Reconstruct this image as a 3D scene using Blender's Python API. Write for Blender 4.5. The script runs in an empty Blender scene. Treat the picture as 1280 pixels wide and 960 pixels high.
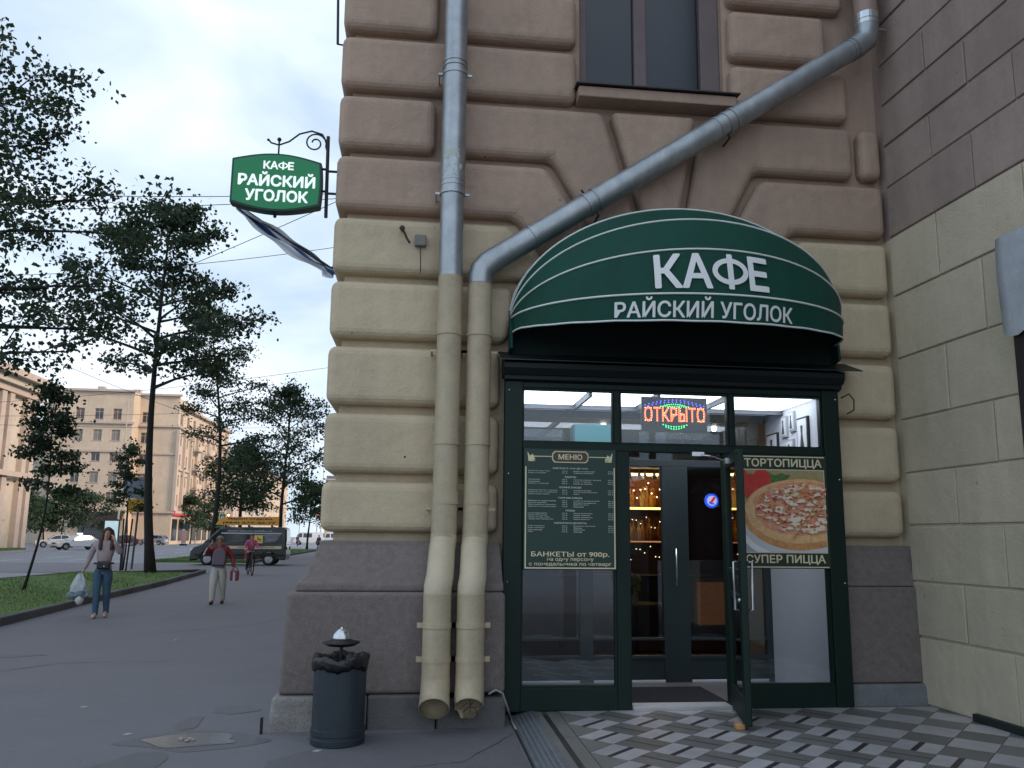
import bpy, bmesh, math, random
import numpy as np
from mathutils import Vector, Matrix
random.seed(7); RNG = np.random.RandomState(7)
C = bpy.context.scene.collection; S = bpy.context.scene
PI = math.pi; rad = math.radians
# ---------------------------------------------------------------- camera
F = 1000.0; PX, PY = 640.0, 514.0
YAW, PITCH, ROLL, EYE = rad(6.3), rad(9.0), rad(0.6), 1.6
fw = Vector((math.sin(YAW)*math.cos(PITCH), math.cos(YAW)*math.cos(PITCH), math.sin(PITCH)))
r0 = Vector((math.cos(YAW), -math.sin(YAW), 0)); u0 = r0.cross(fw)
rt = r0*math.cos(ROLL) + u0*math.sin(ROLL); up = u0*math.cos(ROLL) - r0*math.sin(ROLL)
cd = bpy.data.cameras.new('camera'); cam = bpy.data.objects.new('camera', cd); C.objects.link(cam)
cam.matrix_world = Matrix(((rt.x, up.x, -fw.x, 0), (rt.y, up.y, -fw.y, 0), (rt.z, up.z, -fw.z, EYE), (0, 0, 0, 1)))
cd.sensor_width = 36; cd.lens = 36*F/1280; cd.shift_y = (PY-480)/1280; cd.clip_end = 3000; cd.clip_start = 0.05
S.camera = cam
# ---------------------------------------------------------------- world, sun, exposure
SUN_EL, SUN_AZ = rad(24), rad(110)        # azimuth clockwise from +Y: low light from the right, over the building
w = bpy.data.worlds.new('World'); S.world = w; w.use_nodes = True
nt = w.node_tree; nt.nodes.clear(); N = nt.nodes.new; L = nt.links.new
out = N('ShaderNodeOutputWorld'); bg = N('ShaderNodeBackground'); L(bg.outputs[0], out.inputs[0]); bg.inputs[1].default_value = 0.1
sky = N('ShaderNodeTexSky'); sky.sky_type = 'NISHITA'; sky.sun_disc = False
sky.sun_elevation = SUN_EL; sky.sun_rotation = SUN_AZ
tc = N('ShaderNodeTexCoord'); mp = N('ShaderNodeMapping'); mp.inputs['Scale'].default_value = (1.0, 1.0, 2.4); mp.inputs['Location'].default_value = (0.35, 0.2, 0.1)
L(tc.outputs['Generated'], mp.inputs['Vector'])
n1 = N('ShaderNodeTexNoise'); n1.inputs['Scale'].default_value = 2.9; n1.inputs['Detail'].default_value = 6; n1.inputs['Roughness'].default_value = 0.5; n1.inputs['Distortion'].default_value = 0.35
L(mp.outputs[0], n1.inputs['Vector'])
cr = N('ShaderNodeValToRGB'); cr.color_ramp.elements[0].position = 0.38; cr.color_ramp.elements[0].color = (4.0, 5.0, 6.1, 1)
cr.color_ramp.elements[1].position = 0.64; cr.color_ramp.elements[1].color = (6.9, 7.5, 8.3, 1)
e = cr.color_ramp.elements.new(0.5); e.color = (5.2, 6.15, 7.3, 1)
L(n1.outputs[0], cr.inputs[0])
mx = N('ShaderNodeMix'); mx.data_type = 'RGBA'; mx.inputs[0].default_value = 0.88
L(sky.outputs[0], mx.inputs[6]); L(cr.outputs[0], mx.inputs[7]); L(mx.outputs[2], bg.inputs[0])
sl = bpy.data.lights.new('sun', 'SUN'); sl.energy = 1.7; sl.angle = rad(12); sl.color = (1, 0.78, 0.62)
so = bpy.data.objects.new('sun', sl); C.objects.link(so)
sd = Vector((math.sin(SUN_AZ)*math.cos(SUN_EL), math.cos(SUN_AZ)*math.cos(SUN_EL), math.sin(SUN_EL)))
so.rotation_euler = sd.to_track_quat('Z', 'Y').to_euler(); so.location = sd*40
S.view_settings.view_transform = 'Standard'; S.view_settings.look = 'None'; S.view_settings.exposure = 0.74; S.view_settings.gamma = 1
S.view_settings.use_curve_mapping = False
S.cycles.max_bounces = 6; S.cycles.transparent_max_bounces = 16; S.cycles.use_denoising = True; S.cycles.caustics_reflective = False; S.cycles.caustics_refractive = False

# ---------------------------------------------------------------- measuring helpers: photograph pixel -> point on a plane of the place
def ray(px, py): return rt*((px-PX)/F) - up*((py-PY)/F) + fw
def oy(px, py, y): d = ray(px, py); return Vector((0, 0, EYE)) + d*(y/d.y)
def ox(px, py, x): d = ray(px, py); return Vector((0, 0, EYE)) + d*(x/d.x)
def oz(px, py, z=0.0): d = ray(px, py); return Vector((0, 0, EYE)) + d*((z-EYE)/d.z)

# ---------------------------------------------------------------- materials
def lin(c): return tuple(((v/255)/12.92 if v/255 <= .04045 else ((v/255+.055)/1.055)**2.4) for v in c)
MATS = {}
def mat(name, col, rough=0.7, metal=0.0, var=0.0, vscale=3.0, bump=0.0, bscale=60.0, spec=0.5, emit=None, estr=0, var2=None, streak=0.0, coords='Object', rand=0.0, coat=0.0, coarse=0.0, grain=0.0, spots=0.0):
    if name in MATS: return MATS[name]
    m = bpy.data.materials.new(name); m.use_nodes = True; t = m.node_tree; b = t.nodes['Principled BSDF']; nn = t.nodes.new; ll = t.links.new
    b.inputs['Base Color'].default_value = (*col, 1); b.inputs['Roughness'].default_value = rough; b.inputs['Metallic'].default_value = metal
    b.inputs['Specular IOR Level'].default_value = spec; b.inputs['Coat Weight'].default_value = coat
    m.diffuse_color = (*col, 1)
    tcn = nn('ShaderNodeNewGeometry') if coords == 'World' else nn('ShaderNodeTexCoord')
    vec = tcn.outputs['Position'] if coords == 'World' else tcn.outputs[coords]
    if var > 0:
        src = None
        def layer(scale, detail, amt, prev, col2, stretch=None):
            v = vec
            if stretch:
                mpp = nn('ShaderNodeMapping'); mpp.inputs['Scale'].default_value = stretch; ll(vec, mpp.inputs['Vector']); v = mpp.outputs[0]
            n = nn('ShaderNodeTexNoise'); n.inputs['Scale'].default_value = scale; n.inputs['Detail'].default_value = detail; n.inputs['Roughness'].default_value = 0.6; ll(v, n.inputs['Vector'])
            r = nn('ShaderNodeMapRange'); r.inputs[1].default_value = 0.35; r.inputs[2].default_value = 0.7; r.inputs[3].default_value = 0; r.inputs[4].default_value = amt; ll(n.outputs[0], r.inputs[0])
            k = nn('ShaderNodeMix'); k.data_type = 'RGBA'; ll(r.outputs[0], k.inputs[0])
            if prev is None: k.inputs[6].default_value = (*col, 1)
            else: ll(prev, k.inputs[6])
            k.inputs[7].default_value = (*col2, 1)
            return k.outputs[2]
        dark = var2 if var2 else tuple(c*0.45 for c in col)
        src = layer(vscale, 8, var, None, dark)
        src = layer(vscale*9, 4, var*0.5, src, tuple(min(1, c*1.3) for c in col))
        if streak > 0: src = layer(1.0, 6, streak, src, tuple(c*0.35 for c in col), (6.0, 6.0, 0.55))
        if grain > 0: src = layer(260.0, 2, grain, src, tuple(min(1, c*2.2) for c in col)); src = layer(170.0, 2, grain*.8, src, tuple(c*0.3 for c in col))
        if spots > 0:   # scattered chips and grime spots
            vo = nn('ShaderNodeTexVoronoi'); vo.inputs['Scale'].default_value = 2.6; ll(vec, vo.inputs['Vector']); n = nn('ShaderNodeTexNoise'); n.inputs['Scale'].default_value = 30; ll(vec, n.inputs['Vector'])
            a = nn('ShaderNodeMath'); a.operation = 'MULTIPLY_ADD'; ll(n.outputs[0], a.inputs[0]); a.inputs[1].default_value = .05; ll(vo.outputs['Distance'], a.inputs[2]); r = nn('ShaderNodeMapRange'); r.inputs[1].default_value = .045; r.inputs[2].default_value = .062; r.inputs[3].default_value = spots; r.inputs[4].default_value = 0; ll(a.outputs[0], r.inputs[0])
            k = nn('ShaderNodeMix'); k.data_type = 'RGBA'; ll(r.outputs[0], k.inputs[0]); ll(src, k.inputs[6]); k.inputs[7].default_value = (*[c*.3 for c in col], 1); src = k.outputs[2]
        if rand > 0:
            oi = nn('ShaderNodeObjectInfo'); hs = nn('ShaderNodeHueSaturation'); mr = nn('ShaderNodeMapRange'); mr.inputs[3].default_value = 1-rand; mr.inputs[4].default_value = 1+rand
            ll(oi.outputs['Random'], mr.inputs[0]); ll(mr.outputs[0], hs.inputs['Value']); ll(src, hs.inputs['Color']); src = hs.outputs[0]
        ll(src, b.inputs['Base Color'])
    if bump > 0:
        n = nn('ShaderNodeTexNoise'); n.inputs['Scale'].default_value = bscale; n.inputs['Detail'].default_value = 5; ll(vec, n.inputs['Vector'])
        bp = nn('ShaderNodeBump'); bp.inputs['Strength'].default_value = bump; bp.inputs['Distance'].default_value = 0.02; ll(n.outputs[0], bp.inputs['Height']); ll(bp.outputs[0], b.inputs['Normal'])
        if coarse > 0:
            n2 = nn('ShaderNodeTexNoise'); n2.inputs['Scale'].default_value = 5.0; n2.inputs['Detail'].default_value = 6; ll(vec, n2.inputs['Vector']); b2_ = nn('ShaderNodeBump'); b2_.inputs['Strength'].default_value = coarse; b2_.inputs['Distance'].default_value = 0.06; ll(n2.outputs[0], b2_.inputs['Height']); ll(b2_.outputs[0], bp.inputs['Normal'])
    if emit: b.inputs['Emission Color'].default_value = (*emit, 1); b.inputs['Emission Strength'].default_value = estr
    MATS[name] = m; return m
def glassmat(name, tint=(0.85, 0.9, 0.9), refl=1.0, rough=0.02, base=0.06):
    m = bpy.data.materials.new(name); m.use_nodes = True; t = m.node_tree; t.nodes.clear(); nn = t.nodes.new
    o = nn('ShaderNodeOutputMaterial'); a = nn('ShaderNodeBsdfTransparent'); a.inputs[0].default_value = (*tint, 1)
    g = nn('ShaderNodeBsdfGlossy'); g.inputs['Roughness'].default_value = rough; g.inputs[0].default_value = (refl, refl, refl, 1)
    f = nn('ShaderNodeFresnel'); f.inputs[0].default_value = 1.5; ad = nn('ShaderNodeMath'); ad.operation = 'ADD'; ad.inputs[1].default_value = base; t.links.new(f.outputs[0], ad.inputs[0])
    k = nn('ShaderNodeMixShader'); t.links.new(ad.outputs[0], k.inputs[0]); t.links.new(a.outputs[0], k.inputs[1]); t.links.new(g.outputs[0], k.inputs[2]); t.links.new(k.outputs[0], o.inputs[0])
    MATS[name] = m; return m
BROWN = mat('brown_plaster', (0.44, 0.318, 0.245), 0.9, coarse=.45, grain=.25, spots=.6, rand=.06, var=0.45, vscale=1.1, bump=0.35, bscale=90, streak=0.22, coords='World')
CREAM = mat('cream_plaster', (0.59, 0.462, 0.318), 0.88, coarse=.45, grain=.25, spots=.6, rand=.05, var=0.34, vscale=1.2, bump=0.3, bscale=90, streak=0.18, coords='World')
BROWNB = mat('brown_plaster_smooth', (0.36, 0.28, 0.245), 0.9, coarse=.2, grain=.3, spots=.5, rand=.09, var=0.5, vscale=1.3, bump=0.25, bscale=70, streak=0.3, coords='World')
CREAMB = mat('cream_plaster_smooth', (0.57, 0.49, 0.36), 0.85, coarse=.25, grain=.3, spots=.6, rand=.06, var=0.32, vscale=1.4, bump=0.3, bscale=50, streak=0.2, coords='World')
GRAN = mat('granite', (0.20, 0.17, 0.158), 0.68, grain=.6, coarse=.3, var=0.75, vscale=16, bump=0.7, bscale=150, var2=(0.055, 0.043, 0.043), coords='World')
BASEST = mat('limestone', (0.30, 0.285, 0.27), 0.85, var=0.8, vscale=5, bump=0.6, bscale=60, var2=(0.12, 0.11, 0.105), coords='World')
ASPH = mat('asphalt', (0.165, 0.160, 0.176), 0.82, grain=.65, spots=.35, coarse=.15, var=0.5, vscale=0.8, bump=0.5, bscale=220, var2=(0.10, 0.098, 0.11), coords='World')
ROADM = mat('road_asphalt', (0.17, 0.18, 0.21), 0.6, grain=.3, var=0.4, vscale=0.25, bump=0.15, bscale=60, coords='World')
WET = mat('wet_asphalt', (0.03, 0.033, 0.04), 0.16, var=0.3, vscale=6, coords='World', bump=0.1)
DAMP = mat('damp_asphalt', (0.098, 0.097, 0.107), 0.5, var=0.3, vscale=6, coords='World', bump=0.4, bscale=200)
PAINTW = mat('road_paint', (0.5, 0.52, 0.55), 0.7, var=0.4, vscale=3)
GRASS = mat('grass_ground', (0.09, 0.16, 0.03), 0.9, var=0.7, vscale=1.5, bump=0.8, bscale=40, coords='World', var2=(0.035, 0.06, 0.015))
BLADE = mat('grass_blade', (0.11, 0.22, 0.035), 0.7, var=0.7, vscale=1.2, coords='World', var2=(0.05, 0.08, 0.02))
KERB = mat('kerb_stone', (0.10, 0.10, 0.105), 0.85, var=0.5, vscale=4, bump=0.4, coords='World', rand=0.25)
ZINC = mat('galvanised_steel', (0.44, 0.47, 0.49), 0.42, 0.75, spots=.4, streak=.35, var=0.55, vscale=7, var2=(0.2, 0.24, 0.28), bump=0.05, bscale=20)
PIPEC = mat('cream_pipe_paint', (0.50, 0.41, 0.28), 0.55, spots=.5, grain=.12, var=0.5, vscale=4, bump=0.05, bscale=30, streak=0.3)
PIPEL = mat('pale_pipe_paint', (0.56, 0.475, 0.34), 0.5, var=0.3, vscale=5)
PIPEP = mat('pink_pipe_paint', (0.36, 0.25, 0.22), 0.5, var=0.3, vscale=5)
GREENF = mat('dark_green_frame', (0.004, 0.018, 0.013), 0.5, var=0.3, vscale=5, spec=0.3, bump=0.03, bscale=30)
GREYF = mat('grey_green_frame', (0.018, 0.03, 0.033), 0.4, var=0.2, vscale=5)
AWN = mat('green_awning_fabric', (0.003, 0.062, 0.042), 0.7, var=0.35, vscale=1.6, bump=0.25, bscale=9, spec=0.3, coords='World', streak=0.2)
AWNIN = mat('awning_lining', (0.006, 0.018, 0.018), 0.9)
WHITE = mat('white_lettering', (0.78, 0.8, 0.8), 0.6, var=0.1)
PIPING = mat('white_piping', (0.75, 0.8, 0.78), 0.7, var=0.2, vscale=8)
GOLD = mat('gold_print', (0.78, 0.70, 0.45), 0.5)
GOLDD = mat('gold_lettering', (0.80, 0.72, 0.48), 0.5)
SIGNG = mat('green_sign_face', (0.003, 0.105, 0.042), 0.35, var=0.12, vscale=3)
SIGNB = mat('dark_sign_board', (0.008, 0.04, 0.028), 0.45, var=0.1)
IRON = mat('black_iron', (0.02, 0.02, 0.022), 0.5, 0.3, var=0.2, vscale=10)
BIN = mat('bin_paint', (0.022, 0.033, 0.044), 0.45, var=0.4, vscale=9, bump=0.1, bscale=40)
BAGB = mat('black_bag', (0.012, 0.012, 0.014), 0.25, bump=0.6, bscale=25)
STEEL = mat('polished_steel', (0.62, 0.64, 0.66), 0.25, 0.9, var=0.3, vscale=8)
TILEW = mat('pale_tile', (0.42, 0.41, 0.43), 0.4, var=0.4, vscale=7, bump=0.15, bscale=120, rand=0.12)
TILEG = mat('grey_tile', (0.165, 0.165, 0.16), 0.42, var=0.4, vscale=7, bump=0.15, bscale=120, rand=0.15)
TILED = mat('dark_tile', (0.022, 0.024, 0.03), 0.4, var=0.3, vscale=8)
TILEB = mat('border_tile', (0.20, 0.195, 0.185), 0.45, var=0.4, vscale=4, bump=0.15, bscale=100)
CHECK = mat('checker_plate', (0.30, 0.33, 0.37), 0.42, 0.7, var=0.5, vscale=8, var2=(0.12, 0.14, 0.16))
BARK = mat('bark', (0.024, 0.021, 0.021), 0.95, var=0.5, vscale=8, bump=0.8, bscale=25)
def leafmat(name, c):
    m = mat(name, c, 0.55, var=0.6, vscale=1.0, coords='World', spec=0.35); t = m.node_tree; b = t.nodes['Principled BSDF']
    tr = t.nodes.new('ShaderNodeBsdfTranslucent'); tr.inputs[0].default_value = (c[0]*1.2, c[1]*1.4, c[2]*0.8, 1); k = t.nodes.new('ShaderNodeMixShader'); k.inputs[0].default_value = 0.25
    o = t.nodes['Material Output']; t.links.new(b.outputs[0], k.inputs[1]); t.links.new(tr.outputs[0], k.inputs[2]); t.links.new(k.outputs[0], o.inputs[0]); return m
LEAF = leafmat('dark_leaves', (0.034, 0.058, 0.034)); LEAF2 = leafmat('green_leaves', (0.036, 0.062, 0.03)); LEAFR = leafmat('far_leaves', (0.045, 0.075, 0.04))
WALLP = mat('far_cream_wall', (0.70, 0.56, 0.42), 0.9, var=0.35, vscale=0.35, coords='World', streak=0.2)
WALLQ = mat('far_pale_wall', (0.60, 0.53, 0.43), 0.9, var=0.35, vscale=0.35, coords='World')
WALLR = mat('far_trim', (0.56, 0.46, 0.38), 0.9, var=0.3, vscale=1, coords='World')
WALLD = mat('shop_front_dark', (0.05, 0.035, 0.035), 0.7, var=0.3, vscale=1)
ROOF = mat('sheet_roof', (0.16, 0.17, 0.18), 0.6, var=0.3, vscale=1)
FCURT = mat('curtained_window', (0.28, 0.25, 0.22), .5, var=.5, vscale=4)
FWARM = mat('warm_curtain_window', (0.16, 0.11, 0.08), .4, var=.5, vscale=3)
FGLASS = mat('far_window_glass', (0.03, 0.035, 0.04), 0.12, spec=0.8)
FFRAME = mat('far_window_frame', (0.42, 0.36, 0.31), 0.7)
GLASS = glassmat('clear_glass', (0.86, 0.9, 0.92), base=0.015)
GLASSIN = glassmat('inner_glass', (0.6, 0.65, 0.68), base=0.03)
DGLASS = mat('dark_glass', (0.012, 0.015, 0.02), 0.08, spec=0.9)
WGLASS = mat('window_glass_blue', (0.018, 0.022, 0.032), 0.12, spec=0.6, var=0.4, vscale=2.0)
SKIN = mat('skin', (0.5, 0.3, 0.22), 0.55)
RUB = mat('rubber', (0.015, 0.015, 0.016), 0.8); RIM = mat('wheel_rim', (0.4, 0.41, 0.42), 0.35, 0.7)

# ---------------------------------------------------------------- mesh helpers
ORG = {}
def tag(o, label=None, cat=None, group=None, kind=None):
    if label: o['label'] = label
    if cat: o['category'] = cat
    if group: o['group'] = group
    if kind: o['kind'] = kind
    return o
def thing(name, label, cat, loc=(0, 0, 0), group=None):
    o = bpy.data.objects.new(name, None); o.empty_display_size = 0.2; C.objects.link(o); o.location = loc; ORG[o.name] = Vector(loc)
    return tag(o, label, cat, group)
class MB:
    def __init__(s): s.v = []; s.f = []; s.mi = []; s.cur = 0
    def add(s, vs, fs):
        b = len(s.v); s.v += [tuple(p) for p in vs]; s.f += [tuple(b+i for i in f) for f in fs]; s.mi += [s.cur]*len(fs); return s
    def box(s, x0, x1, y0, y1, z0, z1):
        return s.add([(x0,y0,z0),(x1,y0,z0),(x1,y1,z0),(x0,y1,z0),(x0,y0,z1),(x1,y0,z1),(x1,y1,z1),(x0,y1,z1)], [(0,3,2,1),(4,5,6,7),(0,1,5,4),(1,2,6,5),(2,3,7,6),(3,0,4,7)])
    def obox(s, M, sx, sy, sz):
        vs = [M @ Vector((a*sx/2, b*sy/2, c*sz/2)) for c in (-1, 1) for a, b in ((-1,-1),(1,-1),(1,1),(-1,1))]
        return s.add(vs, [(0,3,2,1),(4,5,6,7),(0,1,5,4),(1,2,6,5),(2,3,7,6),(3,0,4,7)])
    def prism(s, pts, axis, a, b):
        # pts 2D polygon; axis 'x','y','z': extrusion axis from a to b
        n = len(pts)
        def P(p, t): return (t, p[0], p[1]) if axis == 'x' else ((p[0], t, p[1]) if axis == 'y' else (p[0], p[1], t))
        vs = [P(p, a) for p in pts] + [P(p, b) for p in pts]
        fs = [tuple(range(n-1, -1, -1)), tuple(range(n, 2*n))] + [(i, (i+1) % n, n+(i+1) % n, n+i) for i in range(n)]
        return s.add(vs, fs)
    def tube(s, pts, r, n=10, caps=True):
        pts = [Vector(p) for p in pts]; rs = r if isinstance(r, (list, tuple)) else [r]*len(pts); base = len(s.v); a = None
        for i, p in enumerate(pts):
            d = (pts[min(i+1, len(pts)-1)] - pts[max(i-1, 0)]); d = d.normalized() if d.length > 1e-9 else Vector((0,0,1))
            if a is None: a = d.orthogonal().normalized()
            else: a = (a - d*a.dot(d)); a = a.normalized() if a.length > 1e-6 else d.orthogonal().normalized()
            b = d.cross(a)
            for k in range(n):
                q = p + (a*math.cos(2*PI*k/n) + b*math.sin(2*PI*k/n))*rs[i]; s.v.append(tuple(q))
        for i in range(len(pts)-1):
            for k in range(n):
                s.f.append((base+i*n+k, base+i*n+(k+1) % n, base+(i+1)*n+(k+1) % n, base+(i+1)*n+k)); s.mi.append(s.cur)
        if caps:
            s.f.append(tuple(base+k for k in range(n-1, -1, -1))); s.f.append(tuple(base+(len(pts)-1)*n+k for k in range(n))); s.mi += [s.cur]*2
        return s
    def lathe(s, prof, n=24, M=None, cap=True):
        base = len(s.v); M = M or Matrix()
        for r, z in prof:
            for k in range(n): s.v.append(tuple(M @ Vector((r*math.cos(2*PI*k/n), r*math.sin(2*PI*k/n), z))))
        for i in range(len(prof)-1):
            for k in range(n): s.f.append((base+i*n+k, base+i*n+(k+1) % n, base+(i+1)*n+(k+1) % n, base+(i+1)*n+k)); s.mi.append(s.cur)
        if cap:
            s.f.append(tuple(base+k for k in range(n-1, -1, -1))); s.f.append(tuple(base+(len(prof)-1)*n+k for k in range(n))); s.mi += [s.cur]*2
        return s
    def ball(s, c, r, n=10, m=7, sc=(1, 1, 1)):
        prof = [(max(1e-4, math.sin(PI*i/m)), -math.cos(PI*i/m)) for i in range(m+1)]
        return s.lathe([(p[0]*r, p[1]*r) for p in prof], n, Matrix.Translation(Vector(c)) @ Matrix.Diagonal((*sc, 1)))
    def mesh(s, name, mats, org=None, smooth=False):
        me = bpy.data.meshes.new(name); o = org or Vector((0,0,0))
        me.from_pydata([(x-o.x, y-o.y, z-o.z) for x, y, z in s.v], [], s.f)
        for m in (mats if isinstance(mats, (list, tuple)) else [mats]): me.materials.append(m)
        if any(s.mi): me.polygons.foreach_set('material_index', s.mi)
        if smooth: me.polygons.foreach_set('use_smooth', [True]*len(me.polygons))
        me.update(); return me
    def obj(s, name, mats, parent=None, bevel=0, seg=2, smooth=False, label=None, loc=None, fix=True):
        org = ORG.get(parent.name, Vector((0,0,0))) if parent else Vector((0,0,0))
        me = s.mesh(name, mats, org, smooth)
        if bevel or fix:
            bm = bmesh.new(); bm.from_mesh(me)
            if fix: bmesh.ops.recalc_face_normals(bm, faces=bm.faces)
            if bevel: bmesh.ops.bevel(bm, geom=[e for e in bm.edges if len(e.link_faces) == 2 and e.calc_face_angle(0) > 0.5], offset=bevel, segments=seg, profile=0.5, affect='EDGES', clamp_overlap=True)
            bm.to_mesh(me); bm.free()
            if smooth: me.polygons.foreach_set('use_smooth', [True]*len(me.polygons))
        return link(name, me, parent, label)
def link(name, me, parent=None, label=None):
    o = bpy.data.objects.new(name, me); C.objects.link(o)
    if parent: o.parent = parent; ORG[o.name] = ORG.get(parent.name, Vector((0,0,0)))
    if label: o['label'] = label
    return o
def struct(name, mb, m, parent=None, **k):
    o = mb.obj(name, m, parent, **k)
    if not parent: o['kind'] = 'structure'
    return o
KIDS = {}
def copy_tree(o, parent=None):
    c = o.copy(); C.objects.link(c); ORG[c.name] = Vector((0,0,0))
    if parent: c.parent = parent
    for ch in list(KIDMAP(o)): copy_tree(ch, c)
    return c
def KIDMAP(o): return [x for x in bpy.data.objects if x.parent == o]
def text_mesh(body, size, bold=0.0, extrude=0.004, align='CENTER', spacing=1.0, res=3):
    cu = bpy.data.curves.new('lettering', 'FONT'); cu.body = body; cu.size = size; cu.offset = bold*size; cu.extrude = extrude; cu.align_x = align; cu.align_y = 'CENTER'
    cu.space_character = spacing; cu.resolution_u = res; cu.fill_mode = 'BOTH' if hasattr(cu, 'fill_mode') else cu.fill_mode
    o = bpy.data.objects.new('lettering', cu); C.objects.link(o)
    dg = bpy.context.evaluated_depsgraph_get(); me = bpy.data.meshes.new_from_object(o.evaluated_get(dg)); 
    bpy.data.objects.remove(o); bpy.data.curves.remove(cu)
    return me
def text_pts(body, size, **k):
    bd = k.get('bold', 0); lim = .004
    if bd > lim and not k.get('_in'):   # heavier strokes: the outline repeated a hair apart in a small ring, each copy a little deeper
        k2 = dict(k); k2['bold'] = lim; k2['_in'] = 1; vs, fs = text_pts(body, size, **k2); V_ = []; F_ = []; r = (bd-lim)*size
        for i, (dx, dy) in enumerate([(0, 0)]+[(math.cos(a*PI/4), math.sin(a*PI/4)) for a in range(8)]):
            b = len(V_); V_ += [Vector((v.x+dx*r, v.y+dy*r, v.z+(.0004*i))) for v in vs]; F_ += [tuple(b+j for j in f) for f in fs]
        return V_, F_
    k = {a: b for a, b in k.items() if a != '_in'}
    if 'Ф' in body:   # the ring-and-stem letter is drawn by hand, its outlines cross in the font
        a, c = body.split('Ф'); bd = k.get('bold', 0); ex = k.get('extrude', .004); A_ = text_pts(a, size, **k); C_ = text_pts(c, size, **k)
        ax = max(v.x for v in A_[0]); ay = max(v.y for v in A_[0]); by = min(v.y for v in A_[0]); cyy = (ay+by)/2; hh = (ay-by)/2; t = size*(.062+bd*1.2); gp_ = size*.05
        rx, ry = hh*1.12, hh*.74; cx = ax+gp_+rx; q = MB(); n = 36
        for z in ((-ex, ex) if ex > 0 else (0,)):
            b = len(q.v)
            for s_, u_ in ((rx, ry), (rx-t*1.25, ry-t)): q.v += [(cx+s_*math.cos(2*PI*i/n), cyy+u_*math.sin(2*PI*i/n), z) for i in range(n)]
            for i in range(n): q.f.append((b+i, b+(i+1) % n, b+n+(i+1) % n, b+n+i))
        for z0, z1 in ((-hh, -ry+.0005), (-ry+t*.99, ry-t*.99), (ry-.0005, hh)):
            x = t*.72
            if ex > 0: q.box(cx-x, cx+x, cyy+z0, cyy+z1, -ex, ex)
            else: q.add([(cx-x, cyy+z0, 0), (cx+x, cyy+z0, 0), (cx+x, cyy+z1, 0), (cx-x, cyy+z1, 0)], [(0, 1, 2, 3)])
        dx = cx+rx+gp_-min(v.x for v in C_[0]); V_ = list(A_[0]); F_ = list(A_[1])
        b = len(V_); V_ += [Vector(p) for p in q.v]; F_ += [tuple(b+i for i in f) for f in q.f]; b = len(V_); V_ += [v+Vector((dx, 0, 0)) for v in C_[0]]; F_ += [tuple(b+i for i in f) for f in C_[1]]
        return V_, F_
    me = text_mesh(body, size, **k); vs = [v.co.copy() for v in me.vertices]; fs = [tuple(p.vertices) for p in me.polygons]; bpy.data.meshes.remove(me); return vs, fs
def fit_text(mb, body, size, fn, width=None, height=None, **k):
    # fn maps (u, v, depth) -> world; u right, v up, centred; width fits the text exactly
    vs, fs = text_pts(body, size, **k)
    x0 = min(v.x for v in vs); x1 = max(v.x for v in vs); y0 = min(v.y for v in vs); y1 = max(v.y for v in vs)
    sx = width/(x1-x0) if width else 1; sy = height/(y1-y0) if height else (sx if width else 1)
    mb.add([fn((v.x-(x0+x1)/2)*sx, (v.y-(y0+y1)/2)*sy, v.z) for v in vs], fs); return mb
def skin_obj(name, nodes, edges, m, parent, sub=1, smooth=True, label=None):
    me = bpy.data.meshes.new(name); me.from_pydata([n[0] for n in nodes], edges, []); o = bpy.data.objects.new(name, me); C.objects.link(o)
    o.modifiers.new('Skin', 'SKIN').use_smooth_shade = smooth
    lay = me.skin_vertices[0].data if me.skin_vertices else None
    if lay is None:
        bm = bmesh.new(); bm.from_mesh(me); bm.verts.layers.skin.verify(); bm.to_mesh(me); bm.free(); lay = me.skin_vertices[0].data
    for i, n in enumerate(nodes):
        r = n[1]; lay[i].radius = (r, r) if not isinstance(r, tuple) else r; lay[i].use_root = (i == 0)
    if sub: sb = o.modifiers.new('Sub', 'SUBSURF'); sb.levels = sub; sb.render_levels = sub
    dg = bpy.context.evaluated_depsgraph_get(); m2 = bpy.data.meshes.new_from_object(o.evaluated_get(dg)); bpy.data.objects.remove(o)
    m2.materials.clear(); m2.materials.append(m); m2.name = name
    return link(name, m2, parent, label)
HOLES = []
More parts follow.
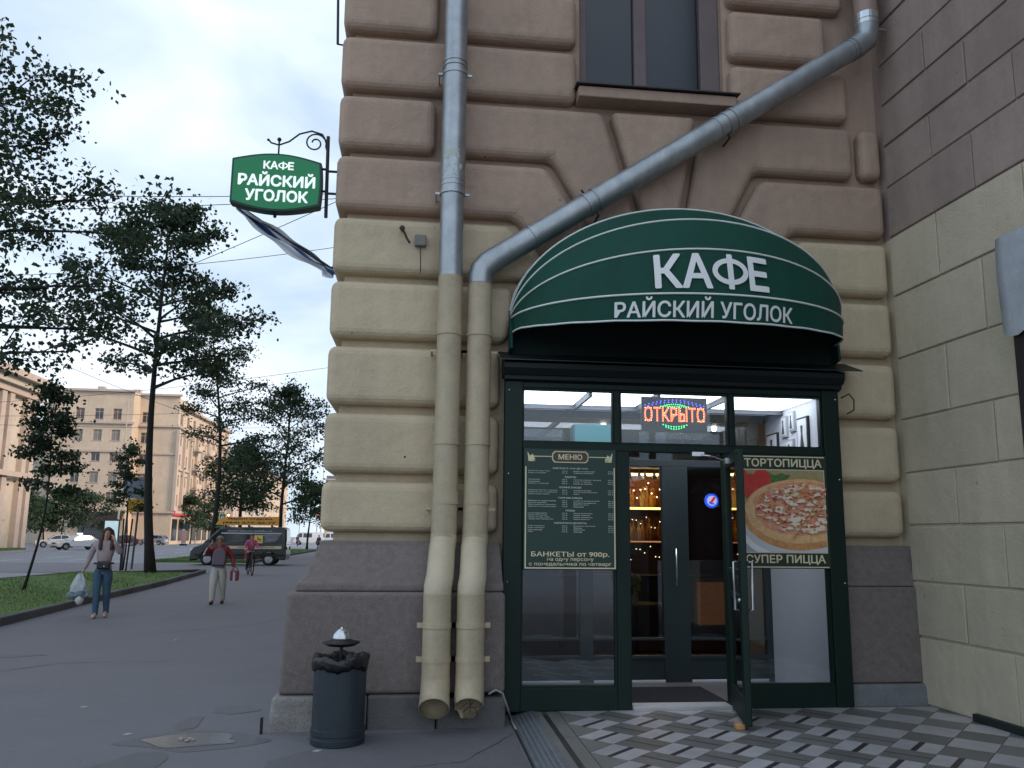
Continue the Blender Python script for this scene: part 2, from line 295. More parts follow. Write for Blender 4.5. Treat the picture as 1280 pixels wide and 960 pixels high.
# ================================================================ GROUND
g = MB(); g.box(-400, 300, -60, 900, -0.3, -0.012); struct('ground', g, ROADM)
def zsheet(pts, z, t=0.02):
    m = MB(); m.prism(pts, 'z', z-t, z); return m
kerb_in = [(-6.4, -8), (-6.75, 5), (-7.18, 15.1), (-7.57, 19.4), (-8.02, 26.4), (-8.7, 33), (-9.0, 35.6)]
pave = [(5.6, -8)] + kerb_in[:1] + kerb_in[1:] + [(-9.2, 47), (-11.2, 92), (-14, 150), (-3, 150), (-1.0, 22), (-1.0, 8), (5.6, 8)]
struct('pavement', zsheet(pave, 0.0, 0.1), ASPH)
dr = [(-30, 35.5), (-9.0, 35.5), (-9.25, 47.0), (-30, 47.0)]
struct('driveway', zsheet(dr, 0.004, 0.05), ASPH)
def strip(poly, name, seed):
    o = struct(name, zsheet(poly, 0.13, 0.3), GRASS)
    rs = np.random.RandomState(seed); P = np.array(poly); x0, y0 = P.min(0); x1, y1 = P.max(0); pts = []
    def inside(x, y):
        c = False; n = len(poly)
        for i in range(n):
            a, b = poly[i], poly[(i+1) % n]
            if (a[1] > y) != (b[1] > y) and x < (b[0]-a[0])*(y-a[1])/(b[1]-a[1])+a[0]: c = not c
        return c
    want = 30000; v = np.zeros((0, 3))
    while len(pts) < want and len(pts) < 400000:
        x, y = rs.uniform(x0, x1), y0+(y1-y0)*rs.uniform(0, 1)**1.5
        if inside(x, y): pts.append((x, y))
    pts = np.array(pts); n = len(pts); a = rs.uniform(0, 2*PI, n); h = rs.uniform(0.015, 0.06, n)*(1+0.5*np.sin(pts[:, 0]*2.1+pts[:, 1]*1.3)); wd = 0.012
    b1 = np.c_[pts[:, 0]+np.cos(a)*wd, pts[:, 1]+np.sin(a)*wd, np.full(n, 0.125)]; b2 = np.c_[pts[:, 0]-np.cos(a)*wd, pts[:, 1]-np.sin(a)*wd, np.full(n, 0.125)]
    tp = np.c_[pts[:, 0]+rs.normal(0, 0.03, n), pts[:, 1]+rs.normal(0, 0.03, n), 0.13+h]
    vv = np.stack([b1, b2, tp], 1).reshape(-1, 3); me = bpy.data.meshes.new('grass'); me.vertices.add(3*n); me.vertices.foreach_set('co', vv.ravel())
    me.loops.add(3*n); me.loops.foreach_set('vertex_index', np.arange(3*n, dtype=np.int32)); me.polygons.add(n); me.polygons.foreach_set('loop_start', np.arange(0, 3*n, 3, dtype=np.int32)); me.polygons.foreach_set('loop_total', np.full(n, 3, dtype=np.int32))
    me.update(); me.materials.append(BLADE); b = link('grass', me); return b
outer = [(-13.0, 33.4), (-13.4, 28), (-13.0, 18), (-12.6, 5), (-12.4, -8)]
gi = [(x-0.14, y) for x, y in kerb_in[:-1]]
tag(strip(gi + [(-9.0, 33.2)] + outer, 'grass_verge', 1), 'mown green grass growing on the long verge between pavement and avenue', 'grass', kind='stuff')
s2 = [(-9.75, 49), (-11.35, 92), (-17.5, 92), (-15.3, 49)]
tag(strip(s2, 'grass_verge', 2), 'mown green grass on the verge beyond the parked van', 'grass', kind='stuff')
s3 = [(-37.2, 50), (-36.8, 74), (-38.3, 84), (-41.5, 84), (-41.5, 50)]
tag(strip(s3, 'grass_verge', 3), 'grass on the strip in front of the pale building across the avenue', 'grass', kind='stuff')
# kerbs: stones one by one
def kerb_run(pts, label, wd=0.16, h=0.15, L0=1.0, nmax=60):
    root = thing('kerb', label, 'kerb', (pts[0][0], pts[0][1], 0)); n = 0
    for a, b in zip(pts[:-1], pts[1:]):
        A, B = Vector((a[0], a[1])), Vector((b[0], b[1])); d = B-A; k = max(1, round(d.length/L0)); ang = math.atan2(d.y, d.x)
        for i in range(k):
            if n >= nmax: return
            c = A + d*((i+.5)/k); l = d.length/k - 0.012
            M = Matrix.Translation((c.x, c.y, h/2-0.03+random.uniform(-.004, .004))) @ Matrix.Rotation(ang+random.uniform(-.004, .004), 4, 'Z')
            m = MB(); m.obox(M, l, wd, h+0.06); m.obj('kerb_stone', KERB, root, bevel=0.015, seg=1); n += 1
kerb_run([(x-0.06, y) for x, y in kerb_in[1:]] + [(-9.4, 36.0)], 'long grey stone kerb between the pavement and the near grass verge', nmax=60)
kerb_run([(-9.3, 35.9), (-10.4, 34.6), (-12.2, 33.8)], 'short curved grey kerb at the end of the verge beside the parked van')
kerb_run([(-9.62, 48.4), (-10.05, 56), (-10.6, 70), (-11.25, 92)], 'grey kerb along the verge beyond the parked van', L0=2.0)
kerb_run([(-13.1, 33.4), (-13.5, 28), (-13.1, 18), (-12.7, 5)], 'grey kerb on the avenue side of the near grass verge', L0=2.0)
# avenue markings
for k, xo in enumerate((-17.0, -20.2, -23.4, -30.0, -33.5)):
    root = thing('lane_marking', 'dashed white lane line on the avenue, number %s lane from the near verge' % ('first', 'second', 'third', 'fourth', 'fifth')[k], 'road marking', (xo, 20, 0)); root['label'] = 'dashed white lane line, %s line out from the near verge' % ('first', 'second', 'third', 'fourth', 'fifth')[k]
    for j in range(16):
        y = 16 + j*8 + (k % 2)*3; xx = xo - (y-30)*0.035
        m = MB(); m.prism([(xx-.09, y), (xx+.09, y), (xx+.09-.15, y+4.4), (xx-.09-.15, y+4.4)], 'z', -0.011, -0.004); m.obj('dash', PAINTW, root)
# puddle and stains on the pavement
def blob(cx, cy, rx, ry, seed, n=28, am=0.16):
    rs = random.Random(seed); ph = [rs.uniform(0, 6.28) for _ in range(4)]
    return [(cx+rx*math.cos(t)*(1+am*math.sin(2*t+ph[0])+am*.6*math.sin(3*t+ph[1])+am*.3*math.sin(7*t+ph[2])), cy+ry*math.sin(t)*(1+am*math.sin(2*t+ph[3])+am*.5*math.sin(5*t+ph[1]))) for t in [2*PI*i/n for i in range(n)]]
pud = thing('puddle', 'shallow puddle with a wet dark rim round a drain on the pavement', 'puddle', (-1.75, 6.95, 0))
MB().prism(blob(-1.72, 6.85, 0.50, 0.30, 3), 'z', -0.002, 0.003).obj('wet_rim', DAMP, pud)
MB().prism(blob(-1.75, 6.86, 0.38, 0.21, 5), 'z', -0.002, 0.006).obj('water', WET, pud)
dm = MB()
for i in range(9):
    a = i*0.7; dm.ball((-1.79+0.07*math.cos(a)*(.4+i/12), 6.88+.05*math.sin(a)*(.4+i/12), 0.008), random.uniform(.012, .026), 6, 4, (1, 1, .5))
tag(dm.obj('gravel_crumbs', mat('pale_crumbs', (.35, .29, .28), .9), pud))
tag(MB().prism(blob(-1.66, 7.98, 0.20, 0.16, 9), 'z', -0.002, 0.004).obj('damp_stain', DAMP), 'dark damp stain on the pavement behind the puddle', 'stain')
tag(MB().prism(blob(-1.93, 7.45, 0.09, 0.3, 12), 'z', -0.002, 0.0035).obj('damp_stain', DAMP), 'narrow damp streak linking the puddle to the stain behind it', 'stain')
tag(MB().prism(blob(-2.0, 6.1, 0.22, 0.42, 14), 'z', -0.002, 0.0035).obj('damp_stain', DAMP), 'dark damp patch on the pavement in front of the puddle', 'stain')
tag(MB().prism(blob(-5.9, 11.5, 0.9, 0.22, 15), 'z', -0.002, 0.0035).obj('damp_stain', DAMP), 'long faint damp patch near the left end of the pavement', 'stain')
def crack(pts, label, wd=.006):
    rs = random.Random(len(label)); P_ = []
    for (x0, y0), (x1, y1) in zip(pts[:-1], pts[1:]):
        for i in range(8): t = i/8; P_.append((x0+(x1-x0)*t+rs.uniform(-.02, .02), y0+(y1-y0)*t+rs.uniform(-.02, .02)))
    P_.append(pts[-1]); q = MB()
    for i, (a, b) in enumerate(zip(P_[:-1], P_[1:])):
        dx, dy = b[0]-a[0], b[1]-a[1]; l = math.hypot(dx, dy) or 1; w_ = wd*rs.uniform(.5, 1.4); nx, ny = -dy/l*w_, dx/l*w_; q.add([(a[0]-nx, a[1]-ny, .0025), (b[0]-nx, b[1]-ny, .0025), (b[0]+nx, b[1]+ny, .0025), (a[0]+nx, a[1]+ny, .0025)], [(0, 1, 2, 3)])
    tag(q.obj('pavement_crack', mat('crack_dark', (.035, .034, .038), .9), fix=False), label, 'crack')
crack([(-6.5, 9.4), (-5.2, 9.8), (-4.4, 10.9), (-3.1, 11.0)], 'thin dark crack across the left of the pavement')
crack([(-.75, 5.2), (-.2, 5.9), (.35, 6.1), (.80, 6.9)], 'thin crack running to the metal ramp from the bin')
crack([(-4.2, 14), (-2.9, 15.5), (-2.2, 18)], 'thin crack further along the pavement behind the puddle', .008)
PATCH = mat('asphalt_patch', (.135, .132, .146), .85, var=.4, vscale=2, grain=.5, bump=.5, bscale=200, coords='World')
tag(MB().prism([(-1.0, 5.0), (.80, 5.0), (.80, 6.98), (.3, 7.04), (-.4, 6.98), (-.72, 6.6), (-1.05, 6.2)], 'z', -.002, .0022).obj('asphalt_patch', PATCH), 'darker repaired asphalt patch round the bin before the plinth', 'patch')
q = MB(); rs = random.Random(5)
for i in range(420):
    t = rs.random()
    if t < .5: x, y = rs.uniform(-1.2, .8), 7.06-abs(rs.gauss(0, .16))
    elif t < .75: x, y = .81-abs(rs.gauss(0, .05)), rs.uniform(5.2, 7.0)
    else: x, y = rs.uniform(-6.5, .7), rs.uniform(5.5, 12)
    r_ = rs.uniform(.002, .0055); q.ball((x, y, r_*.6), r_, 5, 3, (1, rs.uniform(.6, 1), .7))
tag(q.obj('grit', mat('grit', (.16, .15, .14), .9, var=.6, vscale=30)), 'loose grit and crumbs strewn on the asphalt along the plinth', 'grit', kind='stuff')
# drill holes and pits left in the wall blocks
for i, (px, py) in enumerate([(482, 572), (506, 571), (530, 573), (466, 463), (441, 482), (600, 30), (606, 196), (700, 250), (452, 560), (580, 150)]):
    p_ = oy(px, py, 7.648); q = MB(); q.ball((p_.x, 7.655, p_.z), .010 if i != 1 else .014, 8, 5, (1, .6, 1)); HOLES.append(q)
# small litter
for i, (px, py, lab) in enumerate([(396, 939, 'small pale paper scrap on the asphalt before the bin'), (220, 686, 'tiny pale leaf lying on the pavement'), (105, 884, 'small dark leaf on the left of the pavement'), (160, 918, 'brown cigarette end left of the puddle')]):
    p = oz(px, py if py > 700 else 800); m = MB(); m.prism([(p.x-.03, p.y-.015), (p.x+.01, p.y-.025), (p.x+.035, p.y+.01), (p.x-.01, p.y+.02)], 'z', 0.001, 0.006); tag(m.obj('litter', mat('litter_paper', (.45, .43, .4), .9)), lab, 'litter')

# ================================================================ CORNER BUILDING
Y0, YR = 7.65, 7.80
JZ = [1.60, 2.155, 2.81, 3.465, 4.12, 4.775, 5.43, 6.085, 6.74, 7.395, 8.05, 8.70, 9.35]; G = 0.042
bld = thing('corner_building', 'brown and cream rusticated stone corner building with granite plinth behind the cafe awning', 'building', (1.9, 8.3, 0))
def block(poly, m, y1=None, bev=0.085, name='stone_block', proud=0.0):
    mb = MB(); mb.prism(poly, 'y', Y0-proud, y1 or YR+0.06); return mb.obj(name, m, bld, bevel=bev, seg=4)
def rect(x0, x1, z0, z1): return [(x0, z0), (x1, z0), (x1, z1), (x0, z1)]
XL = -0.945
for k in range(12):
    z0, z1 = JZ[k]+G, JZ[k+1]-G; m = CREAM if JZ[k+1] < 4.9 else BROWN
    dp = 8.75
    if k <= 2: block(rect(XL, 0.725, z0, z1), m, dp)
    elif k == 3: block([(XL, z0), (0.78, z0), (0.86, z0+.28), (0.84, z1), (XL, z1)], m, dp)
    elif k == 4: block([(XL, z0), (1.22, z0), (0.80, z1), (XL, z1)], m, dp)
    elif k == 5: block([(XL, z0), (0.86, z0), (1.36, 4.16), (1.80, 4.36), (1.18, z1), (XL, z1)], m, dp)
    elif k == 6: block(rect(XL, 0.03, z0, z1), m, dp); block([(0.10, z0), (1.24, z0), (1.87, 4.38), (2.26, 4.38), (1.78, z1), (0.10, z1)], m)
    elif k in (8, 10): block(rect(XL, 0.03, z0, z1), m, dp); block(rect(0.10, 1.50, z0, z1), m)
    else: block(rect(XL, 1.50, z0, z1), m, dp)
    # right of the doorway and window
    XI = 4.86
    if k <= 2: block(rect(4.12, XI, z0, z1), m)
    elif k == 3: block(rect(3.98, XI, z0, z1), m)
    elif k == 4: block([(3.50, z0), (XI, z0), (XI, z1), (3.88, z1)], m)
    elif k == 5: block([(2.92, 4.36), (3.38, 4.18), (3.80, z0), (XI, z0), (XI, z1), (3.48, z1)], m)
    elif k == 6: block([(2.56, 4.38), (2.86, 4.38), (3.42, z0), (4.54, z0), (4.54, z1), (2.86, z1)], m); block(rect(4.62, XI, z0, z1), m)
    elif k in (8, 10): block(rect(3.19, 4.30, z0, z1), m)
    else: block(rect(3.19, 4.52, z0, z1), m)
block([(2.34, 4.38), (2.48, 4.38), (2.78, 6.085-G), (1.86, 6.085-G)], BROWN, name='keystone', proud=0.02)
# street-side wall: blocks round the corner
for k in range(12):
    z0, z1 = JZ[k]+G, JZ[k+1]-G; m = CREAM if JZ[k+1] < 4.9 else BROWN; y = 8.82; j = 0
    while y < 20:
        l = 1.5 if (j+k) % 2 else 1.1
        mb = MB(); mb.box(XL, -0.7, y, y+l-0.07, z0, z1); mb.obj('stone_block', m, bld, bevel=0.05, seg=2); y += l; j += 1
for q in HOLES: q.obj('drill_hole', mat('hole_dark', (.02, .017, .015), .9), bld)
# recessed wall behind the joints (openings left for door and window)
def core(name, x0, x1, z0, z1, m, y0=YR, y1=8.6):
    mb = MB(); mb.box(x0, x1, y0, y1, z0, z1); return mb.obj(name, m, bld)
X0c = -0.83
for (z0, z1, m) in ((0, 3.22, CREAM),):
    core('wall_core', X0c, 0.80, z0, z1, m, y1=110); core('wall_core', 4.06, 5.6, z0, z1, m, y1=10)
core('wall_core', X0c, 5.6, 3.22, 4.775, CREAM); core('wall_core', X0c, 5.6, 4.775, 6.12, BROWN)
core('wall_core', X0c, 1.55, 6.12, 8.7, BROWN); core('wall_core', 3.15, 5.6, 6.12, 8.7, BROWN)
core('wall_core', X0c, 0.8, 3.22, 9.0, BROWN, y0=8.6, y1=110)
core('wall_core', 4.85, 5.6, 8.7, 20, BROWN, y0=7.6, y1=8.6)
core('upper_wall', -0.90, 4.85, 9.35, 20, BROWN, y0=7.68, y1=110); core('wall_core', X0c, 4.85, 8.7, 9.35, BROWN)
# window above the door
win = MB(); xw0, xw1, zw0 = 1.55, 3.15, 6.28
win.box(xw0, xw0+.10, 7.90, 8.0, zw0, 8.7); win.box(xw1-.22, xw1, 7.88, 8.0, zw0, 8.7); win.box(xw0, xw1, 7.9, 8.0, zw0, zw0+.06); win.box(2.18, 2.32, 7.89, 8.0, zw0, 8.7)
wf = win.obj('window', mat('mauve_window_frame', (0.16, 0.125, 0.125), .6, var=.3), bld, bevel=.01)
gl = MB(); gl.box(xw0+.1, 2.18, 7.95, 7.96, zw0+.06, 8.7); gl.obj('pane', WGLASS, wf)
gl = MB(); gl.box(2.32, xw1-.22, 7.95, 7.96, zw0+.06, 8.7); gl.obj('pane', WGLASS, wf)
core('window_head', 1.55, 3.15, 6.12, 6.2, BROWN, y0=7.8, y1=8.3)
core('room_back', 1.4, 3.3, 6.2, 8.7, mat('dark_room', (.02, .02, .025)), y0=8.5, y1=8.58)
sl_ = MB(); sl_.prism([(7.56, 6.14), (7.9, 6.14), (7.9, 6.30), (7.60, 6.26), (7.56, 6.255)], 'x', 1.50, 3.20); sl_.obj('window_sill', BROWN, bld, bevel=.012)
fl = MB(); fl.prism([(7.52, 6.262), (7.535, 6.262), (7.93, 6.312), (7.93, 6.322), (7.52, 6.276)], 'x', 1.47, 3.23); fl.obj('sill_flashing', ZINC if False else mat('dark_flashing', (.05, .045, .045), .5, .4), bld)
# plinth: granite and base stones
def loft(name, lv, x1, ybk, m, bev=0.02):
    mb = MB()
    for i, (x, y, z) in enumerate(lv): mb.v += [(x, y, z), (x1, y, z), (x1, ybk, z), (x, ybk, z)]
    for i in range(len(lv)-1):
        for k in range(4): mb.f.append((4*i+k, 4*i+(k+1) % 4, 4*i+4+(k+1) % 4, 4*i+4+k)); mb.mi.append(0)
    n = 4*(len(lv)-1); mb.f += [(3, 2, 1, 0), (n, n+1, n+2, n+3)]; mb.mi += [0, 0]
    return mb.obj(name, m, bld, bevel=bev, seg=3)
loft('base_stone', [(-1.22, 7.08, -.05), (-1.20, 7.11, 0.27)], -0.42, 22, BASEST, .03)
loft('base_stone', [(-0.412, 7.10, -.05), (-0.412, 7.12, 0.27)], 0.16, 8, mat('grey_base_stone', (.13, .125, .125), .85, var=.7, vscale=5, bump=.6, var2=(.07, .065, .065), coords='World'), .02)
loft('base_stone', [(0.168, 7.12, -.05), (0.168, 7.14, 0.24)], 0.76, 8, MATS['grey_base_stone'], .03)
loft('plinth_stone', [(-1.165, 7.17, .274), (-1.13, 7.20, 1.12)], 0.755, 22, GRAN, .035)
loft('plinth_stone', [(-1.08, 7.27, 1.122), (-1.075, 7.275, 1.19), (-1.02, 7.37, 1.24), (-0.93, 7.60, 1.52), (-0.925, 7.61, 1.56)], 0.745, 22, GRAN, .02)
loft('base_stone', [(4.11, 7.54, -.05), (4.11, 7.56, 0.245)], 5.1, 8, mat('pale_base_stone', (.19, .20, .21), .8, var=.6, vscale=4, bump=.5, coords='World'), .03)
loft('plinth_stone', [(4.11, 7.60, .25), (4.11, 7.61, 1.16)], 5.1, 8, GRAN, .02)
loft('plinth_stone', [(4.11, 7.635, 1.163), (4.11, 7.645, 1.22), (4.11, 7.70, 1.56)], 5.1, 8, GRAN, .015)

# ================================================================ WING ON THE RIGHT
wing = thing('building_wing', 'smooth plastered wing with incised block joints, cream below brown, on the right', 'building', (5.3, 5, 0))
wd = Vector((.05, -1, 0)).normalized(); wn = Vector((-1, -.05, 0)).normalized(); W0 = Vector((4.885, 7.66, 0))
def WP(s, z, d): v = W0 + wd*s + wn*d; return (v.x, v.y, z)
def wbox(name, s0, s1, z0, z1, d0, d1, m, parent=wing, bevel=0, seg=2):
    mb = MB(); v = [WP(s, z, d) for z in (z0, z1) for s, d in ((s0, d0), (s1, d0), (s1, d1), (s0, d1))]
    mb.add(v, [(0,3,2,1),(4,5,6,7),(0,1,5,4),(1,2,6,5),(2,3,7,6),(3,0,4,7)]); return mb.obj(name, m, parent, bevel=bevel, seg=seg)
WZ = [0.05, 0.686, 1.216, 1.763, 2.291, 2.837, 3.48, 4.15, 4.80, 5.362, 5.836, 6.305, 6.78, 7.25, 7.72, 8.19, 8.66]
for i in range(len(WZ)-1):
    z0, z1 = WZ[i]+.011, WZ[i+1]-.011; m = CREAMB if WZ[i+1] < 4.9 else BROWNB
    off = 0.72 if i % 2 else 1.26; s = 0.0 if i < 9 else 0.0; e = off
    if i >= 9: z0 += .004; z1 -= .004
    while s < 5.9:
        wbox('plaster_block', s+(0 if s == 0 else .006), e-.006, z0+random.uniform(-.003, .003), z1+random.uniform(-.003, .003), -.05, random.uniform(-.004, .004), m, bevel=.009, seg=2); s = e; e += 1.08
wbox('wing_wall', -.3, 6.2, 0, 4.80, -.6, -.022, CREAMB); wbox('wing_wall', -.3, 6.2, 4.80, 20, -.6, -.02, BROWNB)
wbox('wing_upper_wall', -.02, 6.2, 8.66, 20, -.05, 0.0, BROWNB)
# service canopy with cloth on the wing, and its dark post
cn = thing('cloth_canopy', 'grey white cloth cover wrapped over a dark post at the right edge', 'canopy', WP(1.6, 0, .1))
mb = MB(); cols = 26; rows = 10
for j in range(rows+1):
    for i in range(cols+1):
        s = 1.62 + i*0.09; z = 4.16 - (j/rows)*0.83 - (0.05*math.sin(i*0.9) if j == rows else 0); d = 0.16+0.012*math.sin(i*1.1+j*.4)+0.02*(j/rows)*math.sin(i*.63); mb.v.append(WP(s, z, d))
for j in range(rows):
    for i in range(cols): a = j*(cols+1)+i; mb.f.append((a, a+1, a+cols+2, a+cols+1)); mb.mi.append(0)
b0 = len(mb.v)
for j in range(rows+1): z = 4.16 - (j/rows)*0.83; mb.v.append(WP(1.62, z, 0.0))
for j in range(rows): mb.f.append((b0+j, b0+j+1, (j+1)*(cols+1), j*(cols+1))); mb.mi.append(0)
cloth = mb.obj('cloth', mat('grey_cloth', (.46, .49, .53), .85, var=.4, vscale=5, bump=.3, bscale=12), cn, smooth=True)
wbox('post', 1.70, 1.82, .05, 3.5, .0, .14, mat('dark_brown_post', (.025, .018, .018), .6), cn, bevel=.01)
wbox('door_panel', 1.82, 4.2, .05, 3.5, .0, .05, mat('dark_brown_door', (.035, .022, .02), .6, var=.3), cn, bevel=.01)
wbox('wall_drain', 0.78, 1.9, .051, .115, .0, .06, mat('drain_green', (.01, .02, .018), .6), wing, bevel=.006)

# ================================================================ TILED LANDING
land = struct('tiled_landing', (lambda m: m.prism([(1.06, 7.62), (1.06, -2), (5.7, -2), (5.7, 7.62)], 'z', -.05, 0.046))(MB()), mat('grout', (.07, .07, .075), .8))
def clip_poly(poly, x0, x1, y0, y1):
    def cl(ps, f, g):
        r = []
        for i in range(len(ps)):
            a, b = ps[i], ps[(i+1) % len(ps)]; fa, fb = f(a), f(b)
            if fa >= 0: r.append(a)
            if fa*fb < 0: t = fa/(fa-fb); r.append((a[0]+(b[0]-a[0])*t, a[1]+(b[1]-a[1])*t))
        return r
    for f in (lambda p: p[0]-x0, lambda p: x1-p[0], lambda p: p[1]-y0, lambda p: y1-p[1]):
        poly = cl(poly, f, None)
        if len(poly) < 3: return None
    return poly
D = 0.4665/2; gp = 0.004; nt_ = 0
def tile(poly, m, name='tile', z=0.0505):
    global nt_
    x1 = 5.1
    p = clip_poly(poly, 1.27, x1, 3.2, 7.50)
    if p and len(p) >= 3:
        mb = MB(); mb.prism(p, 'z', 0.03, z); mb.obj(name, m, land); nt_ += 1
for r in range(-2, 13):
    for c in range(0, 17):
        if (r+c) % 2: continue
        cx = 1.275 + D + c*D; cy = 7.49 - r*D; white = (r % 2 == 0)
        if cy < 3.9: continue
        hA, hB = Vector((D, 0)), Vector((0, D))
        q = D-gp
        L_, T_, R_, B_ = (cx-q, cy), (cx, cy+q), (cx+q, cy), (cx, cy-q)
        barred = cy < 7.3 and c < 10 + (1 if cy < 6.3 else 0)
        if not white and c == 0: continue
        m = TILEW if white else TILEG
        lerp = lambda a, b, t: (a[0]+(b[0]-a[0])*t, a[1]+(b[1]-a[1])*t)
        if barred:
            w0, w1 = (.43, .57) if white else (.46, .54)
            if white:   # bar runs parallel to left-top edge
                a0, b0_, a1, b1_ = lerp(L_, B_, w0), lerp(T_, R_, w0), lerp(L_, B_, w1), lerp(T_, R_, w1)
                tile([L_, a0, b0_, T_], m); tile([a1, B_, R_, b1_], m); tile([a0, a1, b1_, b0_], TILED, 'inlay_bar', .0495)
            else:
                a0, b0_, a1, b1_ = lerp(L_, T_, w0), lerp(B_, R_, w0), lerp(L_, T_, w1), lerp(B_, R_, w1)
                tile([L_, B_, b0_, a0], m); tile([a1, b1_, R_, T_], m); tile([a0, b0_, b1_, a1], TILED, 'inlay_bar', .0495)
        else: tile([L_, B_, R_, T_], m)
# plain border band with its dark inlay line, zigzag edge
for r in range(0, 8):
    y = 7.49 - r*2*D
    pts = [(1.162, y-2*D+gp), (1.27, y-2*D+gp), (1.27+D-.01, y-D), (1.27, y-gp), (1.162, y-gp)]
    mb = MB(); mb.prism([(1.162, y-2*D+gp), (1.268, y-2*D+gp), (1.268, y-gp), (1.162, y-gp)], 'z', .03, .0502); mb.obj('border_tile', TILEB, land)
    mb = MB(); mb.prism([(1.277, y-2*D+.012), (1.277+D-.01, y-D), (1.277, y-.012)], 'z', .03, .0502); mb.obj('border_tile', TILEB, land)
mb = MB(); mb.box(1.118, 1.158, 3.2, 7.36, .03, .0497); mb.obj('inlay_line', TILED, land)
mb = MB(); mb.box(1.064, 1.114, 3.2, 7.5, .03, .0502); mb.obj('border_strip', TILEB, land)
rp = thing('metal_ramp', 'long checker plate metal ramp strip along the left edge of the tiled landing', 'ramp', (.96, 6, 0))
mb = MB(); mb.prism([(.84, -.004), (1.062, -.004), (1.062, .052), (1.02, .056), (.84, .010)], 'y', 2.0, 7.56); mb.obj('plate', CHECK, rp)
mb = MB()
for j in range(150):
    for i in range(5):
        x = .862+i*.037; y = 4.2+j*.022; z = .0105+(x-.84)*.256; a = 0.9 if (i+j) % 2 else -0.9
        M = Matrix.Translation((x, y, z+.001)) @ Matrix.Rotation(-.25, 4, 'Y') @ Matrix.Rotation(a, 4, 'Z'); mb.obox(M, .024, .005, .003)
tag(mb.obj('raised_treads', mat('worn_tread', (.5, .53, .57), .35, .8), rp), kind='stuff')
mb = MB(); mb.box(.822, .838, 3, 7.5, -.003, .006); tag(mb.obj('sealant_line', mat('tar', (.02, .02, .022), .6)), 'black tar line between the asphalt and the metal ramp', 'seam')
# cable coming out beside the frame
mb = MB(); mb.tube([(0.60, 7.0, .30), (.66, 7.02, .33), (.72, 7.04, .30), (.76, 7.05, .20), (.80, 7.2, .10), (.83, 7.3, .02), (.835, 7.0, .015)], .009, 6); tag(mb.obj('cable', mat('grey_cable', (.3, .3, .31), .6), smooth=True), 'grey cable curling from behind the right drain pipe to the ramp', 'cable')
# ================================================================ CAFE ENTRANCE
ent = thing('cafe_entrance', 'dark green glazed vestibule front with open door under the awning', 'shopfront', (2.43, 7.6, .05))
FY0, FY1 = 7.50, 7.60
def fr(name, x0, x1, z0, z1, y0=FY0, y1=FY1, m=GREENF, bev=.006, p=ent):
    mb = MB(); mb.box(x0, x1, y0, y1, z0, z1); return mb.obj(name, m, p, bevel=bev, seg=2)
fr('frame_post', .76, .93, .05, 3.14, FY0-.012); fr('frame_post', 3.945, 4.115, .05, 3.14, FY0-.012)
fr('head_rail', .93, 3.945, 3.03, 3.14); fr('transom_rail', .93, 3.945, 2.435, 2.505, FY0+.003)
fr('bottom_rail', .93, 1.835, .05, .25, FY0+.003); fr('bottom_rail', 3.02, 3.945, .05, .25, FY0+.003)
fr('mullion', 1.826, 1.882, 2.505, 3.03); fr('mullion', 2.98, 3.026, 2.505, 3.03)
fr('door_post', 1.835, 1.97, .05, 2.435); fr('door_post', 2.91, 3.02, .05, 2.435)
for (x0, x1, z0, z1) in ((.93, 1.826, 2.505, 3.03), (1.882, 2.98, 2.505, 3.03), (3.026, 3.945, 2.505, 3.03), (.93, 1.835, .25, 2.435), (3.02, 3.945, .25, 2.435)):
    b = .018; mb = MB()
    for q in ((x0, x0+b, z0, z1), (x1-b, x1, z0, z1), (x0+b, x1-b, z0, z0+b), (x0+b, x1-b, z1-b, z1)): mb.box(q[0], q[1], FY0+.02, FY1-.02, q[2], q[3])
    bead = mb.obj('glazing_bead', GREENF, ent, fix=True)
    mb = MB(); mb.box(x0+b, x1-b, FY0+.045, FY0+.051, z0+b, z1-b); mb.obj('pane', GLASS, bead)
mb = MB(); mb.prism([(7.38, 3.20), (7.42, 3.14), (7.50, 3.14), (7.50, 3.135), (7.66, 3.135), (7.66, 3.36), (7.40, 3.26), (7.38, 3.25)], 'x', .74, 4.14); mb.obj('cornice', mat('dark_navy_cornice', (.004, .010, .012), .5, spec=.3), ent, bevel=.006)
mb = MB(); mb.prism([(7.44, 3.10), (7.50, 3.08), (7.50, 3.14), (7.44, 3.14)], 'x', .75, 4.13); mb.obj('cornice_moulding', MATS['dark_navy_cornice'], ent)
mb = MB(); mb.prism([(7.33, 3.262), (7.66, 3.40), (7.66, 3.41), (7.33, 3.272)], 'x', .70, 4.30); mb.obj('cornice_flashing', mat('dark_sheet', (.02, .028, .03), .45, .3), ent)
mb = MB(); mb.box(1.97, 2.91, 7.46, 7.66, .05, .085); mb.obj('threshold', mat('pale_threshold', (.45, .46, .46), .4), ent, bevel=.005)
# bolts on frame
mb = MB()
for z in (3.0, 2.2, 1.2): mb.ball((.80, 7.487, z), .009, 8, 5); mb.ball((4.08, 7.487, z), .009, 8, 5)
mb.obj('screw_head', STEEL, ent)
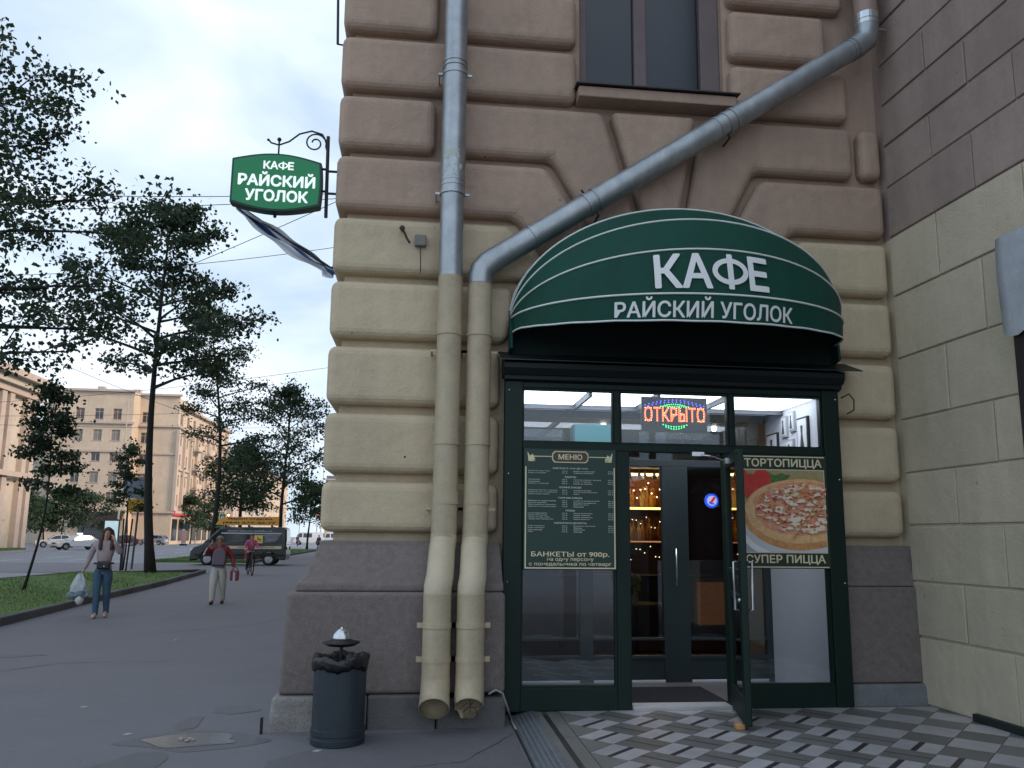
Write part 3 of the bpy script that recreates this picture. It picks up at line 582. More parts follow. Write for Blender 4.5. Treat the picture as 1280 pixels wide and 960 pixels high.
# open door leaf: local frame from hinge; built in world
H0 = Vector((2.935, 7.50, 0)); dd = Vector((-.235, -.93, 0)).normalized(); dn = Vector((-dd.y, dd.x, 0)); LW = .92
door = MB()
def dbox(mb, s0, s1, z0, z1, t0=-.028, t1=.028):
    v = []
    for z in (z0, z1):
        for s, t in ((s0, t0), (s1, t0), (s1, t1), (s0, t1)): p = H0+dd*s+dn*t; v.append((p.x, p.y, z))
    mb.add(v, [(0,3,2,1),(4,5,6,7),(0,1,5,4),(1,2,6,5),(2,3,7,6),(3,0,4,7)])
dbox(door, .0, .12, .09, 2.38); dbox(door, LW-.12, LW, .09, 2.38); dbox(door, .12, LW-.12, 2.28, 2.38); dbox(door, .12, LW-.12, .09, .30); dbox(door, .12, LW-.12, 1.08, 1.14); dbox(door, .12, LW-.12, 1.30, 1.35)
dl = door.obj('door', GREENF, ent, bevel=.008)
mb = MB(); dbox(mb, .12, LW-.12, .30, 2.28, -.003, .003); mb.obj('pane', GLASS, dl)
mb = MB(); P = lambda s, t, z: tuple(H0+dd*s+dn*t+Vector((0, 0, z)))
mb.tube([P(LW-.06, -.028, 1.42), P(LW-.06, -.075, 1.42), P(LW-.06, -.075, 1.02), P(LW-.06, -.028, 1.02)], .011, 8); mb.tube([P(LW-.06, .028, 1.42), P(LW-.06, .075, 1.42), P(LW-.06, .075, 1.02), P(LW-.06, .028, 1.02)], .011, 8)
mb.ball(P(LW-.05, -.035, 1.10), .018); mb.obj('handle', STEEL, dl, smooth=True)
mb = MB(); mb.tube([P(.30, -.04, 2.33), P(.12, -.16, 2.40), (2.60, 7.50, 2.42)], .010, 8); mb.box(2.58, 2.70, 7.46, 7.50, 2.40, 2.44); dbox(mb, .22, .42, 2.30, 2.35, -.06, -.028); mb.obj('door_closer', STEEL, dl)
p = H0+dd*(LW-.10)+dn*-.07; mb = MB(); mb.prism([(p.x-.035, p.y-.05), (p.x+.04, p.y-.045), (p.x+.03, p.y+.05), (p.x-.03, p.y+.04)], 'z', .0508, .095); tag(mb.obj('door_wedge', mat('orange_wood', (.62, .33, .12), .7, var=.3), bevel=.01), 'small orange wooden wedge holding the open door on the tiles', 'door wedge')
# ---------------------------------------------------------------- vestibule and bar room
VZ = 2.99
INW = mat('white_inner_wall', (.62, .63, .68), .6, var=.1)
room = thing('vestibule_room', 'white walled vestibule with lit ceiling panels behind the glass front', 'room', (2.4, 8.2, .05))
def rb(name, x0, x1, y0, y1, z0, z1, m, p=room, bev=0): mb = MB(); mb.box(x0, x1, y0, y1, z0, z1); return mb.obj(name, m, p, bevel=bev)
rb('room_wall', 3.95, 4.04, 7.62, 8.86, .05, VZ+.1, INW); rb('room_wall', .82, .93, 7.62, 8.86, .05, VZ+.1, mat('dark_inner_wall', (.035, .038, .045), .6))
rb('room_floor', .93, 3.95, 7.62, 8.9, .0, .055, mat('inner_floor', (.16, .15, .15), .35, var=.4, vscale=9))
rb('floor_rail', .93, 2.0, 7.66, 7.70, .055, .12, mat('pale_rail', (.55, .56, .6), .5)); rb('floor_rail', 3.0, 3.95, 7.64, 7.68, .055, .11, MATS['pale_rail'])
rb('room_ceiling', .82, 4.04, 7.62, 8.9, VZ+.05, VZ+.15, mat('ceiling_frame', (.10, .11, .13), .6))
LAMPW = mat('ceiling_light', (.8, .8, .85), .5, emit=(.90, .93, 1.0), estr=3.6)
for i, x in enumerate((.98, 1.66, 2.36, 3.06)):
    rb('light_panel', x, x+.60+(.25 if i == 3 else 0), 7.64, 8.36, VZ+.03, VZ+.055, LAMPW); rb('light_panel', x, x+.60+(.25 if i == 3 else 0), 8.48, 8.76, VZ+.035, VZ+.052, mat('dim_ceiling_light', (.5, .52, .6), .5, emit=(.55, .6, .8), estr=.35))
for x in (1.62, 2.31, 3.01): rb('ceiling_beam', x-.015, x+.015, 7.62, 8.86, VZ-.01, VZ+.06, MATS['ceiling_frame'])
rb('ceiling_beam', .93, 3.95, 8.39, 8.45, VZ-.012, VZ+.061, MATS['ceiling_frame'])
mt = MB(); mt.box(1.55, 2.98, 7.70, 8.55, .056, .068); tag(mt.obj('door_mat', mat('navy_mat', (.012, .013, .022), .95, bump=.6, bscale=200), bevel=.004), 'dark navy door mat lying inside the open doorway', 'door mat')
# inner partition
par = thing('inner_partition', 'grey green framed inner glass partition at the back of the vestibule', 'partition', (2.4, 8.9, .05))
def pb(name, x0, x1, z0, z1, y0=8.86, y1=8.94, m=GREYF): return rb(name, x0, x1, y0, y1, z0, z1, m, par, .005)
pb('head_beam', .9, 3.98, 2.96, VZ+.06); pb('transom_rail', .9, 3.98, 2.42, 2.50)
for x0, x1 in ((.9, 1.0), (1.75, 1.9), (2.70, 3.0), (3.88, 3.98)): pb('stile', x0, x1, .05, 2.42); 
for x0, x1 in ((1.0, 1.75), (1.9, 2.70), (3.0, 3.88)): pb('kick_panel', x0, x1, .06, .30, 8.875); pb('rail', x0, x1, .30, .34); pb('rail', x0, x1, .50, .53); pb('sill_strip', x0, x1, .055, .085, 8.85, 8.86, MATS['pale_rail'])
for x0, x1, z0, z1 in ((1.0, 1.75, .53, 2.42), (1.9, 2.70, .53, 2.42), (3.0, 3.88, .53, 2.42), (1.0, 3.88, 2.50, 2.96)):
    rb('pane', x0, x1, 8.90, 8.905, z0, z1, GLASSIN, par)
mb = MB(); mb.tube([(2.83, 8.86, 1.5), (2.83, 8.80, 1.5), (2.83, 8.80, 1.1), (2.83, 8.86, 1.1)], .011, 8); mb.obj('handle', STEEL, par, smooth=True)
# bar room
bar = thing('bar_room', 'dim brown bar room seen through the inner glass', 'room', (2.6, 11, .05)); BY = 12.6
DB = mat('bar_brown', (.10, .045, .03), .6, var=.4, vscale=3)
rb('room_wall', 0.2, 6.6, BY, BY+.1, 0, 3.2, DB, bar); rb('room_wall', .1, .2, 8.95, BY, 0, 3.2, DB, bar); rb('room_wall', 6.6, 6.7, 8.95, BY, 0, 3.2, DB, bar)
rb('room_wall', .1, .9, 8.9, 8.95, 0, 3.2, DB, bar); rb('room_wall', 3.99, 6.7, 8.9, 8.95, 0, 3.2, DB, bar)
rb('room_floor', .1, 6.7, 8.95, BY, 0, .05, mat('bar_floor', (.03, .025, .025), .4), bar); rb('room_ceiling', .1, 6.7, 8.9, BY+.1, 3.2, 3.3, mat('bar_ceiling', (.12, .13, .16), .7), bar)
shelf = thing('bar_shelf', 'wooden back bar shelving glowing amber behind the glass', 'shelves', (3.2, 12.3, .05))
rb('shelf_board', 2.2, 3.9, 12.15, 12.5, 2.05, 2.08, mat('shelf_wood', (.16, .07, .03), .5), shelf); rb('shelf_board', 2.2, 3.9, 12.15, 12.5, 1.55, 1.58, MATS['shelf_wood'], shelf); rb('shelf_board', 2.2, 3.9, 12.15, 12.5, 2.62, 2.65, MATS['shelf_wood'], shelf)
rb('shelf_back', 2.15, 3.95, 12.5, 12.53, .9, 2.9, mat('shelf_back', (.22, .08, .03), .5), shelf); rb('shelf_side', 2.15, 2.2, 12.15, 12.5, .9, 2.9, MATS['shelf_wood'], shelf); rb('shelf_side', 3.9, 3.95, 12.15, 12.5, .9, 2.9, MATS['shelf_wood'], shelf)
rb('light_strip', 2.25, 3.85, 12.10, 12.145, 2.055, 2.085, mat('amber_strip', (1, .6, .2), .5, emit=(1, .52, .12), estr=7), shelf); rb('light_strip', 2.25, 3.85, 12.16, 12.20, 2.58, 2.61, mat('amber_strip_dim', (1, .5, .2), .5, emit=(1, .55, .2), estr=16), shelf)
bc = thing('bar_counter', 'dark bar counter below the amber shelves', 'counter', (3.2, 11.6, .05)); rb('counter_body', 2.0, 4.2, 11.3, 11.7, .05, 1.05, DB, bc, .01); rb('counter_top', 1.95, 4.25, 11.25, 11.75, 1.05, 1.1, MATS['bar_floor'], bc, .01)
AMB = [leafmat('amber_glass', (.80, .42, .06)), leafmat('brown_glass', (.35, .13, .03)), leafmat('pale_glass', (.80, .68, .40)), leafmat('green_glass', (.06, .2, .05))]
prof = [(.036, 0), (.038, .02), (.038, .17), (.03, .2), (.013, .235), (.013, .29), (.016, .295), (.016, .31)]
bmesh_b = [MB().lathe(prof, 10).mesh('bottle', m, smooth=True) for m in AMB]
cnt = 0; words = ['amber', 'brown', 'pale', 'green']
for zz, n in ((2.08, 30), (1.58, 24)):
    for i in range(n):
        k = RNG.choice([0, 0, 0, 1, 2]) if zz > 2 else RNG.choice([1, 3, 2, 0, 1]); o = link('bottle', bmesh_b[k]); o.location = (2.28+i*(1.6/n)+RNG.uniform(-.01, .01), 12.3+RNG.uniform(-.05, .06), zz); o.scale = (1, 1, RNG.uniform(.8, 1.15))
        tag(o, 'small %s bottle standing on the %s bar shelf' % (words[k], 'upper' if zz > 2 else 'lower'), 'bottle', 'bottles on the %s bar shelf, %s ones' % ('upper' if zz > 2 else 'lower', words[k]))
gp_ = MB().lathe([(.028, 0), (.028, .004), (.005, .01), (.005, .07), (.02, .09), (.033, .12), (.03, .17)], 10, cap=False).mesh('wine_glass', mat('clear_wine_glass', (.7, .65, .6), .06, spec=1, metal=.4), smooth=True)
for i in range(14):
    o = link('wine_glass', gp_); o.location = (2.3+i*.115, 11.7+.1*(i % 2), 2.66); o.rotation_euler = (PI, 0, 0); tag(o, 'upturned wine glass hanging above the amber bar shelf', 'wine glass', 'wine glasses hanging over the bar')
rk = MB(); rk.box(2.2, 4.0, 11.6, 11.9, 2.66, 2.69); rk.box(2.24, 2.27, 11.74, 11.77, 2.69, 3.2); rk.box(3.9, 3.93, 11.74, 11.77, 2.69, 3.2); tag(rk.obj('glass_rack', MATS['shelf_wood']), 'wooden hanging rack for the wine glasses over the bar', 'rack')
sg = thing('added_glints', 'string of tiny warm lights above the amber bar shelf', 'string lights', (3.1, 12.1, 2.5)); q = MB()  # added glowing points that imitate glints on the bar glassware
wpts = [(2.2+i*.06, 12.06+.04*math.sin(i*2.1), 2.36+.09*math.sin(i*1.3)+.05*math.sin(i*3.7)) for i in range(30)]; q.tube(wpts, .003, 4); q.obj('glint_cord', IRON, sg)
LB_ = mat('warm_glint_glow', (1, .8, .5), .5, emit=(1, .68, .32), estr=9); bme = MB().ball((0, 0, 0), .011, 6, 4).mesh('glint_bead', LB_)
for i, w_ in enumerate(wpts): o = link('glint_bead', bme, sg); o.location = Vector(w_)-Vector((3.1, 12.1, 2.5))+Vector((0, 0, -.015))
for nm_, zz_, yy_ in (('middle', 1.86, 12.1), ('lowest', 1.42, 11.9)):  # two more added rows of glowing glint points
    s2_ = thing('added_glints', 'string of tiny warm lights, %s one of the bar back wall' % nm_, 'string lights', (3.1, yy_, zz_)); w2_ = [(2.15+i*.075, yy_+.04*math.sin(i*1.7), zz_+.07*math.sin(i*2.3)+.05*math.sin(i*.9)) for i in range(25)]
    q = MB(); q.tube(w2_, .003, 4); q.obj('glint_cord', IRON, s2_)
    for w_ in w2_: o = link('glint_bead', bme, s2_); o.location = Vector(w_)-Vector((3.1, yy_, zz_))+Vector((0, 0, -.015)); o.scale = (.55, .55, .55)
rb('light_strip', 2.25, 3.85, 12.10, 12.145, 1.555, 1.575, mat('amber_strip_dim2', (1, .4, .2), .5, emit=(1, .35, .12), estr=.8), shelf)
for i, (x, y) in enumerate(((2.5, 10.9), (3.3, 10.9), (4.1, 10.9))):
    m = MB(); m.lathe([(.02, 0), (.035, .02), (.035, .06)], 12, Matrix.Translation((x, y, 3.13))); tag(m.obj('spot_lamp', mat('lamp_glow', (1, .9, .7), .5, emit=(1, .82, .6), estr=25)), ('left', 'middle', 'right')[i]+'most small lit spotlight in the bar ceiling', 'spotlight')
# small table with vase near the inner glass
tb = thing('bar_table', 'dark round bar table behind the inner door glass', 'table', (2.75, 10.2, .05)); m = MB(); m.lathe([(.32, .72), (.32, .75)], 20, Matrix.Translation((2.75, 10.2, .05))); m.obj('tabletop', mat('table_top_wood', (.18, .08, .05), .3), tb)
m = MB(); m.lathe([(.2, 0), (.2, .02), (.03, .04), (.03, .72)], 14, Matrix.Translation((2.75, 10.2, .05))); m.obj('pedestal', IRON, tb)
vs_ = thing('flower_vase', 'glass vase of pale yellow flowers on the bar table', 'vase', (2.72, 10.15, .80)); m = MB(); m.lathe([(.035, 0), (.045, .06), (.03, .14), (.04, .2)], 12, Matrix.Translation((2.72, 10.15, .80))); m.obj('vase', AMB[2], vs_)
m = MB()
for i in range(12): m.ball((2.72+RNG.normal(0, .04), 10.15+RNG.normal(0, .04), 1.06+RNG.normal(0, .035)), .035, 7, 5)
m.obj('blossom', mat('pale_yellow_petal', (.62, .6, .22), .7, var=.4, vscale=20), vs_)
# warm framed picture low in the bar, round neon sign
pc = thing('warm_picture', 'gold framed brown picture leaning low beyond the inner door', 'picture', (3.62, 9.9, .5)); rb('picture_frame', 3.40, 3.95, 9.9, 9.93, .52, 1.12, mat('gold_frame', (.25, .13, .05), .4, .3), pc, .01); rb('canvas', 3.44, 3.91, 9.893, 9.899, .56, 1.08, mat('warm_canvas', (.35, .12, .04), .5, var=.9, vscale=9, var2=(.65, .36, .12), emit=(.5, .16, .05), estr=.12), pc)
nn_ = thing('neon_roundel', 'round blue, red and white lit sign hanging in the bar', 'neon sign', (3.98, 10.6, 2.16)); cx_, cz_ = 3.93, 2.13
def disc(mb, r, y, a0=0, a1=2*PI, n=28, f=None): mb.prism([(cx_+r*math.cos(a0+(a1-a0)*i/n), cz_+r*math.sin(a0+(a1-a0)*i/n)) for i in range(n if a1-a0 > 6.2 else n+1)], 'y', y, y+.012); return mb
disc(MB(), .098, 10.62).obj('backing', mat('neon_blue', (.02, .06, .4), .4, emit=(.03, .12, .9), estr=1.3), nn_)
disc(MB(), .068, 10.60).obj('white_face', mat('neon_white', (.7, .7, .8), .4, emit=(.7, .75, 1), estr=1.0), nn_)
m = MB(); m.prism([(cx_-.048, cz_-.04), (cx_-.02, cz_-.056), (cx_+.048, cz_+.04), (cx_+.02, cz_+.056)], 'y', 10.585, 10.598); m.obj('red_band', mat('neon_red', (.6, .02, .02), .4, emit=(.9, .03, .03), estr=1.2), nn_)
disc(MB(), .055, 10.57, -PI*.95, -PI*.3, 12).obj('blue_segment', MATS['neon_blue'], nn_)
# framed pictures on the side wall of the vestibule
fi = 0
for (y0, y1, z0, z1, lab) in ((8.50, 8.78, 2.45, 2.80, 'black framed dress print, furthest back on the white vestibule wall'), (8.26, 8.40, 2.72, 2.95, 'small grey framed print, upper left of the small ones on the vestibule wall'), (8.08, 8.20, 2.76, 2.98, 'small pale framed print, upper right of the small ones on the vestibule wall'), (8.12, 8.30, 2.42, 2.68, 'narrow pale framed print, lowest of the group on the vestibule wall'), (7.78, 8.02, 2.44, 2.88, 'large black framed dress print, nearest the glass on the vestibule wall')):
    pf = thing('framed_print', lab, 'picture', (3.93, (y0+y1)/2, z0)); b = .02
    mm = MB(); mm.box(3.925, 3.949, y0, y1, z0, z1); mm.obj('picture_frame', IRON if y1-y0 > .2 else mat('pale_frame', (.4, .4, .42), .5), pf)
    mm = MB(); mm.box(3.919, 3.9245, y0+b, y1-b, z0+b, z1-b); mm.obj('print_paper', mat('print_white', (.7, .7, .72), .6), pf)
    c = (y0+y1)/2; h = z1-z0; mm = MB(); mm.prism([(c-(y1-y0)*.22, z0+h*.15), (c+(y1-y0)*.22, z0+h*.15), (c+(y1-y0)*.06, z0+h*.6), (c+(y1-y0)*.1, z0+h*.8), (c-(y1-y0)*.1, z0+h*.8), (c-(y1-y0)*.06, z0+h*.6)], 'x', 3.915, 3.9185); mm.obj('dress_figure', mat('print_ink', (.06, .06, .07), .6), pf)
# added teal box, its colour imitating a reflection in the left transom
mm = MB(); mm.box(1.62, 2.15, 8.5, 8.75, 2.62, 2.84); tag(mm.obj('reflection_box', mat('teal_reflection', (.03, .17, .19), .4, emit=None), bevel=.02), 'teal wall unit high up behind the left transom glass', 'wall unit')

# ================================================================ OPEN SIGN
led = thing('open_sign', 'lit red OPEN sign in Cyrillic with blue and green dot arcs hanging behind the transom', 'led sign', (2.44, 7.62, 2.9))
mm = MB(); mm.box(2.13, 2.80, 7.625, 7.65, 2.66, 3.00); mm.obj('sign_panel', mat('smoky_panel', (.02, .015, .02), .3), led, bevel=.004)
mm = MB(); fit_text(mm, 'ОТКРЫТО', .2, lambda u, v, d: (2.465+u, 7.616-d, 2.825+v), width=.62, height=.15, bold=.012, extrude=.002); mm.obj('red_letters', mat('led_red', (.9, .08, .02), .5, emit=(1, .16, .06), estr=1.6), led)
mm = MB(); vs, fs = text_pts('ОТКРЫТО', .2, bold=-.004)
def dots(name, pts, m, r=.006):
    q = MB()
    for x, z in pts: q.ball((x, 7.614, z), r, 6, 4)
    q.obj(name, m, led)
# bright points along the letter strokes
def strokes():
    L_ = {'О': [(0,0,0,1),(0,1,.7,1),(.7,1,.7,0),(.7,0,0,0)], 'Т': [(0,1,.7,1),(.35,1,.35,0)], 'К': [(0,0,0,1),(0,.5,.7,1),(0,.5,.7,0)], 'Р': [(0,0,0,1),(0,1,.6,1),(.6,1,.6,.5),(.6,.5,0,.5)], 'Ы': [(0,0,0,1),(0,.5,.45,.5),(.45,.5,.45,0),(.45,0,0,0),(.7,0,.7,1)]}
    out = []
    for i, ch in enumerate('ОТКРЫТО'):
        for a, b, c, d in L_[ch]:
            n = max(3, int(5*math.hypot(c-a, d-b)))
            for t in range(n+1): out.append((2.165+i*.0895+(a+(c-a)*t/n)*.085, 2.762+(b+(d-b)*t/n)*.125))
    return out
dots('led_dot_red', strokes(), mat('led_orange', (1, .5, .3), .5, emit=(1, .42, .2), estr=4), .0045)
dots('led_dot_blue', [(2.465-.30+.60*t/15, 2.915+.055*math.sin(PI*t/15)) for t in range(16)] + [(2.465-.27+.54*t/13, 2.905+.045*math.sin(PI*t/13)) for t in range(14)], mat('led_blue', (.05, .05, .9), .5, emit=(.09, .1, 1), estr=3))
dots('led_dot_green', [(2.465-.10+.2*t/9, 2.915+.012*math.sin(PI*t/9)) for t in range(10)] + [(2.465-.14+.28*t/12, 2.905) for t in range(13)] + [(2.465-.12+.24*t/9, 2.722-.02*math.sin(PI*t/9)) for t in range(10)] + [(2.465-.09+.18*t/7, 2.700-.022*math.sin(PI*t/7)) for t in range(8)], mat('led_green', (.05, .9, .2), .5, emit=(.06, 1, .25), estr=2.2))

# ================================================================ MENU BOARD
menu = thing('menu_board', 'dark green cafe menu board with gold border on the left shop window', 'menu board', (1.385, 7.49, 1.3)); MY = 7.478
mx0, mx1, mz0, mz1 = .945, 1.83, 1.31, 2.44
mm = MB(); mm.box(mx0, mx1, MY, MY+.018, mz0, mz1); mm.obj('board', SIGNB, menu, bevel=.003)
mm = MB(); t = .011
def fb(q, x0, x1, z0, z1): q.box(x0, x1, MY-.004, MY, z0, z1)
mc = (mx0+mx1)/2
fb(mm, mx0+.012, mx0+.012+t, mz0+.012, mz1-.17); fb(mm, mx1-.012-t, mx1-.012, mz0+.012, mz1-.17); fb(mm, mx0+.012+t, mx1-.012-t, mz0+.012, mz0+.012+t)
fb(mm, mx0+.09, mc-.17, mz1-.077, mz1-.069); fb(mm, mc+.17, mx1-.09, mz1-.077, mz1-.069)
mm.obj('gold_border', GOLD, menu)
mm = MB()
for s in (-1, 1):
    x = mc+s*(.37)
    mm.prism([(x-.035*s, mz1-.12), (x+.03*s, mz1-.12), (x+.04*s, mz1-.03), (x+.015*s, mz1-.07), (x-.01*s, mz1-.05)], 'y', MY-.004, MY)
    mm.ball((x-.02*s, MY-.003, mz1-.10), .016, 8, 5)
mm.obj('ornament', GOLD, menu)
def octo(cx, cz, hw, hh, c): return [(cx-hw, cz-hh+c), (cx-hw+c, cz-hh), (cx+hw-c, cz-hh), (cx+hw, cz-hh+c), (cx+hw, cz+hh-c), (cx+hw-c, cz+hh), (cx-hw+c, cz+hh), (cx-hw, cz+hh-c)]
mm = MB(); mm.prism(octo(mc, mz1-.075, .175, .055, .025), 'y', MY-.004, MY); pl = mm.obj('title_plaque', GOLD, menu)
mm = MB(); mm.prism(octo(mc, mz1-.075, .165, .046, .022), 'y', MY-.006, MY-.0045); mm.obj('plaque_face', mat('brown_plaque', (.08, .05, .03), .5), pl)
T = lambda cx, cz: (lambda u, v, d: (cx+u, MY-.006-d*.3, cz+v))
mm = MB(); fit_text(mm, 'МЕНЮ', .1, lambda u, v, d: (mc+u, MY-.008-d*.3, mz1-.075+v), width=.23, height=.052, bold=.02); mm.obj('title_lettering', GOLDD, pl)
mm = MB(); fit_text(mm, 'БАНКЕТЫ от 900р.', .1, T(mc, mz0+.140), width=.74, height=.056, bold=.014); fit_text(mm, 'на одну персону', .1, T(mc, mz0+.092), width=.44, height=.036, bold=.004); fit_text(mm, 'с понедельника по четверг', .1, T(mc, mz0+.048), width=.78, height=.034, bold=.004); mm.obj('banquet_lettering', GOLDD, menu)
SM = mat('menu_small_print', (.75, .82, .76), .6)
secs = [('ЗАВТРАК С 10:00 ДО 14:00', ['Омлет из двух яиц', 'Каша с ягодами'], ['Блины со сметаной', 'Сырники домашние']), ('САЛАТЫ', ['Греческий', 'Столичный', 'Цезарь с курицей'], ['Салат из свежих овощей', 'Салат с тунцом', 'Салат из свеклы']), ('ПЕРВЫЕ БЛЮДА', ['Куриный бульон с лапшой', 'Грибной суп со сливками', 'Борщ по-домашнему'], ['Солянка мясная', 'Уха из красной рыбы', 'Харчо']), ('ГОРЯЧИЕ БЛЮДА', ['Шашлык из свиной шейки', 'Шашлык куриный', 'Люля-кебаб из баранины', 'Картофель по-домашнему'], ['Стейк из красной рыбы', 'Котлета по-киевски', 'Бефстроганов', 'Пельмени']), ('ПИЦЦА', ['Пицца Маргарита', 'Пицца Пепперони', 'Пицца Четыре сыра', 'Пицца Вегетарианская'], ['Пицца Карбонара', 'Пицца Грибная', 'Пицца Гавайская', 'Пицца Морская']), ('НАПИТКИ И ДЕСЕРТЫ', ['Кофе Эспрессо', 'Кофе Капучино', 'Чай зеленый', 'Морс'], ['Штрудель яблочный', 'Медовик', 'Мороженое', 'Чизкейк'])]
z = mz1-.185; mh = MB(); ml = MB()
for hd, A, B in secs:
    fit_text(mh, hd, .03, T(mc, z), width=min(.34, .018*len(hd)), height=.018, bold=.01, res=1); z -= .026
    for a, b in zip(A, B):
        for txt, cx, ww in ((a, mx0+.04, .012*len(a)), (b, mc+.03, .012*len(b))): fit_text(ml, txt, .03, T(cx+ww/2, z), width=ww, height=.0115, bold=.004, res=1)
        for cx in (mc-.055, mx1-.055): fit_text(ml, '%d р' % RNG.randint(12, 49)+'0' if False else '%d0 р' % RNG.randint(12, 49), .03, T(cx, z), width=.05, height=.0115, bold=.004, res=1)
        z -= .0182
    z -= .0185
mh.obj('heading_lettering', SM, menu); ml.obj('list_lettering', SM, menu)

# ================================================================ PIZZA SIGN
pz = thing('pizza_sign', 'pizza advertisement board with gold lettering on the right shop window', 'sign', (3.49, 7.49, 1.33)); px0, px1, pz0, pz1 = 3.035, 3.945, 1.335, 2.43
mm = MB(); mm.box(px0, px1, MY, MY+.018, pz0, pz1); mm.obj('board', mat('pizza_board_green', (.018, .035, .02), .45), pz, bevel=.003)
mm = MB(); fb(mm, px0+.02, px1-.02, pz1-.022, pz1-.012); mm.obj('gold_line', GOLD, pz); mm = MB(); fb(mm, px0+.02, px1-.02, pz0+.010, pz0+.020); mm.obj('gold_line', GOLD, pz)
pc_ = (px0+px1)/2
mm = MB(); fit_text(mm, 'ТОРТОПИЦЦА', .1, T(pc_+.01, pz1-.085), width=.79, height=.095, bold=.02); fit_text(mm, 'СУПЕР ПИЦЦА', .1, T(pc_, pz0+.085), width=.80, height=.095, bold=.02); mm.obj('gold_lettering', GOLDD, pz)
ax0, ax1, az0, az1 = px0+.02, px1-.035, pz0+.155, pz1-.15
mm = MB(); fb(mm, ax0-.008, ax1+.008, az0-.008, az1+.008); pp = mm.obj('photo_print', mat('photo_cream', (.7, .66, .52), .45), pz)
lay = [0]
def flat(poly, m, name='print_shape'):
    p = clip_poly(poly, ax0, ax1, az0, az1)
    if p and len(p) >= 3:
        lay[0] += 1; mm = MB(); y = MY-.0045-lay[0]*.00012; mm.prism(p, 'y', y, y+.0001); return mm
def many(name, polys, m):
    q = MB()
    for p in polys:
        r = flat(p, m)
        if r: q.add(r.v, r.f)
    q.obj(name, m, pp)
el = lambda cx, cz, rx, rz, n=40, wob=0, seed=0: [(ax0+cx+rx*math.cos(2*PI*i/n)*(1+wob*math.sin(5*2*PI*i/n+seed)+wob*.7*math.sin(11*2*PI*i/n+seed*2)), az0+cz+rz*math.sin(2*PI*i/n)*(1+wob*math.sin(6*2*PI*i/n+seed))) for i in range(n)]
AW, AH = ax1-ax0, az1-az0
rs = random.Random(4)
many('backdrop_print', [[(ax0, az0+AH*.55), (ax1, az0+AH*.45), (ax1, az1), (ax0, az1)]], mat('print_olive', (.42, .34, .15), .5, var=.6, vscale=12))
many('table_print', [[(ax0, az0), (ax1, az0), (ax1, az0+AH*.5), (ax0, az0+AH*.6)]], mat('print_grey_cloth', (.48, .49, .55), .5, var=.4, vscale=10))
many('greens_print', [el(.34+rs.uniform(-.1, .14), AH*.88+rs.uniform(-.05, .05), .05, .03, 9, .3, i) for i in range(16)], mat('print_green', (.05, .12, .03), .5, var=.7, vscale=40, var2=(.16, .3, .08)))
many('tomato_print', [el(.10, AH*.80, .11, .12, 24, .02), el(.22, AH*.88, .09, .11, 24, .02), el(.02, AH*.9, .06, .09, 20)], mat('print_red', (.68, .04, .03), .4, var=.4, vscale=12, var2=(.25, .01, .01)))
many('cherry_print', [el(.03, AH*.55, .04, .07, 14, .1)], mat('print_yellow', (.5, .42, .08), .4))
many('plate_print', [el(.58, AH*.33, .62, .36, 50)], mat('print_plate', (.85, .85, .85), .4))
many('plate_shade_print', [el(.59, AH*.36, .585, .33, 50)], mat('print_plate_inner', (.62, .62, .64), .4))
many('crust_print', [el(.60, AH*.46, .585, .345, 60, .010)], mat('print_crust', (.72, .36, .13), .5, var=.7, vscale=16, var2=(.25, .09, .03)))
many('crust_top_print', [el(.605, AH*.50, .56, .31, 60, .014)], mat('print_crust_top', (.85, .55, .27), .5, var=.6, vscale=22, var2=(.5, .2, .07)))
many('cheese_print', [el(.62, AH*.53, .50, .262, 60, .03, 1)], mat('print_sauce', (.80, .42, .25), .5, var=.8, vscale=22, var2=(.55, .10, .04)))
def pzp():
    a, r = rs.uniform(0, 2*PI), rs.uniform(0, 1)**.5; return .62+.46*r*math.cos(a), AH*.53+.235*r*math.sin(a)
def many2(nm, n, m, a, b): many(nm, [(lambda c: el(c[0], c[1], rs.uniform(a, b), rs.uniform(a, b)*.5, 9, .25, i))(pzp()) for i in range(n)], m)
many2('orange_topping_print', 60, mat('print_orange', (.62, .25, .08), .5, var=.7, vscale=60), .015, .05)
many2('pink_topping_print', 50, mat('print_pink', (.82, .42, .34), .5, var=.5, vscale=60), .012, .035)
many2('gold_topping_print', 70, mat('print_gold_cheese', (.92, .68, .36), .5, var=.6, vscale=60), .012, .04)
many('melted_cheese_print', [(lambda c: el(c[0], c[1], rs.uniform(.012, .055), rs.uniform(.006, .022), 12, .3, i))(pzp()) for i in range(90)], mat('print_cheese', (.90, .78, .62), .5, var=.4, vscale=45, var2=(.8, .5, .3)))
many('topping_print', [(lambda c: el(c[0], c[1], rs.uniform(.006, .026), rs.uniform(.004, .012), 8, .3, i))(pzp()) for i in range(60)], MATS['print_red'])
many('herb_print', [el(.55+rs.uniform(-.25, .25), AH*.58+rs.uniform(-.12, .12), rs.uniform(.003, .008), rs.uniform(.003, .006), 6, .2, i) for i in range(60)], MATS['print_green'])
many('slice_line_print', [[(ax0+.86, az0+AH*.80), (ax0+.868, az0+AH*.80), (ax0+.51, az0+AH*.16), (ax0+.495, az0+AH*.16)], [(ax0+.62, az0+AH*.52), (ax0+.9, az0+AH*.43), (ax0+.9, az0+AH*.445)]], mat('print_slice', (.48, .24, .10), .5))

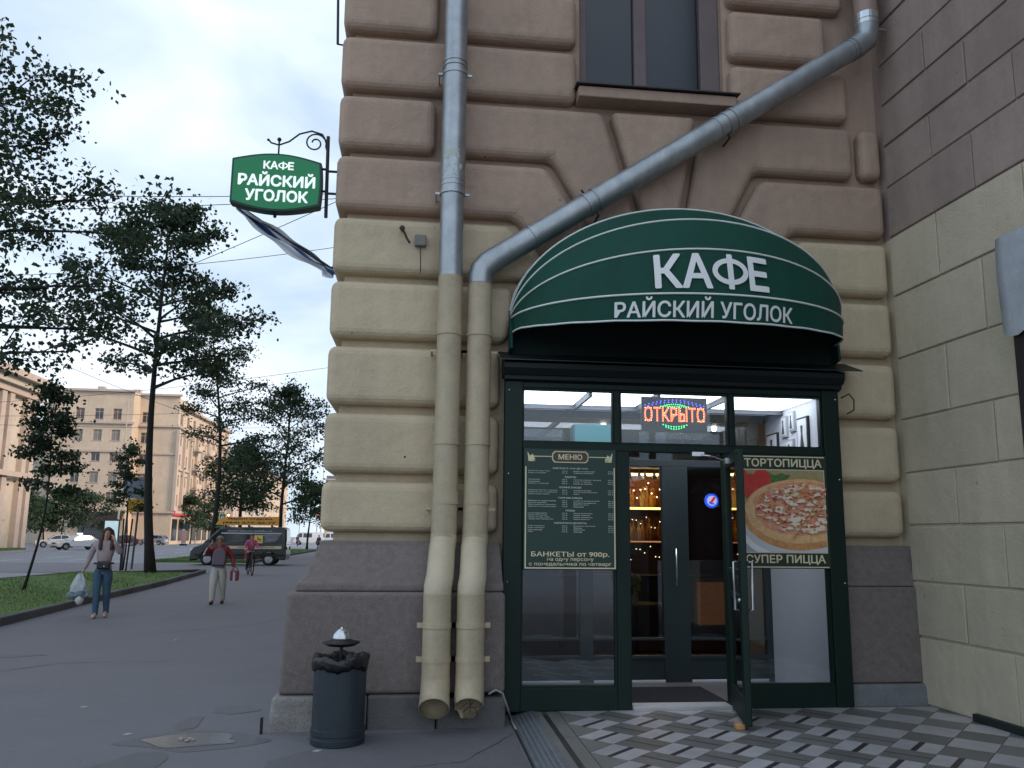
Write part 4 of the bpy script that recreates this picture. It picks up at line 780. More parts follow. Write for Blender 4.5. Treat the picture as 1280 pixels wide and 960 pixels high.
# ================================================================ AWNING
aw = thing('cafe_awning', 'dark green domed fabric awning with white piping and cafe lettering over the entrance', 'awning', (2.47, 7.6, 3.7))
aA, aF, aU, aZ, aX, aY = 1.66, 1.30, 1.12, 3.72, 2.47, 7.62
def AP(f, th, off=0.0):
    s = math.sin(f); c = math.cos(f); t = rad(th)
    return Vector((aX-(aA+off)*c, aY-(aF+off)*s*math.cos(t), aZ+(aU+off)*s*math.sin(t)))
hoops = [-3, 19, 41, 66, 88]
NF = 64
def band(name, thA, thB, m, off=0.0, ns=6, parent=aw):
    q = MB()
    for j in range(ns+1):
        t = j/ns
        for i in range(NF+1):
            f = PI*i/NF; p = AP(f, thA, off)*(1-t) + AP(f, thB, off)*t
            arc = AP(f, thA+(thB-thA)*t, off); p = p*.62 + arc*.38; nrm_ = (AP(f, 30, 1)-AP(f, 30, 0)).normalized(); p = p - nrm_*(.010*math.sin(PI*t)*(.5+.5*math.sin(f*9+thA))+.0025*math.sin(f*31+t*5+thA)*math.sin(PI*t))
            q.v.append(tuple(p))
    for j in range(ns):
        for i in range(NF): a = j*(NF+1)+i; q.f.append((a, a+1, a+NF+2, a+NF+1)); q.mi.append(0)
    return q.obj(name, m, parent, smooth=True, fix=False)
for a, b in zip(hoops[:-1], hoops[1:]): band('fabric_panel', a, b, AWN)
for a, b in zip(hoops[:-1], hoops[1:]): band('lining', a, b, AWNIN, -.025)
# valance below the front hoop
def VP_(f, t, off=0.0): p = AP(f, hoops[0], off); k = math.sin(f)**.35 if math.sin(f) > 0 else 0; return Vector((p.x, p.y+.03*t*math.sin(f), p.z - (.23+.002*math.sin(f*23))*t*max(.65, k)))
q = MB(); ns = 5
for off in (0, -.02):
    for j in range(ns+1):
        for i in range(NF+1): q.v.append(tuple(VP_(PI*i/NF, j/ns, off)))
for s_ in range(2):
    for j in range(ns):
        for i in range(NF): a = s_*(ns+1)*(NF+1)+j*(NF+1)+i; q.f.append((a, a+1, a+NF+2, a+NF+1)); q.mi.append(s_)
q.obj('valance', [AWN, AWNIN], aw, smooth=True, fix=False)
for h in hoops: q = MB(); q.tube([AP(PI*i/NF, h, .004) for i in range(NF+1)], .0095 if h < 80 else .012, 6); q.obj('piping', PIPING, aw, smooth=True)
q = MB(); q.tube([VP_(PI*i/NF, 1.0, .0) for i in range(NF+1)], .009, 6); q.obj('piping', PIPING, aw, smooth=True)
for h in (0, 30): q = MB(); q.tube([AP(PI*i/NF, h, -.045) for i in range(1, NF)], .014, 6); q.obj('hoop_frame', IRON, aw, smooth=True)
q = MB(); q.prism([(aX-aA*math.cos(PI*i/40), aZ+(aU-.03)*math.sin(PI*i/40)) for i in range(41)] + [(aX+aA, 3.36), (aX-aA, 3.36)], 'y', 7.585, 7.60); q.obj('back_panel', AWNIN, aw)
# side tails of fabric at the two feet
for s in (-1, 1):
    x = aX+s*aA; q = MB(); q.prism([(7.62, 3.36), (7.44, 3.40), (7.46, 3.60), (7.56, 3.80), (7.62, 3.82)], 'x', x-.012, x+.012); q.obj('side_tail', AWN, aw)
def xf(X): return math.acos(max(-1, min(1, (aX-X)/aA)))
def surf1(X, v):   # v 0..1 from front hoop to the next
    f = xf(X); t = v; p = AP(f, hoops[0], .004)*(1-t)+AP(f, hoops[1], .004)*t; arc = AP(f, hoops[0]+(hoops[1]-hoops[0])*t, .004); p = p*.62+arc*.38; n = (AP(f, hoops[0]+(hoops[1]-hoops[0])*t, 1)-AP(f, hoops[0]+(hoops[1]-hoops[0])*t, 0)).normalized(); return p, n
tx1 = oy(892, 345, 6.35).x
def fn1(u, v, d): p, n = surf1(tx1+u, .50+v); return tuple(p+n*(.006+d))
def sub_text(mb, *a, **k):
    fit_text(mb, *a, **k)
def text_surface(name, body, fn, width, height, parent, m, bold=.02, spacing=1.0):
    vs, fs = text_pts(body, .3, bold=bold, extrude=0.0, spacing=spacing)
    me = bpy.data.meshes.new(name); me.from_pydata([tuple(v) for v in vs], [], fs)
    bm = bmesh.new(); bm.from_mesh(me); bmesh.ops.remove_doubles(bm, verts=bm.verts, dist=1e-5)
    xs = [v.co.x for v in bm.verts]; ys = [v.co.y for v in bm.verts]; x0, x1, y0, y1 = min(xs), max(xs), min(ys), max(ys)
    bmesh.ops.triangulate(bm, faces=bm.faces)
    for it in range(14):   # slice so that letters can bend
        x = x0+(x1-x0)*(it+.5)/14; bmesh.ops.bisect_plane(bm, geom=bm.verts[:]+bm.edges[:]+bm.faces[:], plane_co=(x, 0, 0), plane_no=(1, 0, 0))
    for it in range(3): bmesh.ops.bisect_plane(bm, geom=bm.verts[:]+bm.edges[:]+bm.faces[:], plane_co=(0, y0+(y1-y0)*(it+1)/4, 0), plane_no=(0, 1, 0))
    for v in bm.verts: v.co = Vector(fn((v.co.x-(x0+x1)/2)*width/(x1-x0), (v.co.y-(y0+y1)/2)*height/(y1-y0), v.co.z)) - ORG[parent.name]
    bm.to_mesh(me); bm.free(); me.materials.append(m); return link(name, me, parent)
text_surface('lettering', 'КАФЕ', fn1, 1.0, .78, aw, WHITE, bold=.026)
tx2 = oy(890, 395, 6.3).x
def fn2(u, v, d):
    f = xf(tx2+u); t = .5-v; p = VP_(f, t, .006+d); return tuple(p)
text_surface('lettering', 'РАЙСКИЙ УГОЛОК', fn2, 1.56, .80, aw, WHITE, bold=.022)

# ================================================================ DRAIN PIPES
def clamp(mb, c, r, axis=Vector((0, 0, 1)), w=.022): mb.tube([c-axis*w/2, c+axis*w/2], r*1.06, 20)
R1 = .116
def pipe(label, X, top_parts, zt, tag_extra=None, broken=False):
    root = thing('drain_pipe', label, 'drain pipe', (X, 7.45, .3)); YP = 7.46
    # cream lower part with step over the plinth and outlet shoe
    q = MB(); q.tube([(X, YP, zt), (X, YP, 3.1), (X-.005, YP, 1.95)], R1, 28, caps=False); q.obj('cream_section', PIPEC, root, smooth=True)
    xb = X-.06
    q = MB(); q.tube([(X-.005, YP, 1.951), (X-.008, YP, 1.60)], R1*1.02, 28, caps=False); q.obj('cream_section', PIPEC, root, smooth=True)
    q = MB(); q.tube([(X-.008, YP, 1.62), (X-.009, YP-.004, 1.57), (X-.02, YP-.05, 1.50), (X-.04, 7.12, 1.27), (xb, 7.055, 1.17), (xb, 7.05, 1.13), (xb, 7.05, 1.10)], R1*1.03, 28, caps=False); q.obj('offset_bend', PIPEL, root, smooth=True)
    q = MB(); q.tube([(xb, 7.05, 1.12), (xb, 7.04, .42)], R1*1.035, 28, caps=False); q.obj('cream_section', PIPEC, root, smooth=True)
    # shoe
    q = MB(); n = 28; pts = [(Vector((xb, 7.04, .44)), R1*1.06), (Vector((xb, 7.035, .38)), R1*1.06), (Vector((xb-.005, 6.98, .27)), R1*1.08), (Vector((xb-.01, 6.90, .205)), R1*1.11)]
    for off in (0, -.006): q.tube([p for p, r in pts], [r+off for p, r in pts], n, caps=False)
    b = 0; m_ = len(pts)*n
    for k in range(n): q.f.append((m_-n+k, m_-n+(k+1) % n, 2*m_-n+(k+1) % n, 2*m_-n+k)); q.mi.append(0)
    if broken:
        for i in range(len(q.v)):
            x, y, z = q.v[i]
            if y < 6.97 and z < .24: q.v[i] = (x+.02*math.sin(x*90), y+.05, z+.03*abs(math.sin(x*60)))
    q.obj('outlet_shoe', PIPEC, root, smooth=True, fix=False)
    for z in (3.5, 2.45, 1.9): q = MB(); q.tube([(X, YP, z), (X, YP, z+.03)], R1*1.07, 24); q.tube([(X, YP, z+.029), (X, YP, z+.115)], R1*1.03, 24); q.obj('pipe_collar', PIPEC, root)
    for z in (.86, .58):
        q = MB(); q.tube([(xb, 7.045, z-.02), (xb, 7.045, z+.02)], R1*1.10, 26); q.box(xb-R1*1.45, xb-R1*1.08, 7.03, 7.05, z-.022, z+.022); q.box(xb+R1*1.08, xb+R1*1.45, 7.03, 7.05, z-.022, z+.022); q.obj('clamp', PIPEC, root)
    for z in (3.35, 1.86):
        q = MB(); q.box(X-R1*1.5, X+R1*1.5, YP-.008, YP+.008, z-.012, z+.012); q.box(X-R1*1.45, X-R1*1.3, YP, 7.68, z-.01, z+.01); q.obj('clamp_bracket', PIPEC, root)
    return root
p1 = pipe('left drain pipe, straight, grey steel above and cream paint below', .212, None, 4.08)
q = MB(); q.tube([(.212, 7.46, 4.08), (.212, 7.46, 4.95)], R1*.985, 28, caps=False); q.obj('steel_section', ZINC, p1, smooth=True)
q = MB(); q.tube([(.212, 7.46, 4.94), (.212, 7.46, 6.22)], R1*1.03, 28, caps=False); q.obj('steel_section', ZINC, p1, smooth=True)
q = MB(); q.tube([(.212, 7.46, 6.21), (.212, 7.46, 9.3)], R1*1.0, 28, caps=False); q.obj('steel_section', ZINC, p1, smooth=True)
for z in (4.93, 6.2):
    q = MB(); q.tube([(.212, 7.46, z-.015), (.212, 7.46, z+.015)], R1*1.09, 26); q.tube([(.212, 7.46, z+.07), (.212, 7.46, z+.085)], R1*1.07, 26); q.tube([(.212, 7.46, z+.12), (.212, 7.46, z+.135)], R1*1.06, 26); q.box(.212-R1*1.45, .212+R1*1.45, 7.45, 7.47, z-.012, z+.012); q.box(.212-R1*1.4, .212-R1*1.3, 7.46, 7.68, z-.01, z+.01); q.obj('clamp', ZINC, p1)
# remains of a paper sticker on the left pipe
q = MB(); rs = random.Random(8)
for i in range(26):
    a = -PI/2+rs.uniform(-.75, .75); z = 5.08+rs.uniform(0, .26); w_ = rs.uniform(.05, .22); h_ = rs.uniform(.008, .05); R_ = R1*1.045
    a = rs.choice([-2.15, -1.15, -1.05, -1.6, -1.2, -2.0])+rs.uniform(-.15, .15)
    q.add([(.212+R_*math.cos(a+da), 7.46+R_*math.sin(a+da), z+dz) for da, dz in ((-w_, 0), (w_, rs.uniform(-.01, .01)), (w_, h_), (-w_, h_+rs.uniform(-.01, .01)))], [(0, 1, 2, 3)])
q.add([(.212+R1*1.045*math.cos(a), 7.46+R1*1.045*math.sin(a), z) for z in (5.34, 5.355) for a in (-2.3, -1.9, -1.5, -1.1)], [(0, 1, 5, 4), (1, 2, 6, 5), (2, 3, 7, 6)])
q.add([(.212+R1*1.045*math.cos(a), 7.46+R1*1.045*math.sin(a), z) for z in (5.06, 5.075) for a in (-2.3, -1.9, -1.5, -1.1)], [(0, 1, 5, 4), (1, 2, 6, 5), (2, 3, 7, 6)])
tag(q.obj('torn_sticker', mat('sticker_paper', (.5, .55, .47), .8), fix=False), 'torn remains of a pale paper sticker on the left drain pipe', 'sticker')
p2 = pipe('right drain pipe with a long diagonal grey steel run, outlet torn at the bottom', .50, None, 4.03, broken=True)
A = Vector((.50, 7.46, 4.12)); Bp = oy(1062, 62, 7.46); el1 = [(.50, 7.46, 4.02), (.50, 7.46, 4.10), (.515, 7.46, 4.17), (.57, 7.46, 4.235), (.64, 7.46, 4.29)]
q = MB(); q.tube(el1, R1*1.03, 28, caps=False); q.obj('elbow', ZINC, p2, smooth=True)
B = Vector((4.50, 7.46, 6.86)); st = Vector((.62, 7.46, 4.275)); dv = (B-st); dn_ = dv.normalized(); fr_ = [0, .17, .545, 1.0]
fr_ = [0, .26, .60, 1.0]
for i in range(3): q = MB(); q.tube([st+dv*fr_[i], st+dv*fr_[i+1]], R1*(1.0 if i % 2 == 0 else 1.03), 28, caps=False); q.obj('steel_section', ZINC, p2, smooth=True)
for t in (.10, .24, .265, .62, .595, .64, .985): q = MB(); c = st+dv*t; q.tube([c-dn_*.012, c+dn_*.012], R1*1.08, 26); q.obj('pipe_collar', ZINC, p2)
for t in (.25, .61): q = MB(); c = st+dv*t; nz = Vector((dn_.z, 0, -dn_.x)); q.tube([c-nz*R1*1.4, c+nz*R1*1.4], .010, 6); q.tube([c+nz*R1*1.3, c+nz*R1*1.3+Vector((0, .25, 0))], .010, 6); q.obj('clamp_bracket', IRON, p2)
q = MB(); q.tube([B-dn_*.03, B+dn_*.06, B+Vector((.13, 0, .10)), B+Vector((.155, 0, .20)), B+Vector((.155, 0, .26))], R1*1.05, 28, caps=False); q.obj('elbow', ZINC, p2, smooth=True)
tp = B+Vector((.155, 0, .26)); q = MB(); q.tube([tp, tp+Vector((0, 0, .13))], R1*1.07, 26); q.tube([tp+Vector((0, 0, .05)), tp+Vector((0, 0, .065))], R1*1.12, 26); q.obj('pipe_collar', mat('bright_steel', (.6, .64, .68), .3, .8), p2)
q = MB(); q.tube([tp+Vector((0, 0, .13)), tp+Vector((0, 0, 2.6))], R1*1.03, 28, caps=False); q.obj('pink_section', PIPEP, p2, smooth=True)
q = MB(); q.box(tp.x+.05, tp.x+.22, 7.46, 7.48, tp.z-.02, tp.z+.0); q.obj('clamp_bracket', STEEL, p2)
# debris in the torn outlet
q = MB()
for i in range(7): a = i*.9; q.tube([(.44+.05*math.sin(a), 6.95, .21+.05*math.cos(a*2)), (.44+.09*math.sin(a*1.3), 6.90, .16+.01*i)], .005, 5)
tag(q.obj('dry_twigs', mat('twig', (.10, .07, .05), .9)), 'dry twigs and dirt stuck in the torn outlet of the right drain pipe', 'twigs')

# ================================================================ SMALL THINGS ON THE WALL
jb = thing('junction_box', 'small grey junction box on the cream block left of the pipes', 'junction box', (-.09, 7.62, 4.5)); q = MB(); q.box(-.145, -.03, 7.59, 7.65, 4.44, 4.555); q.obj('box_body', mat('box_grey', (.20, .19, .18), .7), jb, bevel=.012)
q = MB(); q.tube([(-.09, 7.63, 4.44), (-.085, 7.645, 4.35), (-.08, 7.645, 4.18)], .004, 5); q.obj('wire', IRON, jb)
hk = thing('wall_hook', 'small rusty curled hook beside the junction box', 'hook', (-.24, 7.6, 4.5)); q = MB(); q.tube([(-.27, 7.65, 4.60), (-.27, 7.58, 4.60), (-.25, 7.56, 4.56), (-.22, 7.58, 4.50), (-.19, 7.6, 4.46)], .012, 7); q.ball((-.27, 7.57, 4.60), .028, 10, 6); q.obj('hook', mat('rust', (.08, .05, .04), .9, var=.5, vscale=30), hk)
q = MB(); q.tube([(4.15, 7.5, 3.02), (4.22, 7.47, 3.06), (4.27, 7.47, 3.0), (4.27, 7.48, 2.9), (4.2, 7.49, 2.86)], .008, 6); tag(q.obj('wire_hook', IRON), 'thin curled wire at the top right of the entrance frame', 'wire')

# ================================================================ HANGING SIGN
hs = thing('hanging_sign', 'green hanging cafe sign on a scrolled iron bracket at the building corner', 'hanging sign', (-1.08, 7.9, 5.2)); SY = 7.9
sx0, sx1, szc = -2.0, -1.115, 5.125
def shape(k=0.0):
    P_ = []; hw = (sx1-sx0)/2-k; cx = (sx0+sx1)/2; hs_ = .235-k; bulge = .075
    for i in range(17): t = i/16; P_.append((cx-hw+2*hw*t, szc-hs_-bulge*math.sin(PI*t)))
    for i in range(7): t = i/6; P_.append((cx+hw+.012*math.sin(PI*t), szc-hs_+2*hs_*t))
    for i in range(17): t = i/16; P_.append((cx+hw-2*hw*t, szc+hs_+bulge*math.sin(PI*t)))
    r = []
    for p in P_:
        if not r or (abs(p[0]-r[-1][0])+abs(p[1]-r[-1][1]) > 1e-4): r.append(p)
    return r
q = MB(); q.prism(shape(), 'y', SY-.06, SY+.06); q.obj('sign_box', mat('dark_green_box', (.01, .035, .025), .4), hs, bevel=.008)
q = MB(); q.prism(shape(.022), 'y', SY-.066, SY-.0605); q.obj('sign_face', mat('lit_green_sign_face', (.003, .105, .042), .35, emit=(.003, .14, .05), estr=.35), hs)
cx = (sx0+sx1)/2; LT = mat('sign_white', (.82, .84, .84), .5, emit=(.9, 1, .97), estr=.32); q = MB()
sf = lambda cz, dx=0: (lambda u, v, d: (cx+dx+u, SY-.0665-d, cz+v))
fit_text(q, 'КАФЕ', .2, sf(szc+.175, .02), width=.30, height=.085, bold=.03); fit_text(q, 'РАЙСКИЙ', .2, sf(szc+.025, .01), width=.76, height=.155, bold=.034); fit_text(q, 'УГОЛОК', .2, sf(szc-.15, .015), width=.62, height=.125, bold=.034); q.obj('lettering', LT, hs)
q = MB(); q.tube([(-1.055, SY, 4.80), (-1.07, SY, 5.68)], .018, 8)
for z in (5.30, 5.06): q.tube([(-1.065, SY, z), (-.93, SY, z)], .013, 7); q.tube([(-1.11, SY, z+.02), (-1.065, SY, z+.02)], .013, 7)
w0 = MB(); w0.box(-.96, -.94, SY-.05, SY+.05, 4.98, 5.38); w0.obj('wall_plate', IRON, hs)
sc = [(-1.075, SY, 5.52)]; c0 = (-1.20, 5.60)
for i in range(26): a = -.3+i*.38; r_ = .115*(1-i/34); sc.append((c0[0]+r_*math.cos(a), SY, c0[1]+r_*math.sin(a)))
q.tube(sc, .0085, 6)
q.tube([(-1.085, SY, 5.62), (-1.13, SY, 5.70), (-1.24, SY, 5.73), (-1.36, SY, 5.69), (-1.46, SY, 5.60), (-1.56, SY, 5.555), (-1.64, SY, 5.575), (-1.66, SY, 5.60)], .0095, 6)
q.tube([(-1.56, SY, 5.40), (-1.56, SY, 5.60)], .010, 6); q.ball((-1.56, SY, 5.615), .022); q.ball((-1.67, SY, 5.605), .014); q.tube([(-1.56, SY, 4.84), (-1.56, SY, 4.79)], .009, 6); q.ball((-1.56, SY, 4.785), .018)
q.obj('scroll_bracket', IRON, hs, smooth=False)
q = MB(); q.tube([(-.93, 7.9, 6.72), (-1.02, 7.9, 6.73), (-1.04, 7.9, 7.3), (-.93, 7.9, 7.32)], .014, 6); tag(q.obj('iron_bracket', IRON), 'empty black iron bracket high on the building corner', 'bracket')
# ---------------------------------------------------------------- flag
fg = thing('flag', 'furled white and blue flag on a slanting pole at the building corner', 'flag', (-.93, 8.0, 4.25))
a = Vector((-.90, 8.0, 4.24)); b = Vector((-2.05, 8.25, 5.05)); q = MB(); q.tube([a, b], .014, 8); q.tube([a+Vector((.02, 0, -.02)), a+(b-a)*.08], .03, 8); q.obj('flag_pole', IRON, fg)
for (o0, o1, m, nm) in ((-.5, -.12, mat('flag_white', (.72, .76, .82), .8), 'white_stripe'), (-.12, .12, mat('flag_blue', (.035, .08, .22), .8), 'blue_stripe'), (.12, .5, mat('flag_pale', (.62, .64, .68), .8), 'pale_stripe')):
    q = MB(); n = 30; k = 7
    for j in range(k+1):
        for i in range(n+1):
            t = .04+i/n*.93; u = o0+(o1-o0)*j/k; wv = .068*(1-abs(2*t-1)**2.2)*.9+.014 + (.03 if t < .12 else 0); ang = 2.2*t*1.6+u*4.2
            p = a+(b-a)*t; perp = Vector((.57, 0, .82)); p = p + Vector((-.35, 0, -.8))*wv*.75 + perp*(u*wv*1.9) + Vector((0, -1, 0))*(.045*math.sin(ang*2)+.02*math.cos(u*19+t*7)) + perp*.012*math.sin(t*19+u*6); q.v.append(tuple(p))
    for j in range(k):
        for i in range(n): c = j*(n+1)+i; q.f.append((c, c+1, c+n+2, c+n+1)); q.mi.append(0)
    q.obj(nm, m, fg, smooth=True, fix=False)

# ================================================================ LITTER BIN
bn = thing('litter_bin', 'dark blue steel litter bin with black bag and domed lid beside the plinth', 'litter bin', (-.61, 6.72, 0)); BM = Matrix.Translation((-.61, 6.72, 0))
q = MB(); q.lathe([(.205, .0), (.212, .01), (.214, .05), (.208, .055), (.208, .075), (.214, .08), (.214, .12), (.206, .125), (.206, .60), (.212, .61), (.212, .635), (.195, .64), (.195, .60)], 40, BM, cap=True); q.obj('bin_body', BIN, bn, smooth=False)
q = MB(); n = 48; prof = [(.206, .585), (.216, .565), (.222, .60), (.226, .63), (.220, .655), (.19, .662), (.14, .64), (.10, .58)]
for r_, z in prof:
    for k in range(n):
        a = 2*PI*k/n; rr = r_*(1+.022*math.sin(a*7+z*40)+.012*math.sin(a*13+z*90)); zz = z+.014*math.sin(a*5+r_*30)+.008*math.sin(a*17)
        q.v.append((-.61+rr*math.cos(a), 6.72+rr*math.sin(a), zz))
for i in range(len(prof)-1):
    for k in range(n): q.f.append((i*n+k, i*n+(k+1) % n, (i+1)*n+(k+1) % n, (i+1)*n+k)); q.mi.append(0)
q.obj('black_bag', BAGB, bn, smooth=True, fix=False)
q = MB(); q.tube([(-.61, 6.72, .45), (-.61, 6.72, .75)], .014, 8); q.obj('lid_post', IRON, bn)
q = MB(); q.lathe([(.02, .725), (.10, .735), (.145, .757), (.15, .765), (.10, .775), (.06, .79)], 32, BM); q.obj('ash_dish', IRON, bn, smooth=True)
q = MB(); q.lathe([(.075, .782), (.073, .80), (.066, .825), (.052, .848), (.032, .863), (.012, .869), (.010, .880), (.002, .882)], 28, BM); q.obj('lid_dome', STEEL, bn, smooth=True)
q = MB(); q.box(-1.265, -1.245, 7.02, 7.06, 0, .13); tag(q.obj('boundary_peg', IRON, bevel=.004), 'short black metal peg standing by the left foot of the plinth', 'peg')
# ================================================================ BUILDINGS ACROSS THE AVENUE
def window_mesh(w, h, n=2):
    q = MB(); t = .09
    q.box(-w/2, -w/2+t, -.05, .05, 0, h); q.box(w/2-t, w/2, -.05, .05, 0, h); q.box(-w/2+t, w/2-t, -.05, .05, h-t, h); q.box(-w/2+t, w/2-t, -.05, .05, 0, t)
    for i in range(1, n): x = -w/2+w*i/n; q.box(x-.04, x+.04, -.04, .04, t, h-t)
    q.box(-w/2+t, w/2-t, -.045, .035, h*.68, h*.68+.07); q.box(-w/2-.12, w/2+.12, -.22, .02, -.12, 0)
    g = MB(); g.box(-w/2+t, w/2-t, .0, .03, t, h-t)
    c = MB(); c.box(-w/2, w/2, .06, .1, 0, h)
    return q.mesh('window', FFRAME), [g.mesh('pane', m_) for m_ in (FGLASS, FGLASS, FWARM, FCURT)]
WM = {}
def put_window(parent, x, y, z, w, h, face):
    key = (round(w, 2), round(h, 2))
    if key not in WM: WM[key] = window_mesh(w, h)
    a, b = WM[key]; org = ORG[parent.name]; o = link('window', a, parent); o.location = Vector((x, y, z))-org; o.rotation_euler = (0, 0, {'S': 0, 'E': PI/2, 'W': -PI/2}[face]); p = link('pane', b[int((abs(x)*7.3+abs(y)*3.1+z*5.7)*1.37) % 4], o); ORG[p.name] = Vector()
def wall_grid(parent, face, p, a0, a1, z0, z1, cols, rows, w, h, m, th=.5, name='wall', mk=None):
    # wall plane facing S (-Y) at y=p spanning x a0..a1, or E (+X) at x=p spanning y a0..a1; rows are sill heights; openings cut as real gaps
    q = MB()
    def bx(u0, u1, v0, v1):
        if u1-u0 < 1e-3 or v1-v0 < 1e-3: return
        if face == 'S': q.box(u0, u1, p, p+th, v0, v1)
        else: q.box(p-th, p, u0, u1, v0, v1)
    zs = [z0]; 
    for r in rows: bx(a0, a1, zs[-1], r); zs.append(r+h)
    bx(a0, a1, zs[-1], z1)
    for r in rows:
        u = a0
        for c in cols: bx(u, c-w/2, r, r+h); u = c+w/2
        bx(u, a1, r, r+h)
    o = q.obj(name, m, parent)
    for r in rows:
        for c in cols:
            if mk and not mk(c, r): continue
            if face == 'S': put_window(parent, c, p+.18, r, w, h, 'S')
            else: put_window(parent, p-.18, c, r, w, h, 'E')
    return o
def bx_(parent, name, x0, x1, y0, y1, z0, z1, m, bev=0): q = MB(); q.box(x0, x1, y0, y1, z0, z1); return q.obj(name, m, parent, bevel=bev)
XF = -40.0
# --- main pink-cream apartment block
yb = ox(205, 600, XF).y
b2 = thing('apartment_building', 'large pinkish cream apartment building with balconies across the avenue', 'building', (XF-10, yb, 0))
def zy(py, px=100): return oy(px, py, yb+2).z
yf = yb+2.0
xs = [oy(p, 570, yf).x for p in (95, 119, 142)]; xl = oy(64, 570, yf).x; xr = oy(162, 570, yf).x
ht = zy(488, 110); rows = [zy(p, 110) for p in (629, 603, 576, 550, 523.5)]; wh = 1.75
wall_grid(b2, 'S', yf, xl, xr, 0, ht, xs, rows, 1.35, wh, WALLP)
# tower flank, recess, corner piece
bx_(b2, 'wall_return', xr-.5, xr, yf+.5, yf+2.997, 0, ht, WALLP)
yr_ = yf+3.0; xk = [oy(p, 570, yr_).x for p in (179,)]
wall_grid(b2, 'S', yr_, xr, XF, 0, oy(185, 494, yr_).z, xk, rows, 1.35, wh, WALLP)
bx_(b2, 'wall_bay', xl-2.2, xl-.003, yf+1.6, yf+3, 0, ht-1.8, WALLP)
wall_grid(b2, 'S', yf+6, xl-22, xl-2.2, 0, ht-4.5, [xl-4.5-3.3*i for i in range(5)], rows[:4], 1.35, wh, WALLQ)
for z, e in ((zy(640, 110), .35), (zy(567, 110)+.3, .2), (zy(516.5, 110)-1.0 if False else rows[4]-.7, .35), (ht-.1, .45)):
    bx_(b2, 'cornice', xl-.3, xr+e, yf-e, yf, z, z+.35, WALLR); bx_(b2, 'cornice', xr+.01, XF+e, yr_-e, yr_, z+.02, z+.33, WALLR)
yend = ox(283, 600, XF).y; n_bay = 9; bay = (yend-yb-6)/n_bay; side_cols = [yb+5+bay*(i+.5) for i in range(n_bay)]
ht2 = ox(213, 500, XF).z
wall_grid(b2, 'E', XF, yr_+.5, yend, 0, ht2, side_cols, rows, 1.5, wh, WALLP, mk=lambda c, r: True)
for z, e in ((rows[0]-1.3, .6), (rows[2]-.9, .3), (rows[4]-.8, .5), (ht2-.3, .7)): bx_(b2, 'cornice', XF+.003, XF+e, yr_, yend, z, z+.4, WALLR)
for i in range(n_bay+1):
    y = yb+5+bay*i; bx_(b2, 'pilaster', XF+.002, XF+.45, y-.35, y+.35, rows[0]-.9, rows[3]+wh+.6, WALLR)
for i in (2, 4, 6):
    for r in rows[1:4]:
        y = side_cols[i]; bal = bx_(b2, 'balcony', XF+.46, XF+1.5, y-1.6, y+1.6, r-.35, r-.15, WALLR); bx_(b2, 'balcony_parapet', XF+1.35, XF+1.5, y-1.6, y+1.6, r-.14, r+.75, WALLP)
for i in range(n_bay): bx_(b2, 'shop_window', XF+.01, XF+.08, side_cols[i]-1.3, side_cols[i]+1.3, .6, rows[0]-2.2, FGLASS)
bx_(b2, 'roof', xl, xr-.5, yf+.5, yf+16, ht-.3, ht+.05, ROOF); bx_(b2, 'roof', XF-14, XF-.5, yr_+.5, yend, ht2-.4, ht2, ROOF)
bx_(b2, 'attic', XF-9, XF-1.2, yb+9, yb+22, ht2, ht2+1.8, WALLP); 
bx_(b2, 'core_wall', xl+.3, XF-1.0, yf+14, yf+14.5, 0, ht-1, WALLD)
for (x, y) in ((xl+4, yf+5), (xl+9, yf+7), (XF-5, yb+30)): bx_(b2, 'chimney', x, x+1.1, y, y+1, ht-.2, ht+1.6, WALLR)
aw_z = zy(640, 120); bx_(b2, 'shop_awning', xl+5, xr-.3, yf-1.6, yf-.0, zy(650, 120), aw_z, WALLD); bx_(b2, 'shop_window', xl+5, xr-1, yf-.1, yf-.01, .5, zy(652, 120)-.1, FGLASS)
bx_(b2, 'shop_sign', XF+.1, XF+.5, yb+5, yb+12, rows[0]-1.6, rows[0]-.9, mat('red_shop_sign', (.45, .05, .05), .5, emit=(.8, .1, .1), estr=.25))
bx_(b2, 'end_column', XF+.003, XF+.9, yend-3, yend-1.8, 0, rows[4], WALLR)
# --- colonnaded wing further along
b3 = thing('colonnaded_building', 'cream building with tall columned loggia beyond the apartment block', 'building', (XF-8, yend+20, 0))
x3 = XF+1.5; y3a, y3b = yend+1, yend+34; h3 = ox(268, 562, x3).z
wall_grid(b3, 'E', x3, y3a+9, y3b, 0, h3, [y3a+12+3.8*i for i in range(6)], rows[:4], 1.6, wh, WALLQ)
wall_grid(b3, 'S', y3a+.003, x3-14, x3, 0, h3, [x3-3, x3-6.5], rows[:4], 1.3, wh, WALLQ)
for i in range(4): q = MB(); q.lathe([(.75, 0), (.75, .5), (.6, .7), (.5, h3-5.5), (.75, h3-5)], 12, Matrix.Translation((x3-.4, y3a+.8+i*2.7, 3.6))); q.obj('column', WALLR, b3, smooth=True)
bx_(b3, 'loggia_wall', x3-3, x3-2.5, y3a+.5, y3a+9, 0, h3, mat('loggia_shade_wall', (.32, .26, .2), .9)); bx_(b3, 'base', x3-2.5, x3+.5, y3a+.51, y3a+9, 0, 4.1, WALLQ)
bx_(b3, 'entablature', x3-2.5, x3+.6, y3a-.3, y3b, h3-1.2, h3+.5, WALLR); bx_(b3, 'roof', x3-14, x3-.4, y3a+.5, y3b, h3, h3+.4, ROOF)
